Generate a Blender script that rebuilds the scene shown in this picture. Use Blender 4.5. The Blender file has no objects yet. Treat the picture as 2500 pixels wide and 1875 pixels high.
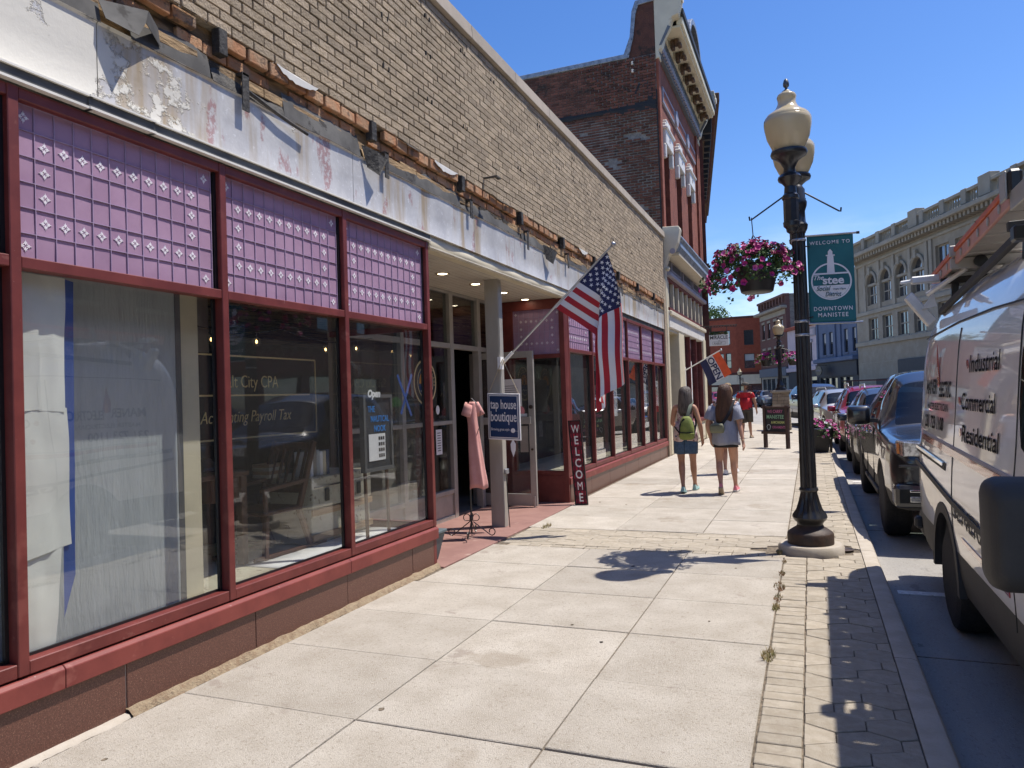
import bpy, bmesh, math, random
from mathutils import Vector, Matrix, noise
random.seed(7)
R = math.radians
scene = bpy.context.scene
col = scene.collection

# ------------------------------------------------------------------ camera
cam_d = bpy.data.cameras.new("camera")
cam = bpy.data.objects.new("camera", cam_d)
col.objects.link(cam)
cam_d.sensor_width = 36.0
cam_d.lens = 25.92
cam_d.clip_start = 0.05
cam_d.clip_end = 3000
_r = Vector((0.92646467, 0.37493439, -0.03297599))
_u = Vector((0.03775592, -0.00540771, 0.99927236))
_b = Vector((0.37448325, -0.92703558, -0.01916604))
cam.matrix_world = Matrix(((_r.x, _u.x, _b.x, 0.0), (_r.y, _u.y, _b.y, 0.0), (_r.z, _u.z, _b.z, 1.55), (0, 0, 0, 1)))
scene.camera = cam

# ------------------------------------------------------------------ sky, sun, exposure
SUN = Vector((1.48, 0.95, 3.99)).normalized()
world = bpy.data.worlds.new("World")
scene.world = world
world.use_nodes = True
wn = world.node_tree.nodes
wl = world.node_tree.links
wn.clear()
w_out = wn.new("ShaderNodeOutputWorld")
w_bg = wn.new("ShaderNodeBackground")
w_sky = wn.new("ShaderNodeTexSky")
w_sky.sky_type = 'NISHITA'
w_sky.sun_disc = False
w_sky.sun_elevation = math.asin(SUN.z)
w_sky.sun_rotation = math.atan2(SUN.x, SUN.y)
w_sky.altitude = 200
w_sky.air_density = 1.0
w_sky.dust_density = 0.6
w_sky.ozone_density = 2.5
w_bg.inputs['Strength'].default_value = 0.15
# thin bright wisps of cloud low in the sky
w_tc = wn.new("ShaderNodeTexCoord")
w_map = wn.new("ShaderNodeMapping"); w_map.inputs['Scale'].default_value = (3.0, 3.0, 11.0); w_map.inputs['Location'].default_value = (0.35, 0.1, 0.0)
w_noi = wn.new("ShaderNodeTexNoise"); w_noi.inputs['Scale'].default_value = 1.6; w_noi.inputs['Detail'].default_value = 7; w_noi.inputs['Roughness'].default_value = .6
w_rmp = wn.new("ShaderNodeValToRGB"); w_rmp.color_ramp.elements[0].position = .50; w_rmp.color_ramp.elements[1].position = .80
w_sep = wn.new("ShaderNodeSeparateXYZ")
w_low = wn.new("ShaderNodeMapRange"); w_low.inputs[1].default_value = .22; w_low.inputs[2].default_value = .08; w_low.inputs[3].default_value = 0; w_low.inputs[4].default_value = 1
w_mul = wn.new("ShaderNodeMath"); w_mul.operation = 'MULTIPLY'
w_mix = wn.new("ShaderNodeMixRGB"); w_mix.inputs[2].default_value = (7.5, 7.9, 8.6, 1)
wl.new(w_tc.outputs['Generated'], w_map.inputs[0]); wl.new(w_map.outputs[0], w_noi.inputs[0]); wl.new(w_noi.outputs[0], w_rmp.inputs[0])
wl.new(w_tc.outputs['Generated'], w_sep.inputs[0]); wl.new(w_sep.outputs[2], w_low.inputs[0])
wl.new(w_rmp.outputs[0], w_mul.inputs[0]); wl.new(w_low.outputs[0], w_mul.inputs[1])
wl.new(w_mul.outputs[0], w_mix.inputs[0]); wl.new(w_sky.outputs[0], w_mix.inputs[1])
w_hsv = wn.new("ShaderNodeHueSaturation"); w_hsv.inputs['Saturation'].default_value = 1.30; w_hsv.inputs['Hue'].default_value = .511
wl.new(w_mix.outputs[0], w_hsv.inputs['Color'])
wl.new(w_hsv.outputs[0], w_bg.inputs['Color'])
wl.new(w_bg.outputs[0], w_out.inputs[0])

sun_d = bpy.data.lights.new("sun", 'SUN')
sun_d.energy = 5.0
sun_d.angle = R(0.53)
sun_d.color = (1.0, 0.94, 0.86)
sun_o = bpy.data.objects.new("sun", sun_d)
sun_o.rotation_euler = SUN.to_track_quat('Z', 'Y').to_euler()
sun_o.location = (20, 15, 60)
col.objects.link(sun_o)

scene.view_settings.view_transform = 'Standard'
scene.view_settings.look = 'None'
scene.view_settings.exposure = 0.27
scene.view_settings.gamma = 1.0
scene.view_settings.use_curve_mapping = False
scene.cycles.max_bounces = 8
scene.cycles.transparent_max_bounces = 16
scene.cycles.caustics_reflective = False
scene.cycles.caustics_refractive = False

# ------------------------------------------------------------------ helpers
class MB:
    """collects geometry; build() links it as one mesh object"""
    def __init__(s):
        s.v = []; s.f = []; s.m = []
    def add(s, vs, fs, mi=0):
        o = len(s.v)
        s.v += [tuple(p) for p in vs]
        s.f += [tuple(i + o for i in f) for f in fs]
        s.m += [mi] * len(fs)
        return s
    def box(s, x0, x1, y0, y1, z0, z1, mi=0):
        return s.add([(x0,y0,z0),(x1,y0,z0),(x1,y1,z0),(x0,y1,z0),(x0,y0,z1),(x1,y0,z1),(x1,y1,z1),(x0,y1,z1)],
              [(0,3,2,1),(4,5,6,7),(0,1,5,4),(1,2,6,5),(2,3,7,6),(3,0,4,7)], mi)
    def bar(s, p0, p1, w, h, mi=0, up=(0,0,1)):
        p0 = Vector(p0); p1 = Vector(p1); d = (p1-p0).normalized(); u = Vector(up)
        a = d.cross(u)
        if a.length < 1e-4: a = d.cross(Vector((1,0,0)))
        a.normalize(); b = a.cross(d).normalized()
        q = []
        for p in (p0, p1):
            for (i, j) in ((-1,-1),(1,-1),(1,1),(-1,1)): q.append(p + a*i*w/2 + b*j*h/2)
        return s.add(q, [(0,1,2,3),(7,6,5,4),(0,4,5,1),(1,5,6,2),(2,6,7,3),(3,7,4,0)], mi)
    def loft(s, rings, caps=True, mi=0, closed=True):
        n = len(rings[0]); vs = [p for r in rings for p in r]; fs = []
        for i in range(len(rings)-1):
            for j in range(n if closed else n-1):
                k = (j+1) % n
                fs.append((i*n+j, i*n+k, (i+1)*n+k, (i+1)*n+j))
        if caps and closed:
            fs.append(tuple(reversed(range(n)))); fs.append(tuple((len(rings)-1)*n+j for j in range(n)))
        return s.add(vs, fs, mi)
    def tube(s, pts, r, n=8, mi=0, caps=True):
        pts = [Vector(p) for p in pts]; rings = []
        a = None
        for i, p in enumerate(pts):
            d = (pts[min(i+1, len(pts)-1)] - pts[max(i-1, 0)]).normalized()
            if a is None:
                a = d.orthogonal().normalized()
            else:
                a = (a - d*a.dot(d)).normalized()
            b = d.cross(a)
            rr = r[i] if isinstance(r, (list, tuple)) else r
            rings.append([p + a*rr*math.cos(2*math.pi*k/n) + b*rr*math.sin(2*math.pi*k/n) for k in range(n)])
        return s.loft(rings, caps, mi)
    def lathe(s, prof, c=(0,0,0), n=24, mi=0, flute=None):
        rings = []
        for (r, z) in prof:
            ring = []
            for k in range(n):
                a = 2*math.pi*k/n
                rr = r
                if flute and flute[1] <= z <= flute[2] and k % 2: rr = r*flute[0]
                ring.append((c[0]+rr*math.cos(a), c[1]+rr*math.sin(a), c[2]+z))
            rings.append(ring)
        return s.loft(rings, True, mi)
    def sphere(s, c, r, n=12, m=8, mi=0, sc=(1,1,1)):
        prof = [(max(1e-4, math.sin(math.pi*i/m)), -math.cos(math.pi*i/m)) for i in range(m+1)]
        rings = [[(c[0]+r*sc[0]*p[0]*math.cos(2*math.pi*k/n), c[1]+r*sc[1]*p[0]*math.sin(2*math.pi*k/n), c[2]+r*sc[2]*p[1]) for k in range(n)] for p in prof]
        return s.loft(rings, True, mi)
    def prism(s, poly, o, ax, ay, az, mi=0):
        """poly: 2-D points in the (ax, ay) frame at o, extruded by vector az"""
        o = Vector(o); ax = Vector(ax); ay = Vector(ay); az = Vector(az)
        b = [o + ax*p[0] + ay*p[1] for p in poly]; t = [p + az for p in b]; n = len(poly)
        fs = [tuple(reversed(range(n))), tuple(range(n, 2*n))]
        fs += [(i, (i+1) % n, n+(i+1) % n, n+i) for i in range(n)]
        return s.add(b + t, fs, mi)
    def quad(s, a, b, c, d, mi=0):
        return s.add([a,b,c,d], [(0,1,2,3)], mi)
    def mesh(s, name, mats, smooth=False, bevel=0, seg=1, fix=True):
        me = bpy.data.meshes.new(name)
        me.from_pydata(s.v, [], s.f)
        ms = mats if isinstance(mats, (list, tuple)) else [mats]
        for m in ms: me.materials.append(m)
        me.polygons.foreach_set("material_index", s.m)
        if fix or bevel:
            bm = bmesh.new(); bm.from_mesh(me)
            if fix: bmesh.ops.recalc_face_normals(bm, faces=bm.faces)
            if bevel:
                ed = [e for e in bm.edges if len(e.link_faces) == 2 and e.calc_face_angle(0) > .5]
                bmesh.ops.bevel(bm, geom=ed, offset=bevel, segments=seg, affect='EDGES', profile=.5, clamp_overlap=True)
            bm.to_mesh(me); bm.free()
        if smooth:
            me.polygons.foreach_set("use_smooth", [True]*len(me.polygons))
            if smooth != 'all':
                me.set_sharp_from_angle(angle=R(smooth if smooth > 1 else 40))
        me.update()
        return me
    def build(s, name, mats, parent=None, **k):
        return obj(name, s.mesh(name, mats, **k), parent)

def wmat(o):
    return (wmat(o.parent) @ o.matrix_parent_inverse if o.parent else Matrix()) @ o.matrix_basis
def obj(name, me, parent=None, loc=(0,0,0), rot=(0,0,0), scale=(1,1,1)):
    """world coordinates, whatever the parent is"""
    o = bpy.data.objects.new(name, me)
    col.objects.link(o)
    o.location = loc; o.rotation_euler = rot; o.scale = scale
    if parent:
        o.parent = parent
        o.matrix_parent_inverse = wmat(parent).inverted()
    return o
def tag(o, label=None, cat=None, group=None, kind=None):
    if label: o['label'] = label
    if cat: o['category'] = cat
    if group: o['group'] = group
    if kind: o['kind'] = kind
    return o
def thing(name, label, cat, loc=(0,0,0), rz=0, group=None):
    o = bpy.data.objects.new(name, None); col.objects.link(o)
    o.location = loc; o.rotation_euler = (0,0,rz); o.empty_display_size = .2
    return tag(o, label, cat, group)
def struct(o):
    o['kind'] = 'structure'; return o
def stuff(o):
    o['kind'] = 'stuff'; return o
def kids(o):
    return [c for c in bpy.data.objects if c.parent == o]
def copy_tree(o, parent=None):
    c = o.copy(); col.objects.link(c)
    if parent: c.parent = parent
    for ch in kids(o): copy_tree(ch, c)
    return c
def rnd(a, b): return random.uniform(a, b)
def lerp(a, b, t): return a + (b-a)*t
def clip_x(poly, lo, hi):
    def cut(P, sgn, lim):
        out = []
        for i in range(len(P)):
            a, b = P[i], P[(i+1) % len(P)]
            ia, ib = sgn*(a[0]-lim) <= 1e-9, sgn*(b[0]-lim) <= 1e-9
            if ia: out.append(a)
            if ia != ib:
                t = (lim-a[0])/(b[0]-a[0]); out.append((lim, a[1]+t*(b[1]-a[1])))
        return out
    P = cut(poly, 1, hi)
    return cut(P, -1, lo) if P else P
def clip_y(poly, lo, hi):
    return [(q[1], q[0]) for q in clip_x([(p[1], p[0]) for p in poly], lo, hi)]
def text_mesh(name, body, mat, size=1.0, sx=1.0, shear=0.0, bold=0.0, ext=.0015, align='LEFT', space=1.0):
    cu = bpy.data.curves.new(name, 'FONT')
    cu.body = body; cu.size = size; cu.shear = shear; cu.offset = bold; cu.extrude = ext; cu.align_x = align; cu.space_character = space
    cu.resolution_u = 3
    t = bpy.data.objects.new(name, cu); col.objects.link(t)
    dg = bpy.context.evaluated_depsgraph_get()
    me = bpy.data.meshes.new_from_object(t.evaluated_get(dg))
    bpy.data.objects.remove(t); bpy.data.curves.remove(cu)
    for v in me.vertices: v.co.x *= sx
    me.materials.clear(); me.materials.append(mat)
    me.name = name
    return me
def lettering(body, mat, o, ax, ay, parent, size=.1, name='lettering', width=None, **k):
    """text with baseline start at o, running along ax with up ay"""
    me = text_mesh(name, body, mat, size, **k)
    if width:
        xs = [v.co.x for v in me.vertices]; q = width/(max(xs)-min(xs))
        for v in me.vertices: v.co.x = (v.co.x-min(xs))*q
    ax = Vector(ax).normalized(); ay = Vector(ay).normalized(); az = ax.cross(ay)
    M = Matrix(((ax.x, ay.x, az.x, o[0]), (ax.y, ay.y, az.y, o[1]), (ax.z, ay.z, az.z, o[2]), (0,0,0,1)))
    me.transform(M)
    return obj(name, me, parent)

# ------------------------------------------------------------------ materials
def rgba(c): return (c[0], c[1], c[2], 1)
def pm(name, c, rough=.6, var=.12, scale=4.0, c2=None, bump=0.0, bscale=60.0, metallic=0.0, coat=0.0, spec=.5,
       pvar=0.0, spots=None, emit=None, estr=0.0, sheen=0.0, stretch=(1,1,1), detail=5, thr=(.42,.62)):
    """procedural principled material: base colour varied by noise (c towards c2), per-piece variation, speckle, bump"""
    m = bpy.data.materials.new(name); m.use_nodes = True
    nt = m.node_tree; N = nt.nodes; L = nt.links
    b = N['Principled BSDF']
    b.inputs['Roughness'].default_value = rough; b.inputs['Metallic'].default_value = metallic
    b.inputs['Specular IOR Level'].default_value = spec
    b.inputs['Coat Weight'].default_value = coat; b.inputs['Coat Roughness'].default_value = .03
    if sheen: b.inputs['Sheen Weight'].default_value = sheen
    g = N.new('ShaderNodeNewGeometry')
    mp = N.new('ShaderNodeMapping'); mp.inputs['Scale'].default_value = stretch
    L.new(g.outputs['Position'], mp.inputs[0])
    n1 = N.new('ShaderNodeTexNoise'); n1.inputs['Scale'].default_value = scale; n1.inputs['Detail'].default_value = detail; n1.inputs['Roughness'].default_value = .62
    L.new(mp.outputs[0], n1.inputs['Vector'])
    mr = N.new('ShaderNodeMapRange'); mr.inputs[1].default_value = thr[0]; mr.inputs[2].default_value = thr[1]
    L.new(n1.outputs['Fac'], mr.inputs[0])
    mx = N.new('ShaderNodeMixRGB')
    if c2 is None:
        mx.inputs[1].default_value = rgba([x*(1-var) for x in c]); mx.inputs[2].default_value = rgba([min(1, x*(1+var)) for x in c])
    else:
        mx.inputs[1].default_value = rgba(c); mx.inputs[2].default_value = rgba(c2)
    L.new(mr.outputs[0], mx.inputs[0])
    out = mx.outputs[0]
    if pvar:
        oi = N.new('ShaderNodeObjectInfo')
        ad = N.new('ShaderNodeMath'); ad.operation = 'ADD'; L.new(oi.outputs['Random'], ad.inputs[0]); L.new(g.outputs['Random Per Island'], ad.inputs[1])
        fr = N.new('ShaderNodeMath'); fr.operation = 'FRACT'; L.new(ad.outputs[0], fr.inputs[0])
        m2 = N.new('ShaderNodeMapRange'); m2.inputs[3].default_value = 1-pvar; m2.inputs[4].default_value = 1+pvar*.75; L.new(fr.outputs[0], m2.inputs[0])
        mu = N.new('ShaderNodeMixRGB'); mu.blend_type = 'MULTIPLY'; mu.inputs[0].default_value = 1
        L.new(out, mu.inputs[1]); L.new(m2.outputs[0], mu.inputs[2]); out = mu.outputs[0]
    if spots:
        # (scale, threshold, colour, amount)
        for (ss, th, sc_, am) in spots:
            n2 = N.new('ShaderNodeTexNoise'); n2.inputs['Scale'].default_value = ss; n2.inputs['Detail'].default_value = 4; n2.inputs['Roughness'].default_value = .65
            L.new(mp.outputs[0], n2.inputs['Vector'])
            r2 = N.new('ShaderNodeMapRange'); r2.inputs[1].default_value = th; r2.inputs[2].default_value = th+.05; r2.inputs[4].default_value = am
            L.new(n2.outputs['Fac'], r2.inputs[0])
            mm = N.new('ShaderNodeMixRGB'); L.new(r2.outputs[0], mm.inputs[0]); L.new(out, mm.inputs[1]); mm.inputs[2].default_value = rgba(sc_); out = mm.outputs[0]
    L.new(out, b.inputs['Base Color'])
    if bump:
        n3 = N.new('ShaderNodeTexNoise'); n3.inputs['Scale'].default_value = bscale; n3.inputs['Detail'].default_value = 5; n3.inputs['Roughness'].default_value = .65
        L.new(mp.outputs[0], n3.inputs['Vector'])
        bp = N.new('ShaderNodeBump'); bp.inputs['Strength'].default_value = min(1, bump*8); bp.inputs['Distance'].default_value = bump*.05
        L.new(n3.outputs['Fac'], bp.inputs['Height']); L.new(bp.outputs[0], b.inputs['Normal'])
    if emit:
        b.inputs['Emission Color'].default_value = rgba(emit); b.inputs['Emission Strength'].default_value = estr
    return m
def glass(name, tint=(.92,.95,.94), refl=1.0, rough=0.0, dirt=.0):
    """thin pane: see-through with the reflection of float glass"""
    m = bpy.data.materials.new(name); m.use_nodes = True
    N = m.node_tree.nodes; L = m.node_tree.links; N.clear()
    o = N.new('ShaderNodeOutputMaterial'); t = N.new('ShaderNodeBsdfTransparent'); t.inputs[0].default_value = rgba(tint)
    g = N.new('ShaderNodeBsdfGlossy'); g.inputs['Roughness'].default_value = rough; g.inputs[0].default_value = (1,1,1,1)
    f = N.new('ShaderNodeLayerWeight'); f.inputs[0].default_value = .5
    pw = N.new('ShaderNodeMath'); pw.operation = 'POWER'; pw.inputs[1].default_value = 4.5; L.new(f.outputs['Facing'], pw.inputs[0])
    mu = N.new('ShaderNodeMath'); mu.operation = 'MULTIPLY_ADD'; mu.inputs[1].default_value = .95; mu.inputs[2].default_value = .04*refl; mu.use_clamp = True
    ms = N.new('ShaderNodeMixShader')
    L.new(pw.outputs[0], mu.inputs[0]); L.new(mu.outputs[0], ms.inputs[0]); L.new(t.outputs[0], ms.inputs[1]); L.new(g.outputs[0], ms.inputs[2])
    last = ms.outputs[0]
    # very slight waviness of old plate glass
    ge = N.new('ShaderNodeNewGeometry'); nz = N.new('ShaderNodeTexNoise'); nz.inputs['Scale'].default_value = 1.3; nz.inputs['Detail'].default_value = 1
    L.new(ge.outputs['Position'], nz.inputs['Vector'])
    bp = N.new('ShaderNodeBump'); bp.inputs['Strength'].default_value = .06; bp.inputs['Distance'].default_value = .05
    L.new(nz.outputs['Fac'], bp.inputs['Height']); L.new(bp.outputs[0], g.inputs['Normal'])
    if dirt:
        d = N.new('ShaderNodeBsdfDiffuse'); d.inputs[0].default_value = (.6,.58,.52,1)
        m2 = N.new('ShaderNodeMixShader'); m2.inputs[0].default_value = dirt
        L.new(last, m2.inputs[1]); L.new(d.outputs[0], m2.inputs[2]); last = m2.outputs[0]
    L.new(last, o.inputs[0])
    return m
M = {}
def mk(k, *a, **kw): M[k] = pm(k, *a, **kw)
mk('concrete', (.41,.365,.30), .88, c2=(.52,.475,.405), scale=3.0, bump=.2, bscale=150, pvar=.16, thr=(.34,.66), detail=9, spots=[(46,.57,(.27,.225,.17),.5),(70,.585,(.60,.56,.48),.5),(130,.58,(.25,.21,.16),.6),(.9,.60,(.31,.255,.19),.5),(2.1,.64,(.27,.215,.175),.5),(13,.67,(.24,.19,.15),.6)])
mk('joint', (.17,.135,.095), .95, var=.4, scale=30, bump=.2)
mk('paver', (.40,.345,.265), .9, c2=(.47,.415,.33), scale=14, bump=.18, bscale=190, pvar=.13, spots=[(140,.60,(.28,.22,.15),.5),(2.0,.64,(.27,.22,.16),.35)])
mk('curb', (.40,.35,.28), .85, c2=(.47,.42,.35), scale=5, bump=.1, bscale=90, spots=[(4,.62,(.27,.22,.17),.5),(60,.64,(.30,.25,.2),.5)])
mk('road', (.30,.285,.26), .9, c2=(.38,.36,.33), scale=.8, bump=.12, bscale=120, spots=[(3,.60,(.17,.16,.15),.6),(9,.66,(.12,.11,.10),.6),(60,.58,(.22,.2,.19),.6),(90,.6,(.45,.43,.40),.5)], stretch=(1,.5,1))
mk('ground', (.12,.11,.09), .95, scale=.1)
mk('roadpaint', (.72,.71,.68), .7, scale=20, spots=[(25,.58,(.4,.38,.35),.8)])
mk('redfloor', (.285,.155,.128), .8, c2=(.235,.122,.102), scale=3, bump=.06, bscale=60, spots=[(2.2,.63,(.45,.33,.27),.6),(14,.66,(.22,.12,.1),.6)])
mk('granite', (.095,.040,.029), .40, c2=(.15,.066,.047), scale=120, bump=.015, bscale=200, spots=[(170,.60,(.34,.20,.14),.8),(90,.62,(.04,.02,.016),.7),(3,.7,(.1,.05,.04),.5)])
mk('mortarbase', (.40,.31,.20), .95, c2=(.30,.21,.13), scale=22, bump=.5, bscale=70, spots=[(40,.6,(.2,.15,.1),.7)])
mk('redframe', (.120,.020,.017), .5, c2=(.165,.032,.026), scale=4, detail=8, spots=[(3,.62,(.22,.065,.05),.45),(7,.66,(.26,.10,.08),.5),(46,.70,(.42,.30,.26),.7)], stretch=(1,1,1), bump=.01, bscale=20)
mk('redsill', (.22,.046,.036), .55, c2=(.165,.030,.025), scale=3, detail=8, spots=[(4,.62,(.28,.09,.07),.5),(8,.66,(.36,.16,.13),.5),(40,.69,(.42,.30,.26),.6)])
mk('tanbrick', (.40,.315,.215), .92, c2=(.46,.37,.265), scale=14, bump=.5, bscale=55, pvar=.24, spots=[(60,.62,(.26,.19,.12),.5)])
mk('tanmortar', (.30,.255,.195), .95, scale=40, var=.2, bump=.1)
mk('orangebrick', (.46,.22,.105), .9, c2=(.42,.27,.16), scale=8, bump=.3, bscale=50, pvar=.22, spots=[(5,.58,(.10,.075,.055),.75),(3,.64,(.03,.025,.02),.9)])
mk('rotwood', (.40,.27,.14), .9, c2=(.18,.12,.07), scale=7, bump=.4, bscale=40, stretch=(1,.25,1), spots=[(3,.55,(.02,.017,.014),.95)])
mk('coping', (.42,.36,.29), .9, c2=(.36,.31,.25), scale=3, bump=.12, bscale=50, pvar=.06, spots=[(2,.64,(.2,.17,.13),.55)])
mk('char', (.022,.02,.018), .7, c2=(.075,.068,.058), scale=6, bump=.25, bscale=30, spots=[(9,.62,(.14,.13,.11),.5)])
mk('flashing', (.065,.063,.06), .75, c2=(.12,.117,.11), scale=2.5, bump=.03, bscale=9, metallic=0, spec=.25, spots=[(4,.60,(.025,.022,.02),.85)])
mk('gutter', (.06,.06,.058), .6, c2=(.17,.17,.16), scale=4, metallic=.1, spots=[(6,.6,(.05,.045,.04),.7)], stretch=(1,.3,1))
mk('whitetrim', (.72,.70,.64), .5, var=.06, scale=4)
mk('cream', (.62,.56,.40), .55, var=.06, scale=3, spots=[(6,.7,(.42,.36,.25),.5)])
mk('creamshell', (.60,.545,.415), .6, var=.05, scale=3, spots=[(4,.68,(.45,.39,.28),.5)])
mk('soffit', (.56,.52,.43), .55, var=.04)
mk('soffitgroove', (.30,.27,.22), .6, var=.04)
mk('alu', (.42,.40,.36), .45, c2=(.36,.345,.31), scale=5, metallic=.25, bump=.02, bscale=25)
mk('greypost', (.32,.295,.25), .6, c2=(.37,.345,.30), scale=4, bump=.05, bscale=40, spots=[(7,.68,(.2,.18,.15),.6)], stretch=(1,1,.3))
mk('black', (.012,.012,.013), .38, var=.2)
mk('blackiron', (.014,.014,.015), .32, c2=(.022,.022,.022), scale=14, bump=.04, bscale=60, spec=.6)
mk('rustiron', (.055,.03,.018), .6, c2=(.022,.016,.013), scale=10, bump=.1, bscale=50)
mk('darkvoid', (.012,.011,.010), .9, var=.3)
mk('purple', (.375,.235,.345), .8, c2=(.33,.20,.305), scale=3.5, bump=.05, bscale=500, stretch=(1,1,1), pvar=.05)
mk('purpleline', (.36,.27,.40), .7, var=.06)
mk('motif', (.85,.82,.86), .6, var=.04)
mk('paper', (.74,.75,.69), .7, c2=(.80,.80,.74), scale=3, bump=.06, bscale=6)
mk('bluetape', (.025,.075,.30), .6, var=.1)
mk('greyboard', (.44,.475,.485), .6, c2=(.38,.415,.425), scale=4, bump=.25, bscale=12, stretch=(1,3.2,.5))
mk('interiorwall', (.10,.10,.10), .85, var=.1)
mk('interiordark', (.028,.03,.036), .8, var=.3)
mk('bannerblue', (.012,.014,.022), .75, var=.15, scale=4, spec=.2)
mk('gold', (.78,.64,.34), .5, var=.05)
mk('wood', (.10,.045,.022), .45, c2=(.065,.028,.014), scale=8, stretch=(6,6,.8))
mk('oldpaint', (.50,.47,.36), .75, c2=(.44,.40,.30), scale=6, bump=.08, bscale=40, spots=[(18,.60,(.12,.09,.06),.8),(70,.62,(.2,.16,.11),.6)])
mk('palewood', (.45,.30,.17), .7, c2=(.36,.23,.12), scale=6, stretch=(1,.3,8))
mk('whitepaper', (.78,.78,.77), .7, var=.03)
mk('white', (.80,.80,.78), .45, var=.03)
mk('stucco', (.30,.28,.24), .95, c2=(.36,.34,.30), scale=4, bump=.2)
M['glass'] = glass('glass', (.955,.965,.96), 1.5, dirt=.014)
M['glassdark'] = glass('glassdark', (.75,.78,.78), 1.1)
M['carglass'] = glass('carglass', (.24,.30,.29), 1.3)
# ================================================================== ground, road, pavement
ZR = -0.14          # road level; the pavement is z = 0
def curb_x(y):      # inner kerb line, straight and then bending left with the street
    return .385 if y < 26 else .385 - .30*(y-26) - .0015*(y-26)**2*0
g = MB(); g.quad((-600,-300,-.2),(600,-300,-.2),(600,1500,-.2),(-600,1500,-.2)); struct(g.build('ground', M['ground'])); 
g = MB(); g.quad((-60,-30,ZR),(60,-30,ZR),(60,160,ZR),(-60,160,ZR)); struct(g.build('road', M['road']))
# bed under the slabs (sand-coloured joints)
g = MB()
bed = [(-3.6,-8),(.40,-8),(.40,26),(-3.1,37.7),(-10,60.7),(-16,60.7),(-5,26)]
g.prism(bed, (0,0,ZR-.02), (1,0,0), (0,1,0), (0,0,.147))
sidewalk = struct(g.build('sidewalk', M['joint']))
rowsA = [-4.6,-3.75,-2.9,-2.05,-1.2,-.35,.5,1.36,2.22,3.075,3.925,4.745,5.60,6.44,7.235]
rowsB = [8.30+.86*i for i in range(22)]
XC = [-3.24,-2.13,-1.155,-.285]
def slab(x0,x1,y0,y1,sk=0.0):
    m = MB(); gp = .0045
    dz = rnd(-.002,.002)
    m.add([(x0+gp,y0+gp+sk,-.05),(x1-gp,y0+gp,-.05),(x1-gp,y1-gp,-.05),(x0+gp,y1-gp+sk,-.05),
           (x0+gp,y0+gp+sk,dz),(x1-gp,y0+gp,dz),(x1-gp,y1-gp,dz+rnd(-.002,.002)),(x0+gp,y1-gp+sk,dz+rnd(-.002,.002))],
          [(0,3,2,1),(4,5,6,7),(0,1,5,4),(1,2,6,5),(2,3,7,6),(3,0,4,7)])
    return m.build('slab', M['concrete'], sidewalk, bevel=.004)
for rows in (rowsA, rowsB):
    for i in range(len(rows)-1):
        for j in range(3):
            x0 = XC[j]
            if j == 0 and rows[i+1] > 6.3 and rows[i] < 10.5: x0 = -3.20
            slab(x0, XC[j+1], rows[i]+(rnd(-.012,.012)), rows[i+1])
# the pavement beyond, following the bend
g = MB(); g.prism([(-3.3,26.38),(.36,26.38),(-3.05,37.6),(-9.9,60.5),(-14,60.5),(-6,34)], (0,0,-.05), (1,0,0), (0,1,0), (0,0,.052))
struct(g.build('pavement', M['concrete']))

# soldier course of narrow pavers
def brick_mesh(name, sx, sy, sz, mat, bev=.004, seg=1):
    m = MB(); m.box(-sx/2,sx/2,-sy/2,sy/2,-sz,0); return m.mesh(name, mat, bevel=bev, seg=seg)
sb = [brick_mesh('paver', .186, .093, .05, M['paver']) for _ in range(1)][0]
y = 1.6; i = 0
while y < 26.2:
    if not (7.30 < y < 7.95 or 19.1 < y < 19.2):
        obj('paver', sb, sidewalk, (-.185+rnd(-.002,.002), y, rnd(-.004,.002)), (rnd(-.01,.01), rnd(-.01,.01), rnd(-.012,.012)))
    y += .099
# elongated hexagonal pavers towards the kerb and across the pavement in a band
def hexes(x0,x1,y0,y1,w,s,p,ox=0,oy=0):
    out = []; r = 0; yy = y0 - s
    while yy < y1 + s:
        xx = x0 - w + ox + (w/2 if r % 2 else 0)
        while xx < x1 + w:
            P = [(xx-w/2,yy-s/2),(xx,yy-s/2-p),(xx+w/2,yy-s/2),(xx+w/2,yy+s/2),(xx,yy+s/2+p),(xx-w/2,yy+s/2)]
            Q = clip_x(P, x0, x1)
            if len(Q) > 2: Q = clip_y(Q, y0, y1)
            if len(Q) > 2:
                A = abs(sum(Q[k][0]*Q[(k+1)%len(Q)][1]-Q[(k+1)%len(Q)][0]*Q[k][1] for k in range(len(Q))))/2
                if A > .003: out.append(Q)
            xx += w
        yy += s + p; r += 1
    return out
def shrink(Q, d):
    cx = sum(q[0] for q in Q)/len(Q); cy = sum(q[1] for q in Q)/len(Q)
    return [(cx+(q[0]-cx)*(1-d/max(.03,math.hypot(q[0]-cx,q[1]-cy))), cy+(q[1]-cy)*(1-d/max(.03,math.hypot(q[0]-cx,q[1]-cy)))) for q in Q]
H = hexes(-.083,.383,1.7,26.2,.262,.105,.060)
H = [q for q in H if not any(math.hypot(a+.05, b-7.6) < .27 for a,b in q)]
Hb = hexes(-3.15,-.29,7.36,8.285,.30,.10,.052)
Hb = [q for q in Hb if not any(math.hypot(a+.05, b-7.6) < .27 for a,b in q)]
H.sort(key=lambda q: q[0][1])
rest = MB()
for k, Q in enumerate(H + Hb):
    one = k < 215 or k >= len(H)
    m = MB() if one else rest
    z = rnd(-.004,.002)
    m.prism(shrink(Q,.0028), (0,0,-.05), (1,0,0), (0,1,0), (0,0,.05+z))
    if one: m.build('hexagonal_paver', M['paver'], sidewalk, bevel=.003)
stuff(rest.build('hexagonal_pavers', M['paver'], sidewalk))
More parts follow.
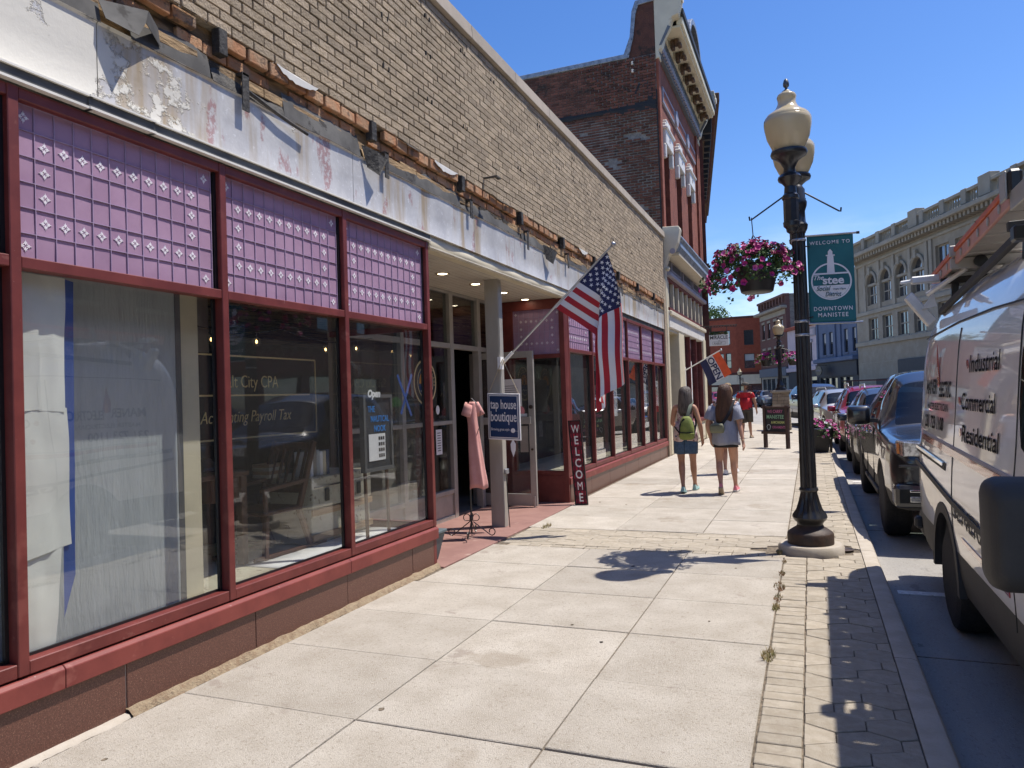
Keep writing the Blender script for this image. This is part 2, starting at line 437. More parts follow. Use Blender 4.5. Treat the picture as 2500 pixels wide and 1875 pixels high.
# row of square bricks on the near edge of the band
x = -3.05
while x < -.32:
    m = MB(); m.box(x+.003, x+.117, 7.245, 7.352, -.05, rnd(-.004,.002)); m.build('paver', M['paver'], sidewalk, bevel=.003); x += .121

# kerb stones: rounded outer edge
def kerb_piece(pts):
    prof = [(0,-.2),(0,.002),(.085,.004),(.115,-.006),(.130,-.03),(.140,-.15),(.140,-.2)]
    m = MB(); rings = []
    for (x,y,nx,ny) in pts:
        rings.append([(x+nx*a, y+ny*a, b) for a,b in prof])
    m.loft(rings); return m.build('kerb_stone', M['curb'], kerb, smooth=35)
g = MB(); g.prism([(.385,-8),(.39,-8),(.39,26),(.385,26)], (0,0,-.19), (1,0,0), (0,1,0), (0,0,.06))
kerb = struct(g.build('kerb', M['joint']))
ys = [-8,-4.9,-1.9,1.15,4.72,7.7,10.8,13.8,16.9,19.9,23,26]
for a,b in zip(ys[:-1],ys[1:]):
    kerb_piece([(.387,a+.004,1,0),(.387,(a+b)/2,1,0),(.387,b-.004,1,0)])
d = Vector((-.2873,.9578)); n = (.9578,.2873)
for k in range(9):
    a = Vector((.387,26)) + d*(k*3.2); b = a + d*3.19
    if k > 0: kerb_piece([(a.x,a.y,*n),(b.x,b.y,*n)])
    else: kerb_piece([(.387,26.004,1,0),(.36,26.3,.99,.12),(b.x,b.y,*n)])
# painted stall ticks on the road
def paint(name, P):
    m = MB(); m.prism(P, (0,0,ZR+.001), (1,0,0), (0,1,0), (0,0,.004)); return struct(m.build(name, M['roadpaint']))
paint('stall_marking', [(.60,6.72),(2.7,6.72),(2.7,6.83),(.60,6.83)])
paint('stall_marking', [(.64,14.4),(2.7,14.4),(2.7,14.5),(.64,14.5)])
# seam between the gutter and the carriageway
m = MB(); m.box(1.30,1.315,-8,26,ZR,ZR+.002); struct(m.build('road_seam', M['joint']))
for yy in (2.9,5.2,9.6,12.6,16):
    m = MB(); m.box(.54,1.3,yy,yy+.012,ZR,ZR+.0025); struct(m.build('road_seam', M['joint']))
# utility lid beside the lamp
lid = MB(); lid.lathe([(.095,0),(.10,.008),(.085,.012),(.08,.009),(.02,.009)], (.235,7.72,0), 20)
tag(lid.build('utility_lid', M['rustiron'], smooth=40), 'small round rusty utility lid set in the pavers by the black lamp post', 'utility lid')
# red painted floor of the shop recess
g = MB(); g.prism([(-4.62,6.13),(-3.22,6.13),(-3.205,7.2),(-3.195,8.6),(-3.215,10.3),(-4.62,10.32)], (0,0,-.05), (1,0,0), (0,1,0), (0,0,.054))
struct(g.build('entrance_floor', M['redfloor'], bevel=.004))
# spots of old gum on the slabs
for k in range(15):
    x = rnd(-3.0,-.4); yy = 2.2 + 9*random.random()**1.3; r = rnd(.006,.017)
    m = MB(); P = []
    for q in range(9):
        a = 2*math.pi*q/9; P.append((x+r*math.cos(a)*rnd(.75,1.2), yy+r*1.2*math.sin(a)*rnd(.75,1.2)))
    m.prism(P, (0,0,.0005), (1,0,0), (0,1,0), (0,0,.0028))
    gm = m.build('gum_spot', M['joint'] if k % 3 else M['char'], sidewalk)
# weeds in the joint along the soldier course
mk('weed', (.16,.15,.055), .8, c2=(.23,.11,.05), scale=9)
mk('drygrass', (.30,.22,.10), .85, c2=(.2,.2,.07), scale=20)
def tuft(x, y, r, h, n, mat):
    m = MB()
    for _ in range(n):
        a = rnd(0,6.28); q = r*math.sqrt(random.random()); px, py = x+q*.45*math.cos(a), y+q*1.4*math.sin(a)
        b = rnd(0,6.28); l = rnd(.3,1)*h; dx, dy = math.cos(b)*l*.6, math.sin(b)*l*.6; w = .004
        m.add([(px-w*math.sin(b),py+w*math.cos(b),0),(px+w*math.sin(b),py-w*math.cos(b),0),(px+dx,py+dy,l)], [(0,1,2)])
    o = m.build('weed_tuft', M[mat], fix=False); return o
for k,(x,yy,r,h,n,mt) in enumerate([(-.283,4.55,.08,.04,110,'drygrass'),(-.283,5.55,.06,.04,70,'drygrass'),(-.28,5.80,.07,.03,60,'weed'),(-.28,6.15,.10,.03,90,'weed'),(-.28,6.6,.06,.025,60,'weed'),(-.27,7.05,.05,.02,40,'weed'),(-.33,7.42,.05,.05,60,'drygrass'),(-2.98,8.33,.10,.05,80,'drygrass')]):
    tag(tuft(x,yy,r,h,n,mt), ['largest dry grass tuft in the joint beside the narrow pavers','small dry grass tuft in the joint beside the narrow pavers','reddish weeds in the joint beside the narrow pavers','reddish weeds in the joint beside the narrow pavers','reddish weeds in the joint beside the narrow pavers','reddish weeds in the joint beside the narrow pavers','dry grass sprouting against the concrete foot of the lamp post','dry grass at the edge of the red entrance floor'][k], 'weeds', 'weeds in the pavement joints')
# ================================================================== the tan brick shop building on the left
shop = thing('shop_building', 'long tan brick shop building with dark red window frames and stripped grey fascia', 'building', (-5.5,7.5,0))
# fascia metal: bare zinc grey, peeling white paint at one end, red and rust patches
def fascia_material():
    m = bpy.data.materials.new('fascia'); m.use_nodes = True
    N = m.node_tree.nodes; L = m.node_tree.links; b = N['Principled BSDF']
    g = N.new('ShaderNodeNewGeometry'); s = N.new('ShaderNodeSeparateXYZ'); L.new(g.outputs['Position'], s.inputs[0])
    def noise_(sc, det=6, stretch=None):
        n = N.new('ShaderNodeTexNoise'); n.inputs['Scale'].default_value = sc; n.inputs['Detail'].default_value = det; n.inputs['Roughness'].default_value = .66
        if stretch:
            mp = N.new('ShaderNodeMapping'); mp.inputs['Scale'].default_value = stretch; L.new(g.outputs['Position'], mp.inputs[0]); L.new(mp.outputs[0], n.inputs[0])
        else: L.new(g.outputs['Position'], n.inputs[0])
        return n.outputs['Fac']
    def rng(v, a, b_, c=0, d=1):
        r = N.new('ShaderNodeMapRange'); r.inputs[1].default_value = a; r.inputs[2].default_value = b_; r.inputs[3].default_value = c; r.inputs[4].default_value = d; L.new(v, r.inputs[0]); return r.outputs[0]
    def math_(op, a, c):
        n = N.new('ShaderNodeMath'); n.operation = op
        for i, v in enumerate((a, c)):
            if isinstance(v, (int, float)): n.inputs[i].default_value = v
            else: L.new(v, n.inputs[i])
        return n.outputs[0]
    def mix(f, a, c):
        n = N.new('ShaderNodeMixRGB'); L.new(f, n.inputs[0])
        for i, v in ((1, a), (2, c)):
            if isinstance(v, tuple): n.inputs[i].default_value = rgba(v)
            else: L.new(v, n.inputs[i])
        return n.outputs[0]
    base = mix(rng(noise_(2.5), .35, .68), (.42,.41,.40), (.60,.59,.565))
    base = mix(rng(noise_(26), .60, .68, 0, .6), base, (.72,.72,.72))
    base = mix(rng(noise_(1.1, 4, (1,3,.35)), .52, .66, 0, .9), base, (.36,.27,.15))         # rust runs
    red = math_('MULTIPLY', rng(noise_(2.6, 8, (1,1.2,.5)), .585, .625), rng(noise_(34), .40, .50))
    base = mix(math_('MULTIPLY', red, .62), base, (.30,.08,.065))
    y = s.outputs[1]
    edge = math_('ADD', rng(y, 2.3, 3.55, .20, -.16), noise_(3.6, 9))
    white = rng(edge, .515, .53)
    base = mix(white, base, (.63,.61,.545))
    L.new(base, b.inputs['Base Color'])
    L.new(rng(white, 0, 1, .42, .7), b.inputs['Roughness']); b.inputs['Metallic'].default_value = .1
    bp = N.new('ShaderNodeBump'); bp.inputs['Strength'].default_value = .8; bp.inputs['Distance'].default_value = .012
    L.new(math_('ADD', rng(edge, .505, .54), math_('MULTIPLY', noise_(14), .25)), bp.inputs['Height']); L.new(bp.outputs[0], b.inputs['Normal'])
    return m
M['fascia'] = fascia_material()

Y0, Y1 = -3.0, 18.42
# ---- upper wall
b = MB(); b.box(-12,-3.276,Y0,Y1,3.86,5.42); upper = b.build('upper_wall', M['tanmortar'], shop)
b = MB(); b.box(-12,-3.33,Y0,Y1,3.0,3.86); b.build('backing_wall', M['rotwood'], shop)
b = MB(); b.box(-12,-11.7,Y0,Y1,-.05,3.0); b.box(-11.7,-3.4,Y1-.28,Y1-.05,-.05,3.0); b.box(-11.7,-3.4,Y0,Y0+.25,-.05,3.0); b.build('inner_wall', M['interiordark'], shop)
bl, bh = .2, .067
def tan_piece(L_):
    m = MB(); m.box(-.03,0,-L_/2,L_/2,-bh/2+.005,bh/2-.005); return m
bm_full = [tan_piece(.189).mesh('brick', M['tanbrick'], bevel=.0035) for _ in range(1)][0]
cells = []
for r in range(23):
    z = 3.86 + bh*(r+.5); y = Y0 + (bl/2 if r % 2 else 0)
    while y < Y1 - .1:
        cells.append((y+bl/2, z)); y += bl
vis = [c for c in cells if c[0] > 3.0 + (c[1]-3.86)*1.75]
vis.sort(key=lambda c: c[0]*1.0)
near = set(vis[:300])
rest = MB()
for c in cells:
    dx = rnd(-.003,.004); dy = rnd(-.003,.003)
    if c in near:
        obj('brick', bm_full, upper, (-3.262+dx, c[0]+dy, c[1]+rnd(-.0015,.0015)), (rnd(-.008,.008),0,rnd(-.01,.01)))
    elif c[0] > 0:
        y0, y1 = max(Y0, c[0]-.0945+dy), min(Y1, c[0]+.0945+dy)
        rest.box(-3.292, -3.262+dx, y0, y1, c[1]-.0285, c[1]+.0285)
stuff(rest.build('bricks', M['tanbrick'], upper))
# coping stones
y = Y0; cop = None
while y < Y1:
    m = MB(); y2 = min(Y1+.04, y+1.27)
    m.add([(-3.7,y+.003,5.42),(-3.215,y+.003,5.42),(-3.215,y2-.003,5.42),(-3.7,y2-.003,5.42),(-3.7,y+.003,5.63),(-3.225,y+.003,5.575),(-3.225,y2-.003,5.575),(-3.7,y2-.003,5.63)],
          [(0,3,2,1),(4,5,6,7),(0,1,5,4),(1,2,6,5),(2,3,7,6),(3,0,4,7)])
    m.build('coping_stone', M['coping'], shop, bevel=.006); y += 1.27
b = MB(); b.box(-12,-3.6,Y0,Y1,5.3,5.45); b.build('roof', M['stucco'], shop)
# little rusty anchor stubs in the brickwork
for k in range(18):
    yy = 4.6 + .78*k
    for z in (5.22, 4.86, 4.42):
        if random.random() < .55:
            for q in (0,.09): m = MB(); m.box(-3.27,-3.252,yy+q,yy+q+.009,z-.028,z+.01); m.build('anchor', M['char'], upper)
# ---- exposed orange course, recessed course, nailer
om = MB(); om.box(-.05,0,-.094,.094,-.043,.043); om = om.mesh('orange_brick', M['orangebrick'], bevel=.006)
brk = [3.5+1.68*k for k in range(9)]
y = 1.2
while y < Y1-.1:
    if min(abs(y-q) for q in brk) > .10:
        obj('orange_brick', om, shop, (-3.262+rnd(-.012,.008), y, 3.812+rnd(-.004,.004)), (rnd(-.03,.03),rnd(-.03,.03),rnd(-.03,.03)), (1,rnd(.9,1.0),rnd(.85,1.05)))
    y += .203
lowm = MB(); lowm.box(-.05,0,-.095,.095,-.036,.036); lowm = lowm.mesh('lower_brick', M['orangebrick'], bevel=.004)
y = 1.1
while y < Y1-.1:
    if random.random() < .93:
        obj('lower_brick', lowm, shop, (-3.305+rnd(-.01,.006), y, 3.722+rnd(-.003,.003)))
    y += .2
# dark membrane sticking out under the tan bricks in places
for (a, c_, up) in [(1.5,3.3,0),(4.0,4.45,1),(5.6,6.0,0),(6.25,6.75,1),(7.6,8.3,0),(11.0,11.5,1),(13.2,13.8,0)]:
    m = MB(); n = 14; rows = []
    for i in range(n+1):
        t = i/n; yy = lerp(a, c_, t); dr = .035*math.sin(math.pi*t)+rnd(0,.012)
        rows.append([(-3.258,yy,3.860),(-3.245,yy,3.858-.3*dr),(-3.236-.01*up,yy,3.856-dr*(1.6 if up else .5))])
    m.loft(rows, False, 0, closed=False); m.build('membrane_strip', M['whitetrim'] if up else M['char'], shop, fix=False)
# ragged flashing sheet leaning out over the fascia, in pieces, with rotten wood between
def ragged(name, mat, ya, yb, z0, z1, x0, x1, rag=.02, n=None, thick=.004, holes=0):
    n = n or max(6, int((yb-ya)/.05)); m = MB(); A = []; B = []
    for i in range(n+1):
        yy = lerp(ya, yb, i/n)
        lo = z0 + rag*(.25*noise.noise((yy*5,1.3,ya))); hi = z1 + rag*(noise.noise((yy*4,7.1,ya)) + .8*noise.noise((yy*17,2.2,ya)))
        xl = x0 + .012*noise.noise((yy*2.3,4.4,1)); xh = x1 + .015*noise.noise((yy*3.1,9.4,1))
        A.append([(xl,yy,lo),(lerp(xl,xh,.5)+.004,yy,lerp(lo,hi,.5)),(xh,yy,hi),(xh-thick,yy,hi),(xl-thick,yy,lo)])
    m.loft(A, True); return m.build(name, M[mat], shop, smooth=40)
segs = [(1.0,2.68,'flashing',.15),(2.86,3.42,'flashing',.16),(3.44,3.72,'char',.11),(3.74,4.12,'char',.10),(4.10,5.02,'flashing',.17),(5.06,5.42,'rotwood',.10),(5.40,6.84,'flashing',.15),(6.82,7.12,'char',.08),(7.14,8.56,'flashing',.13),(8.6,9.6,'flashing',.14),(9.62,10.5,'rotwood',.09),(10.5,11.8,'char',.12),(11.8,13.2,'flashing',.12),(13.2,14.0,'char',.09),(14,15.3,'rotwood',.09),(15.3,16.8,'char',.11),(16.8,18.4,'flashing',.10)]
for (a,c_,mt,h) in segs:
    ragged('flashing_sheet' if mt == 'flashing' else 'burnt_board', mt, a, c_, 3.525, 3.525+h, -3.268, -3.302, .03)
b = MB()
for i in range(60):
    y = 1.0 + i*.292
    b.box(-3.335, -3.285+rnd(-.012,.006), y, y+.290, 3.60, 3.675+rnd(-.02,.01))
b.build('nailer_board', M['rotwood'], shop, bevel=.003)
# bent corner of sheet metal poking out at the joint
m = MB()
m.add([(-3.27,2.665,3.64),(-3.21,2.92,3.685),(-3.19,2.885,3.60),(-3.17,2.82,3.50),(-3.235,2.68,3.54)], [(0,1,2,3,4)])
m.add([(-3.21,2.92,3.685),(-3.285,3.05,3.67),(-3.27,3.05,3.56),(-3.19,2.885,3.60)], [(0,1,2,3)])
o = m.build('bent_flashing', M['flashing'], shop, fix=False); o.modifiers.new('thick','SOLIDIFY').thickness = .003
# scorched angle brackets
for k, y in enumerate(brk):
    m = MB()
    m.box(-3.30,-3.235,y-.035,y+.035,3.70,3.86)
    m.build('burnt_bracket', M['char'], shop, bevel=.004)
    m = MB(); m.box(-3.245,-3.237,y+.155,y+.215,3.42+.02*(k%3),3.66); m.box(-3.30,-3.237,y+.158,y+.212,3.645,3.662)
    m.build('strap_iron', M['char'], shop)
    # soot flaring above it
for (y, z, w, h) in [(5.02,3.62,.26,.22),(9.35,3.60,.35,.24)]:
    m = MB(); m.add([(-3.262,y,z),(-3.20,y+w*.55,z-.02),(-3.18,y+w,z-.05),(-3.19,y+w*.55,z-h),(-3.255,y+w*.25,z-h*.75)], [(0,1,2,3,4)])
    o = m.build('hanging_scrap', M['char'], shop, fix=False); o.modifiers.new('thick','SOLIDIFY').thickness = .003
m = MB(); m.tube([(-3.262,3.68,3.575),(-3.245,4.05,3.50),(-3.24,4.30,3.47)], [.014,.012,.011], 8); m.build('pipe_stub', M['char'], shop, smooth=40)
m = MB(); m.box(-3.27,-3.09,7.42,7.46,3.985,4.0); m.box(-3.12,-3.08,7.38,7.50,3.97,3.99); m.build('lamp_bracket', M['char'], shop, bevel=.003)

# ---- fascia panels
fj = [-3,-.4,2.665,4.92,7.19,8.35,9.45,11.7,13.97,16.2,18.4]
for a,c_ in zip(fj[:-1],fj[1:]):
    m = MB(); n = max(4,int((c_-a)/.12)); rows = []
    for i in range(n+1):
        yy = lerp(a+.003, c_-.003, i/n); w = .004*noise.noise((yy*1.7,.3,.2))
        rows.append([(-3.315,yy,3.128),(-3.276+w,yy,3.128),(-3.282+w,yy,3.14),(-3.283+w*1.5,yy,3.32),(-3.281+w,yy,3.515),(-3.268+w,yy,3.53),(-3.315,yy,3.532)])
    m.loft(rows); m.build('fascia_panel', M['fascia'], shop, smooth=35)
# bottom gutter trim in lengths
for (a,c_) in [(-3,2.62),(2.60,3.0),(2.98,6.16)]:
    dz = .006 if a == 2.60 else 0
    m = MB(); m.box(-3.33,-3.272+dz,a,c_,3.066,3.118); m.build('gutter_trim', M['gutter'], shop)
    m = MB(); m.box(-3.30,-3.258+dz,a,c_,3.117,3.127); m.box(-3.30,-3.262+dz,a,c_,3.056,3.068); m.build('gutter_lip', M['whitetrim'], shop)
b = MB(); b.box(-3.40,-3.30,Y0,6.15,3.04,3.13); b.box(-3.40,-3.30,10.46,18.4,3.04,3.13); b.build('header_board', M['char'], shop)

# ---- red shopfront frames
def frame_box(x0,x1,y0,y1,z0,z1,name='frame_rail',mat='redframe',par=None,bev=.004):
    m = MB(); m.box(x0,x1,y0,y1,z0,z1); return m.build(name, M[mat], par or shop, bevel=bev)
mul = [-.36,.925,2.213,3.497,4.775,6.10]
MW = .052
for y in mul: frame_box(-3.375,-3.292,y,y+MW,.382,3.046,'mullion')
def bay(mul):
    for a,c_ in zip(mul[:-1],mul[1:]):
        a += MW
        frame_box(-3.37,-3.296,a,c_,2.99,3.046); frame_box(-3.37,-3.296,a,c_,2.214,2.268); frame_box(-3.37,-3.296,a,c_,.380,.442)
        m = MB(); m.box(-3.380,-3.376,a-.01,c_+.01,.43,2.225); m.build('pane', M['glass'], shop)
        m = MB(); m.box(-3.372,-3.352,c_-.018,c_,.442,2.214); m.box(-3.372,-3.325,c_-.018,c_,2.268,2.99); m.build('glazing_bead', M['black'], shop)
        m = MB(); m.box(-3.372,-3.36,a,c_-.02,.442,.456); m.build('glazing_bead', M['black'], shop)
bay(mul)
# sloping red sill flashing in lengths, then granite
for (a,c_) in [(-.5,2.42),(2.423,4.735),(4.738,6.155)]:
    m = MB(); m.prism([(-3.40,.262),(-3.276,.262),(-3.274,.352),(-3.292,.370),(-3.40,.372)], (0,a,0), (1,0,0), (0,0,1), (0,c_-a,0)); m.build('sill_flashing', M['redsill'], shop, bevel=.003)
m = MB(); m.box(-3.42,-3.335,-.5,6.15,.36,.385); m.build('sill_shadow_gap', M['black'], shop)
for (a,c_) in [(-.55,.85),(.856,2.765),(2.771,3.715),(3.721,4.712),(4.718,5.70),(5.706,6.152)]:
    m = MB(); m.box(-3.42,-3.300+rnd(-.002,.002),a,c_,-.02,.262); m.build('granite_panel', M['granite'], shop, bevel=.003)
m = MB(); m.box(-3.40,-3.308,-.5,6.15,-.02,.26); m.build('panel_grout', M['whitetrim'], shop)
# ragged mortar foot under the granite
m = MB(); rows = []
for i in range(150):
    yy = lerp(2.76,6.15,i/149); w = .035 + .018*noise.noise((yy*6,0,3)) + .008*noise.noise((yy*25,0,1)); h = .030 + .012*noise.noise((yy*9,4,0))
    rows.append([(-3.31,yy,h),(-3.30+w*.5,yy,h*.9),(-3.30+w*.8,yy,h*.45),(-3.30+w*1.4,yy,-.01)])
m.loft(rows, False, 0, closed=False); m.build('mortar_foot', M['mortarbase'], shop, smooth='all')
m = MB(); rows = []
for i in range(90):
    yy = lerp(.2,2.76,i/89); w = .03 + .02*noise.noise((yy*7,0,5)) + .012*noise.noise((yy*28,0,1)); h = .006 + .004*noise.noise((yy*9,4,0))
    rows.append([(-3.305,yy,h+.004),(-3.30+w,yy,h),(-3.30+w*1.5,yy,-.01)])
m.loft(rows, False, 0, closed=False); m.build('mortar_foot', M['curb'], shop, smooth='all')

# ---- purple transom panels of small tiles with white star motifs
def tile_mesh(w, h, motif):
    m = MB(); m.box(-.006,0,-w/2+.003,w/2-.003,-h/2+.003,h/2-.003,0)
    if motif:
        s = min(w,h)*.30
        for q in range(4):
            a = q*math.pi/2; c_, s_ = math.cos(a), math.sin(a)
            def T(u,v): return (c_*u-s_*v, s_*u+c_*v)
            for P in ([(.16*s,-.075*s),(.62*s,-.075*s),(1.0*s,0),(.62*s,.075*s),(.16*s,.075*s)], [(.22*s,.30*s),(.32*s,.20*s),(.42*s,.30*s),(.32*s,.40*s)], [(.30*s,.115*s),(.66*s,.115*s),(.66*s,.225*s),(.42*s,.225*s)], [(.115*s,.30*s),(.225*s,.42*s),(.225*s,.66*s),(.115*s,.66*s)]):
                m.prism([T(*p) for p in P], (.0005,0,0), (0,1,0), (0,0,1), (.003,0,0), 1)
    return m.mesh('tile', [M['purple'], M['motif']], bevel=0)
def motif_at(r, c_, nc, nr):
    if r in (0, nr-1): return c_ in (0, nc-1)
    if r in (1, nr-2): return 1 <= c_ <= nc-2
    return c_ in (1, nc-2)
def transom(a, c_, as_parts=True, nc=12, nr=6, par=None, X=-3.340, z0=2.268, z1=2.99):
    w = (c_-a)/nc; h = (z1-z0)/nr
    pn = MB(); pn.box(X-.02,X-.011,a,c_,z0,z1); panel = pn.build('transom_panel', M['purpleline'], par or shop)
    lt = MB()
    for i in range(nc+1): lt.box(X-.012,X+.003,a+i*w-.0018,a+i*w+.0018,z0,z1)
    for j in range(nr+1): lt.box(X-.012,X+.0025,a,c_,z0+j*h-.0018,z0+j*h+.0018)
    lt.build('lattice', M['purpleline'], panel)
    mt = (tile_mesh(w,h,False), tile_mesh(w,h,True)); allm = MB()
    for r in range(nr):
        for q in range(nc):
            mo = motif_at(r,q,nc,nr); loc = (X-.004, a+(q+.5)*w, z1-(r+.5)*h)
            if as_parts: obj('tile', mt[mo], panel, loc, (rnd(-.01,.01),rnd(-.02,.02),rnd(-.02,.02)))
            else:
                me = mt[mo]
                allm.v += [] ; base = len(allm.v)
                allm.add([(p.co.x+loc[0],p.co.y+loc[1],p.co.z+loc[2]) for p in me.vertices], [tuple(f.vertices) for f in me.polygons])
                allm.m[-len(me.polygons):] = [f.material_index for f in me.polygons]
    if not as_parts: stuff(allm.build('tiles', [M['purple'], M['motif']], panel, fix=False))
    return panel
for i in (2,3,4): transom(mul[i]+MW+.002, mul[i+1]-(.03 if i < 4 else .02))
m = MB(); m.box(-3.39,-3.375,mul[0],2.21,2.268,2.99); m.build('dark_transom', M['black'], shop)

# ---- second bay, beyond the entrance
mul2 = [10.44,11.72,12.98,14.28,15.6,16.92,18.22]
for y in mul2: frame_box(-3.375,-3.292,y,y+MW,.382,3.046,'mullion')
frame_box(-3.37,-3.296,10.30,10.44,.382,3.046,'mullion')
bay(mul2)
for a,c_ in zip(mul2[:-1],mul2[1:]): transom(a+MW+.002, c_-.02, False)
m = MB(); m.prism([(-3.40,.262),(-3.276,.262),(-3.274,.352),(-3.292,.370),(-3.40,.372)], (0,10.28,0), (1,0,0), (0,0,1), (0,8.14,0)); m.build('sill_flashing', M['redsill'], shop, bevel=.003)
for k in range(7):
    a = 10.28+1.163*k; m = MB(); m.box(-3.42,-3.300,a+.003,a+1.16,-.02,.262); m.build('granite_panel', M['granite'], shop, bevel=.003)
m = MB(); m.box(-3.42,-3.262,18.28,18.55,-.02,5.4); m.build('end_pier', M['tanbrick'], shop)

# ---- recessed entrance
XB = -4.42
n = 13; w = (XB+3.27)/-n
b = MB(); b.box(XB-.1,-3.33,6.15,10.32,3.012,3.03); sof = b.build('soffit', M['soffitgroove'], shop)
for k in range(n):
    m = MB(); x = XB+k*w; m.box(x+.004,x+w-.004,6.16,10.30,2.998,3.012); m.build('slat', M['soffit'], sof, bevel=.002)
mk('bulb', (.9,.85,.7), .5, emit=(1,.86,.6), estr=9)
mk('brassring', (.55,.45,.28), .35, metallic=.7)
for y in (7.5,8.4,9.3,10.13):
    m = MB(); m.lathe([(.085,0),(.085,-.006),(.062,-.007),(.058,.004)], (-3.84,y,2.997), 22); r_ = m.build('downlight', M['brassring'], sof, smooth=40)
    m = MB(); m.lathe([(.056,0),(.05,-.004),(.02,-.006)], (-3.84,y,2.996), 18); m.build('lens', M['bulb'], r_, smooth=40)
# wavy cream edge trim under the fascia over the entrance
m = MB(); rows = []
for i in range(90):
    yy = lerp(6.17,10.5,i/89); wv = .018*math.sin(yy*4.6)+.012*math.sin(yy*9.1+1)
    rows.append([(-3.300,yy,3.128),(-3.296+wv*.3,yy,3.06),(-3.290+wv*.6,yy,2.985+.010*math.sin(yy*6)),(-3.302+wv*.5,yy,2.984)])
m.loft(rows, False, 0, closed=False); o = m.build('wavy_trim', M['creamshell'], shop, smooth='all', fix=False); o.modifiers.new('thick','SOLIDIFY').thickness = .004
m = MB(); m.box(-3.40,-3.315,6.15,10.46,2.99,3.13); m.build('recess_header', M['cream'], shop)
# grey post standing in the recess
m = MB(); m.box(-3.63,-3.455,8.18,8.30,0,3.0); m.build('grey_post', M['greypost'], shop, bevel=.006)
m = MB(); m.box(-3.456,-3.448,8.19,8.29,1.15,2.95); m.build('post_strip', M['alu'], shop)
# aluminium screen at the back of the recess
def alu(x0,x1,y0,y1,z0,z1,name='screen_post',par=None): m = MB(); m.box(x0,x1,y0,y1,z0,z1); return m.build(name, M['alu'], par or shop, bevel=.004)
for (a,c_) in [(6.16,6.24),(7.42,7.5),(8.70,8.80),(9.58,9.68),(10.22,10.29)]: alu(XB-.05,XB+.05,a,c_,.0,3.0)
for (a,c_) in [(6.24,7.42),(7.5,8.70)]:
    alu(XB-.045,XB+.045,a,c_,0,.05,'screen_rail'); alu(XB-.045,XB+.045,a,c_,.33,.385,'screen_rail'); alu(XB-.045,XB+.045,a,c_,1.235,1.285,'screen_rail'); alu(XB-.045,XB+.045,a,c_,2.235,2.30,'screen_rail')
    m = MB(); m.box(XB-.02,XB+.02,a,c_,.05,.33); m.build('kick_panel', M['alu'], shop)
    for z0,z1 in ((.385,1.235),(1.285,2.235),(2.30,2.96)):
        m = MB(); m.box(XB-.006,XB+.0,a,c_,z0,z1); m.build('pane', M['glassdark'], shop)
for (a,c_) in [(8.80,9.58),(9.68,10.22)]:
    alu(XB-.045,XB+.045,a,c_,2.235,2.30,'screen_rail')
    m = MB(); m.box(XB-.006,XB+.0,a,c_,2.30,2.96); m.build('pane', M['glassdark'], shop)
m = MB(); m.box(XB-.006,XB,9.68,10.22,.05,2.235); m.build('pane', M['glassdark'], shop)
alu(XB-.045,XB+.045,6.16,10.29,2.96,2.997,'screen_rail')
# round shop emblem and papers on the glass
ex = XB+.004
def disc(name, mat, y, z, r, par, x, n=28, ry=None, t=.003):
    m = MB(); m.prism([(r*math.cos(2*math.pi*k/n), (ry or r)*math.sin(2*math.pi*k/n)) for k in range(n)], (x,y,z), (0,1,0), (0,0,1), (t,0,0)); return m.build(name, M[mat], par)
mk('orange', (.75,.33,.06), .5); mk('navy', (.02,.05,.14), .5); mk('navyblue', (.015,.045,.125), .4, var=.05); mk('pink', (.75,.30,.32), .6)
em = disc('emblem', 'gold', 8.06, 1.78, .285, shop, ex)
disc('emblem_field', 'black', 8.06, 1.78, .262, em, ex+.002); disc('emblem_ring', 'gold', 8.06, 1.78, .20, em, ex+.004); disc('emblem_disc', 'navy', 8.06, 1.78, .188, em, ex+.006)
m = MB(); P = [(.17*math.cos(a), .17*math.sin(a)) for a in [math.pi*k/14 for k in range(15)]]; m.prism(P, (ex+.009,8.06,1.765), (0,1,0), (0,0,1), (.002,0,0)); m.build('emblem_sun', M['orange'], em)
m = MB(); m.prism([(-.05,0),(.05,0),(.0,.12)], (ex+.012,8.06,1.775), (0,1,0), (0,0,1), (.002,0,0)); m.build('emblem_sail', M['black'], em)
for k in range(2):
    m = MB(); m.tube([(ex+.011,8.06-.13+.02*j,1.72-.05*k+.012*math.sin(j*1.4)) for j in range(14)], .008, 5); m.build('emblem_wave', M['whitetrim'] if k else M['bluetape'], em)
# ring of small lettering
def ring_text(body, mat, par, c, r, size, a0, da, x):
    for k, ch in enumerate(body):
        if ch == ' ': continue
        a = a0 + da*k; t = Vector((0, -math.sin(a), math.cos(a)))*(-1 if da < 0 else 1); u = Vector((0, math.cos(a), math.sin(a)))*(1 if da < 0 else -1)
        o_ = Vector((x, c[0]+r*math.cos(a), c[1]+r*math.sin(a))) - t*size*.3
        lettering(ch, mat, o_, t, u, par, size, ext=.0008)
ring_text('MARKETPLACE', M['gold'], em, (8.06,1.78), .215, .042, 1.95, -.21, ex+.006)
disc('round_sticker', 'whitepaper', 8.37, 1.43, .048, shop, ex, ry=.058)
m = MB(); m.box(ex,ex+.003,8.30,8.46,.86,1.18); ps = m.build('hours_sheet', M['whitepaper'], shop)
for k in range(8):
    m = MB(); m.box(ex+.003,ex+.004,8.335,8.425,1.13-.032*k,1.14-.032*k); m.build('print_line', M['black'], ps)
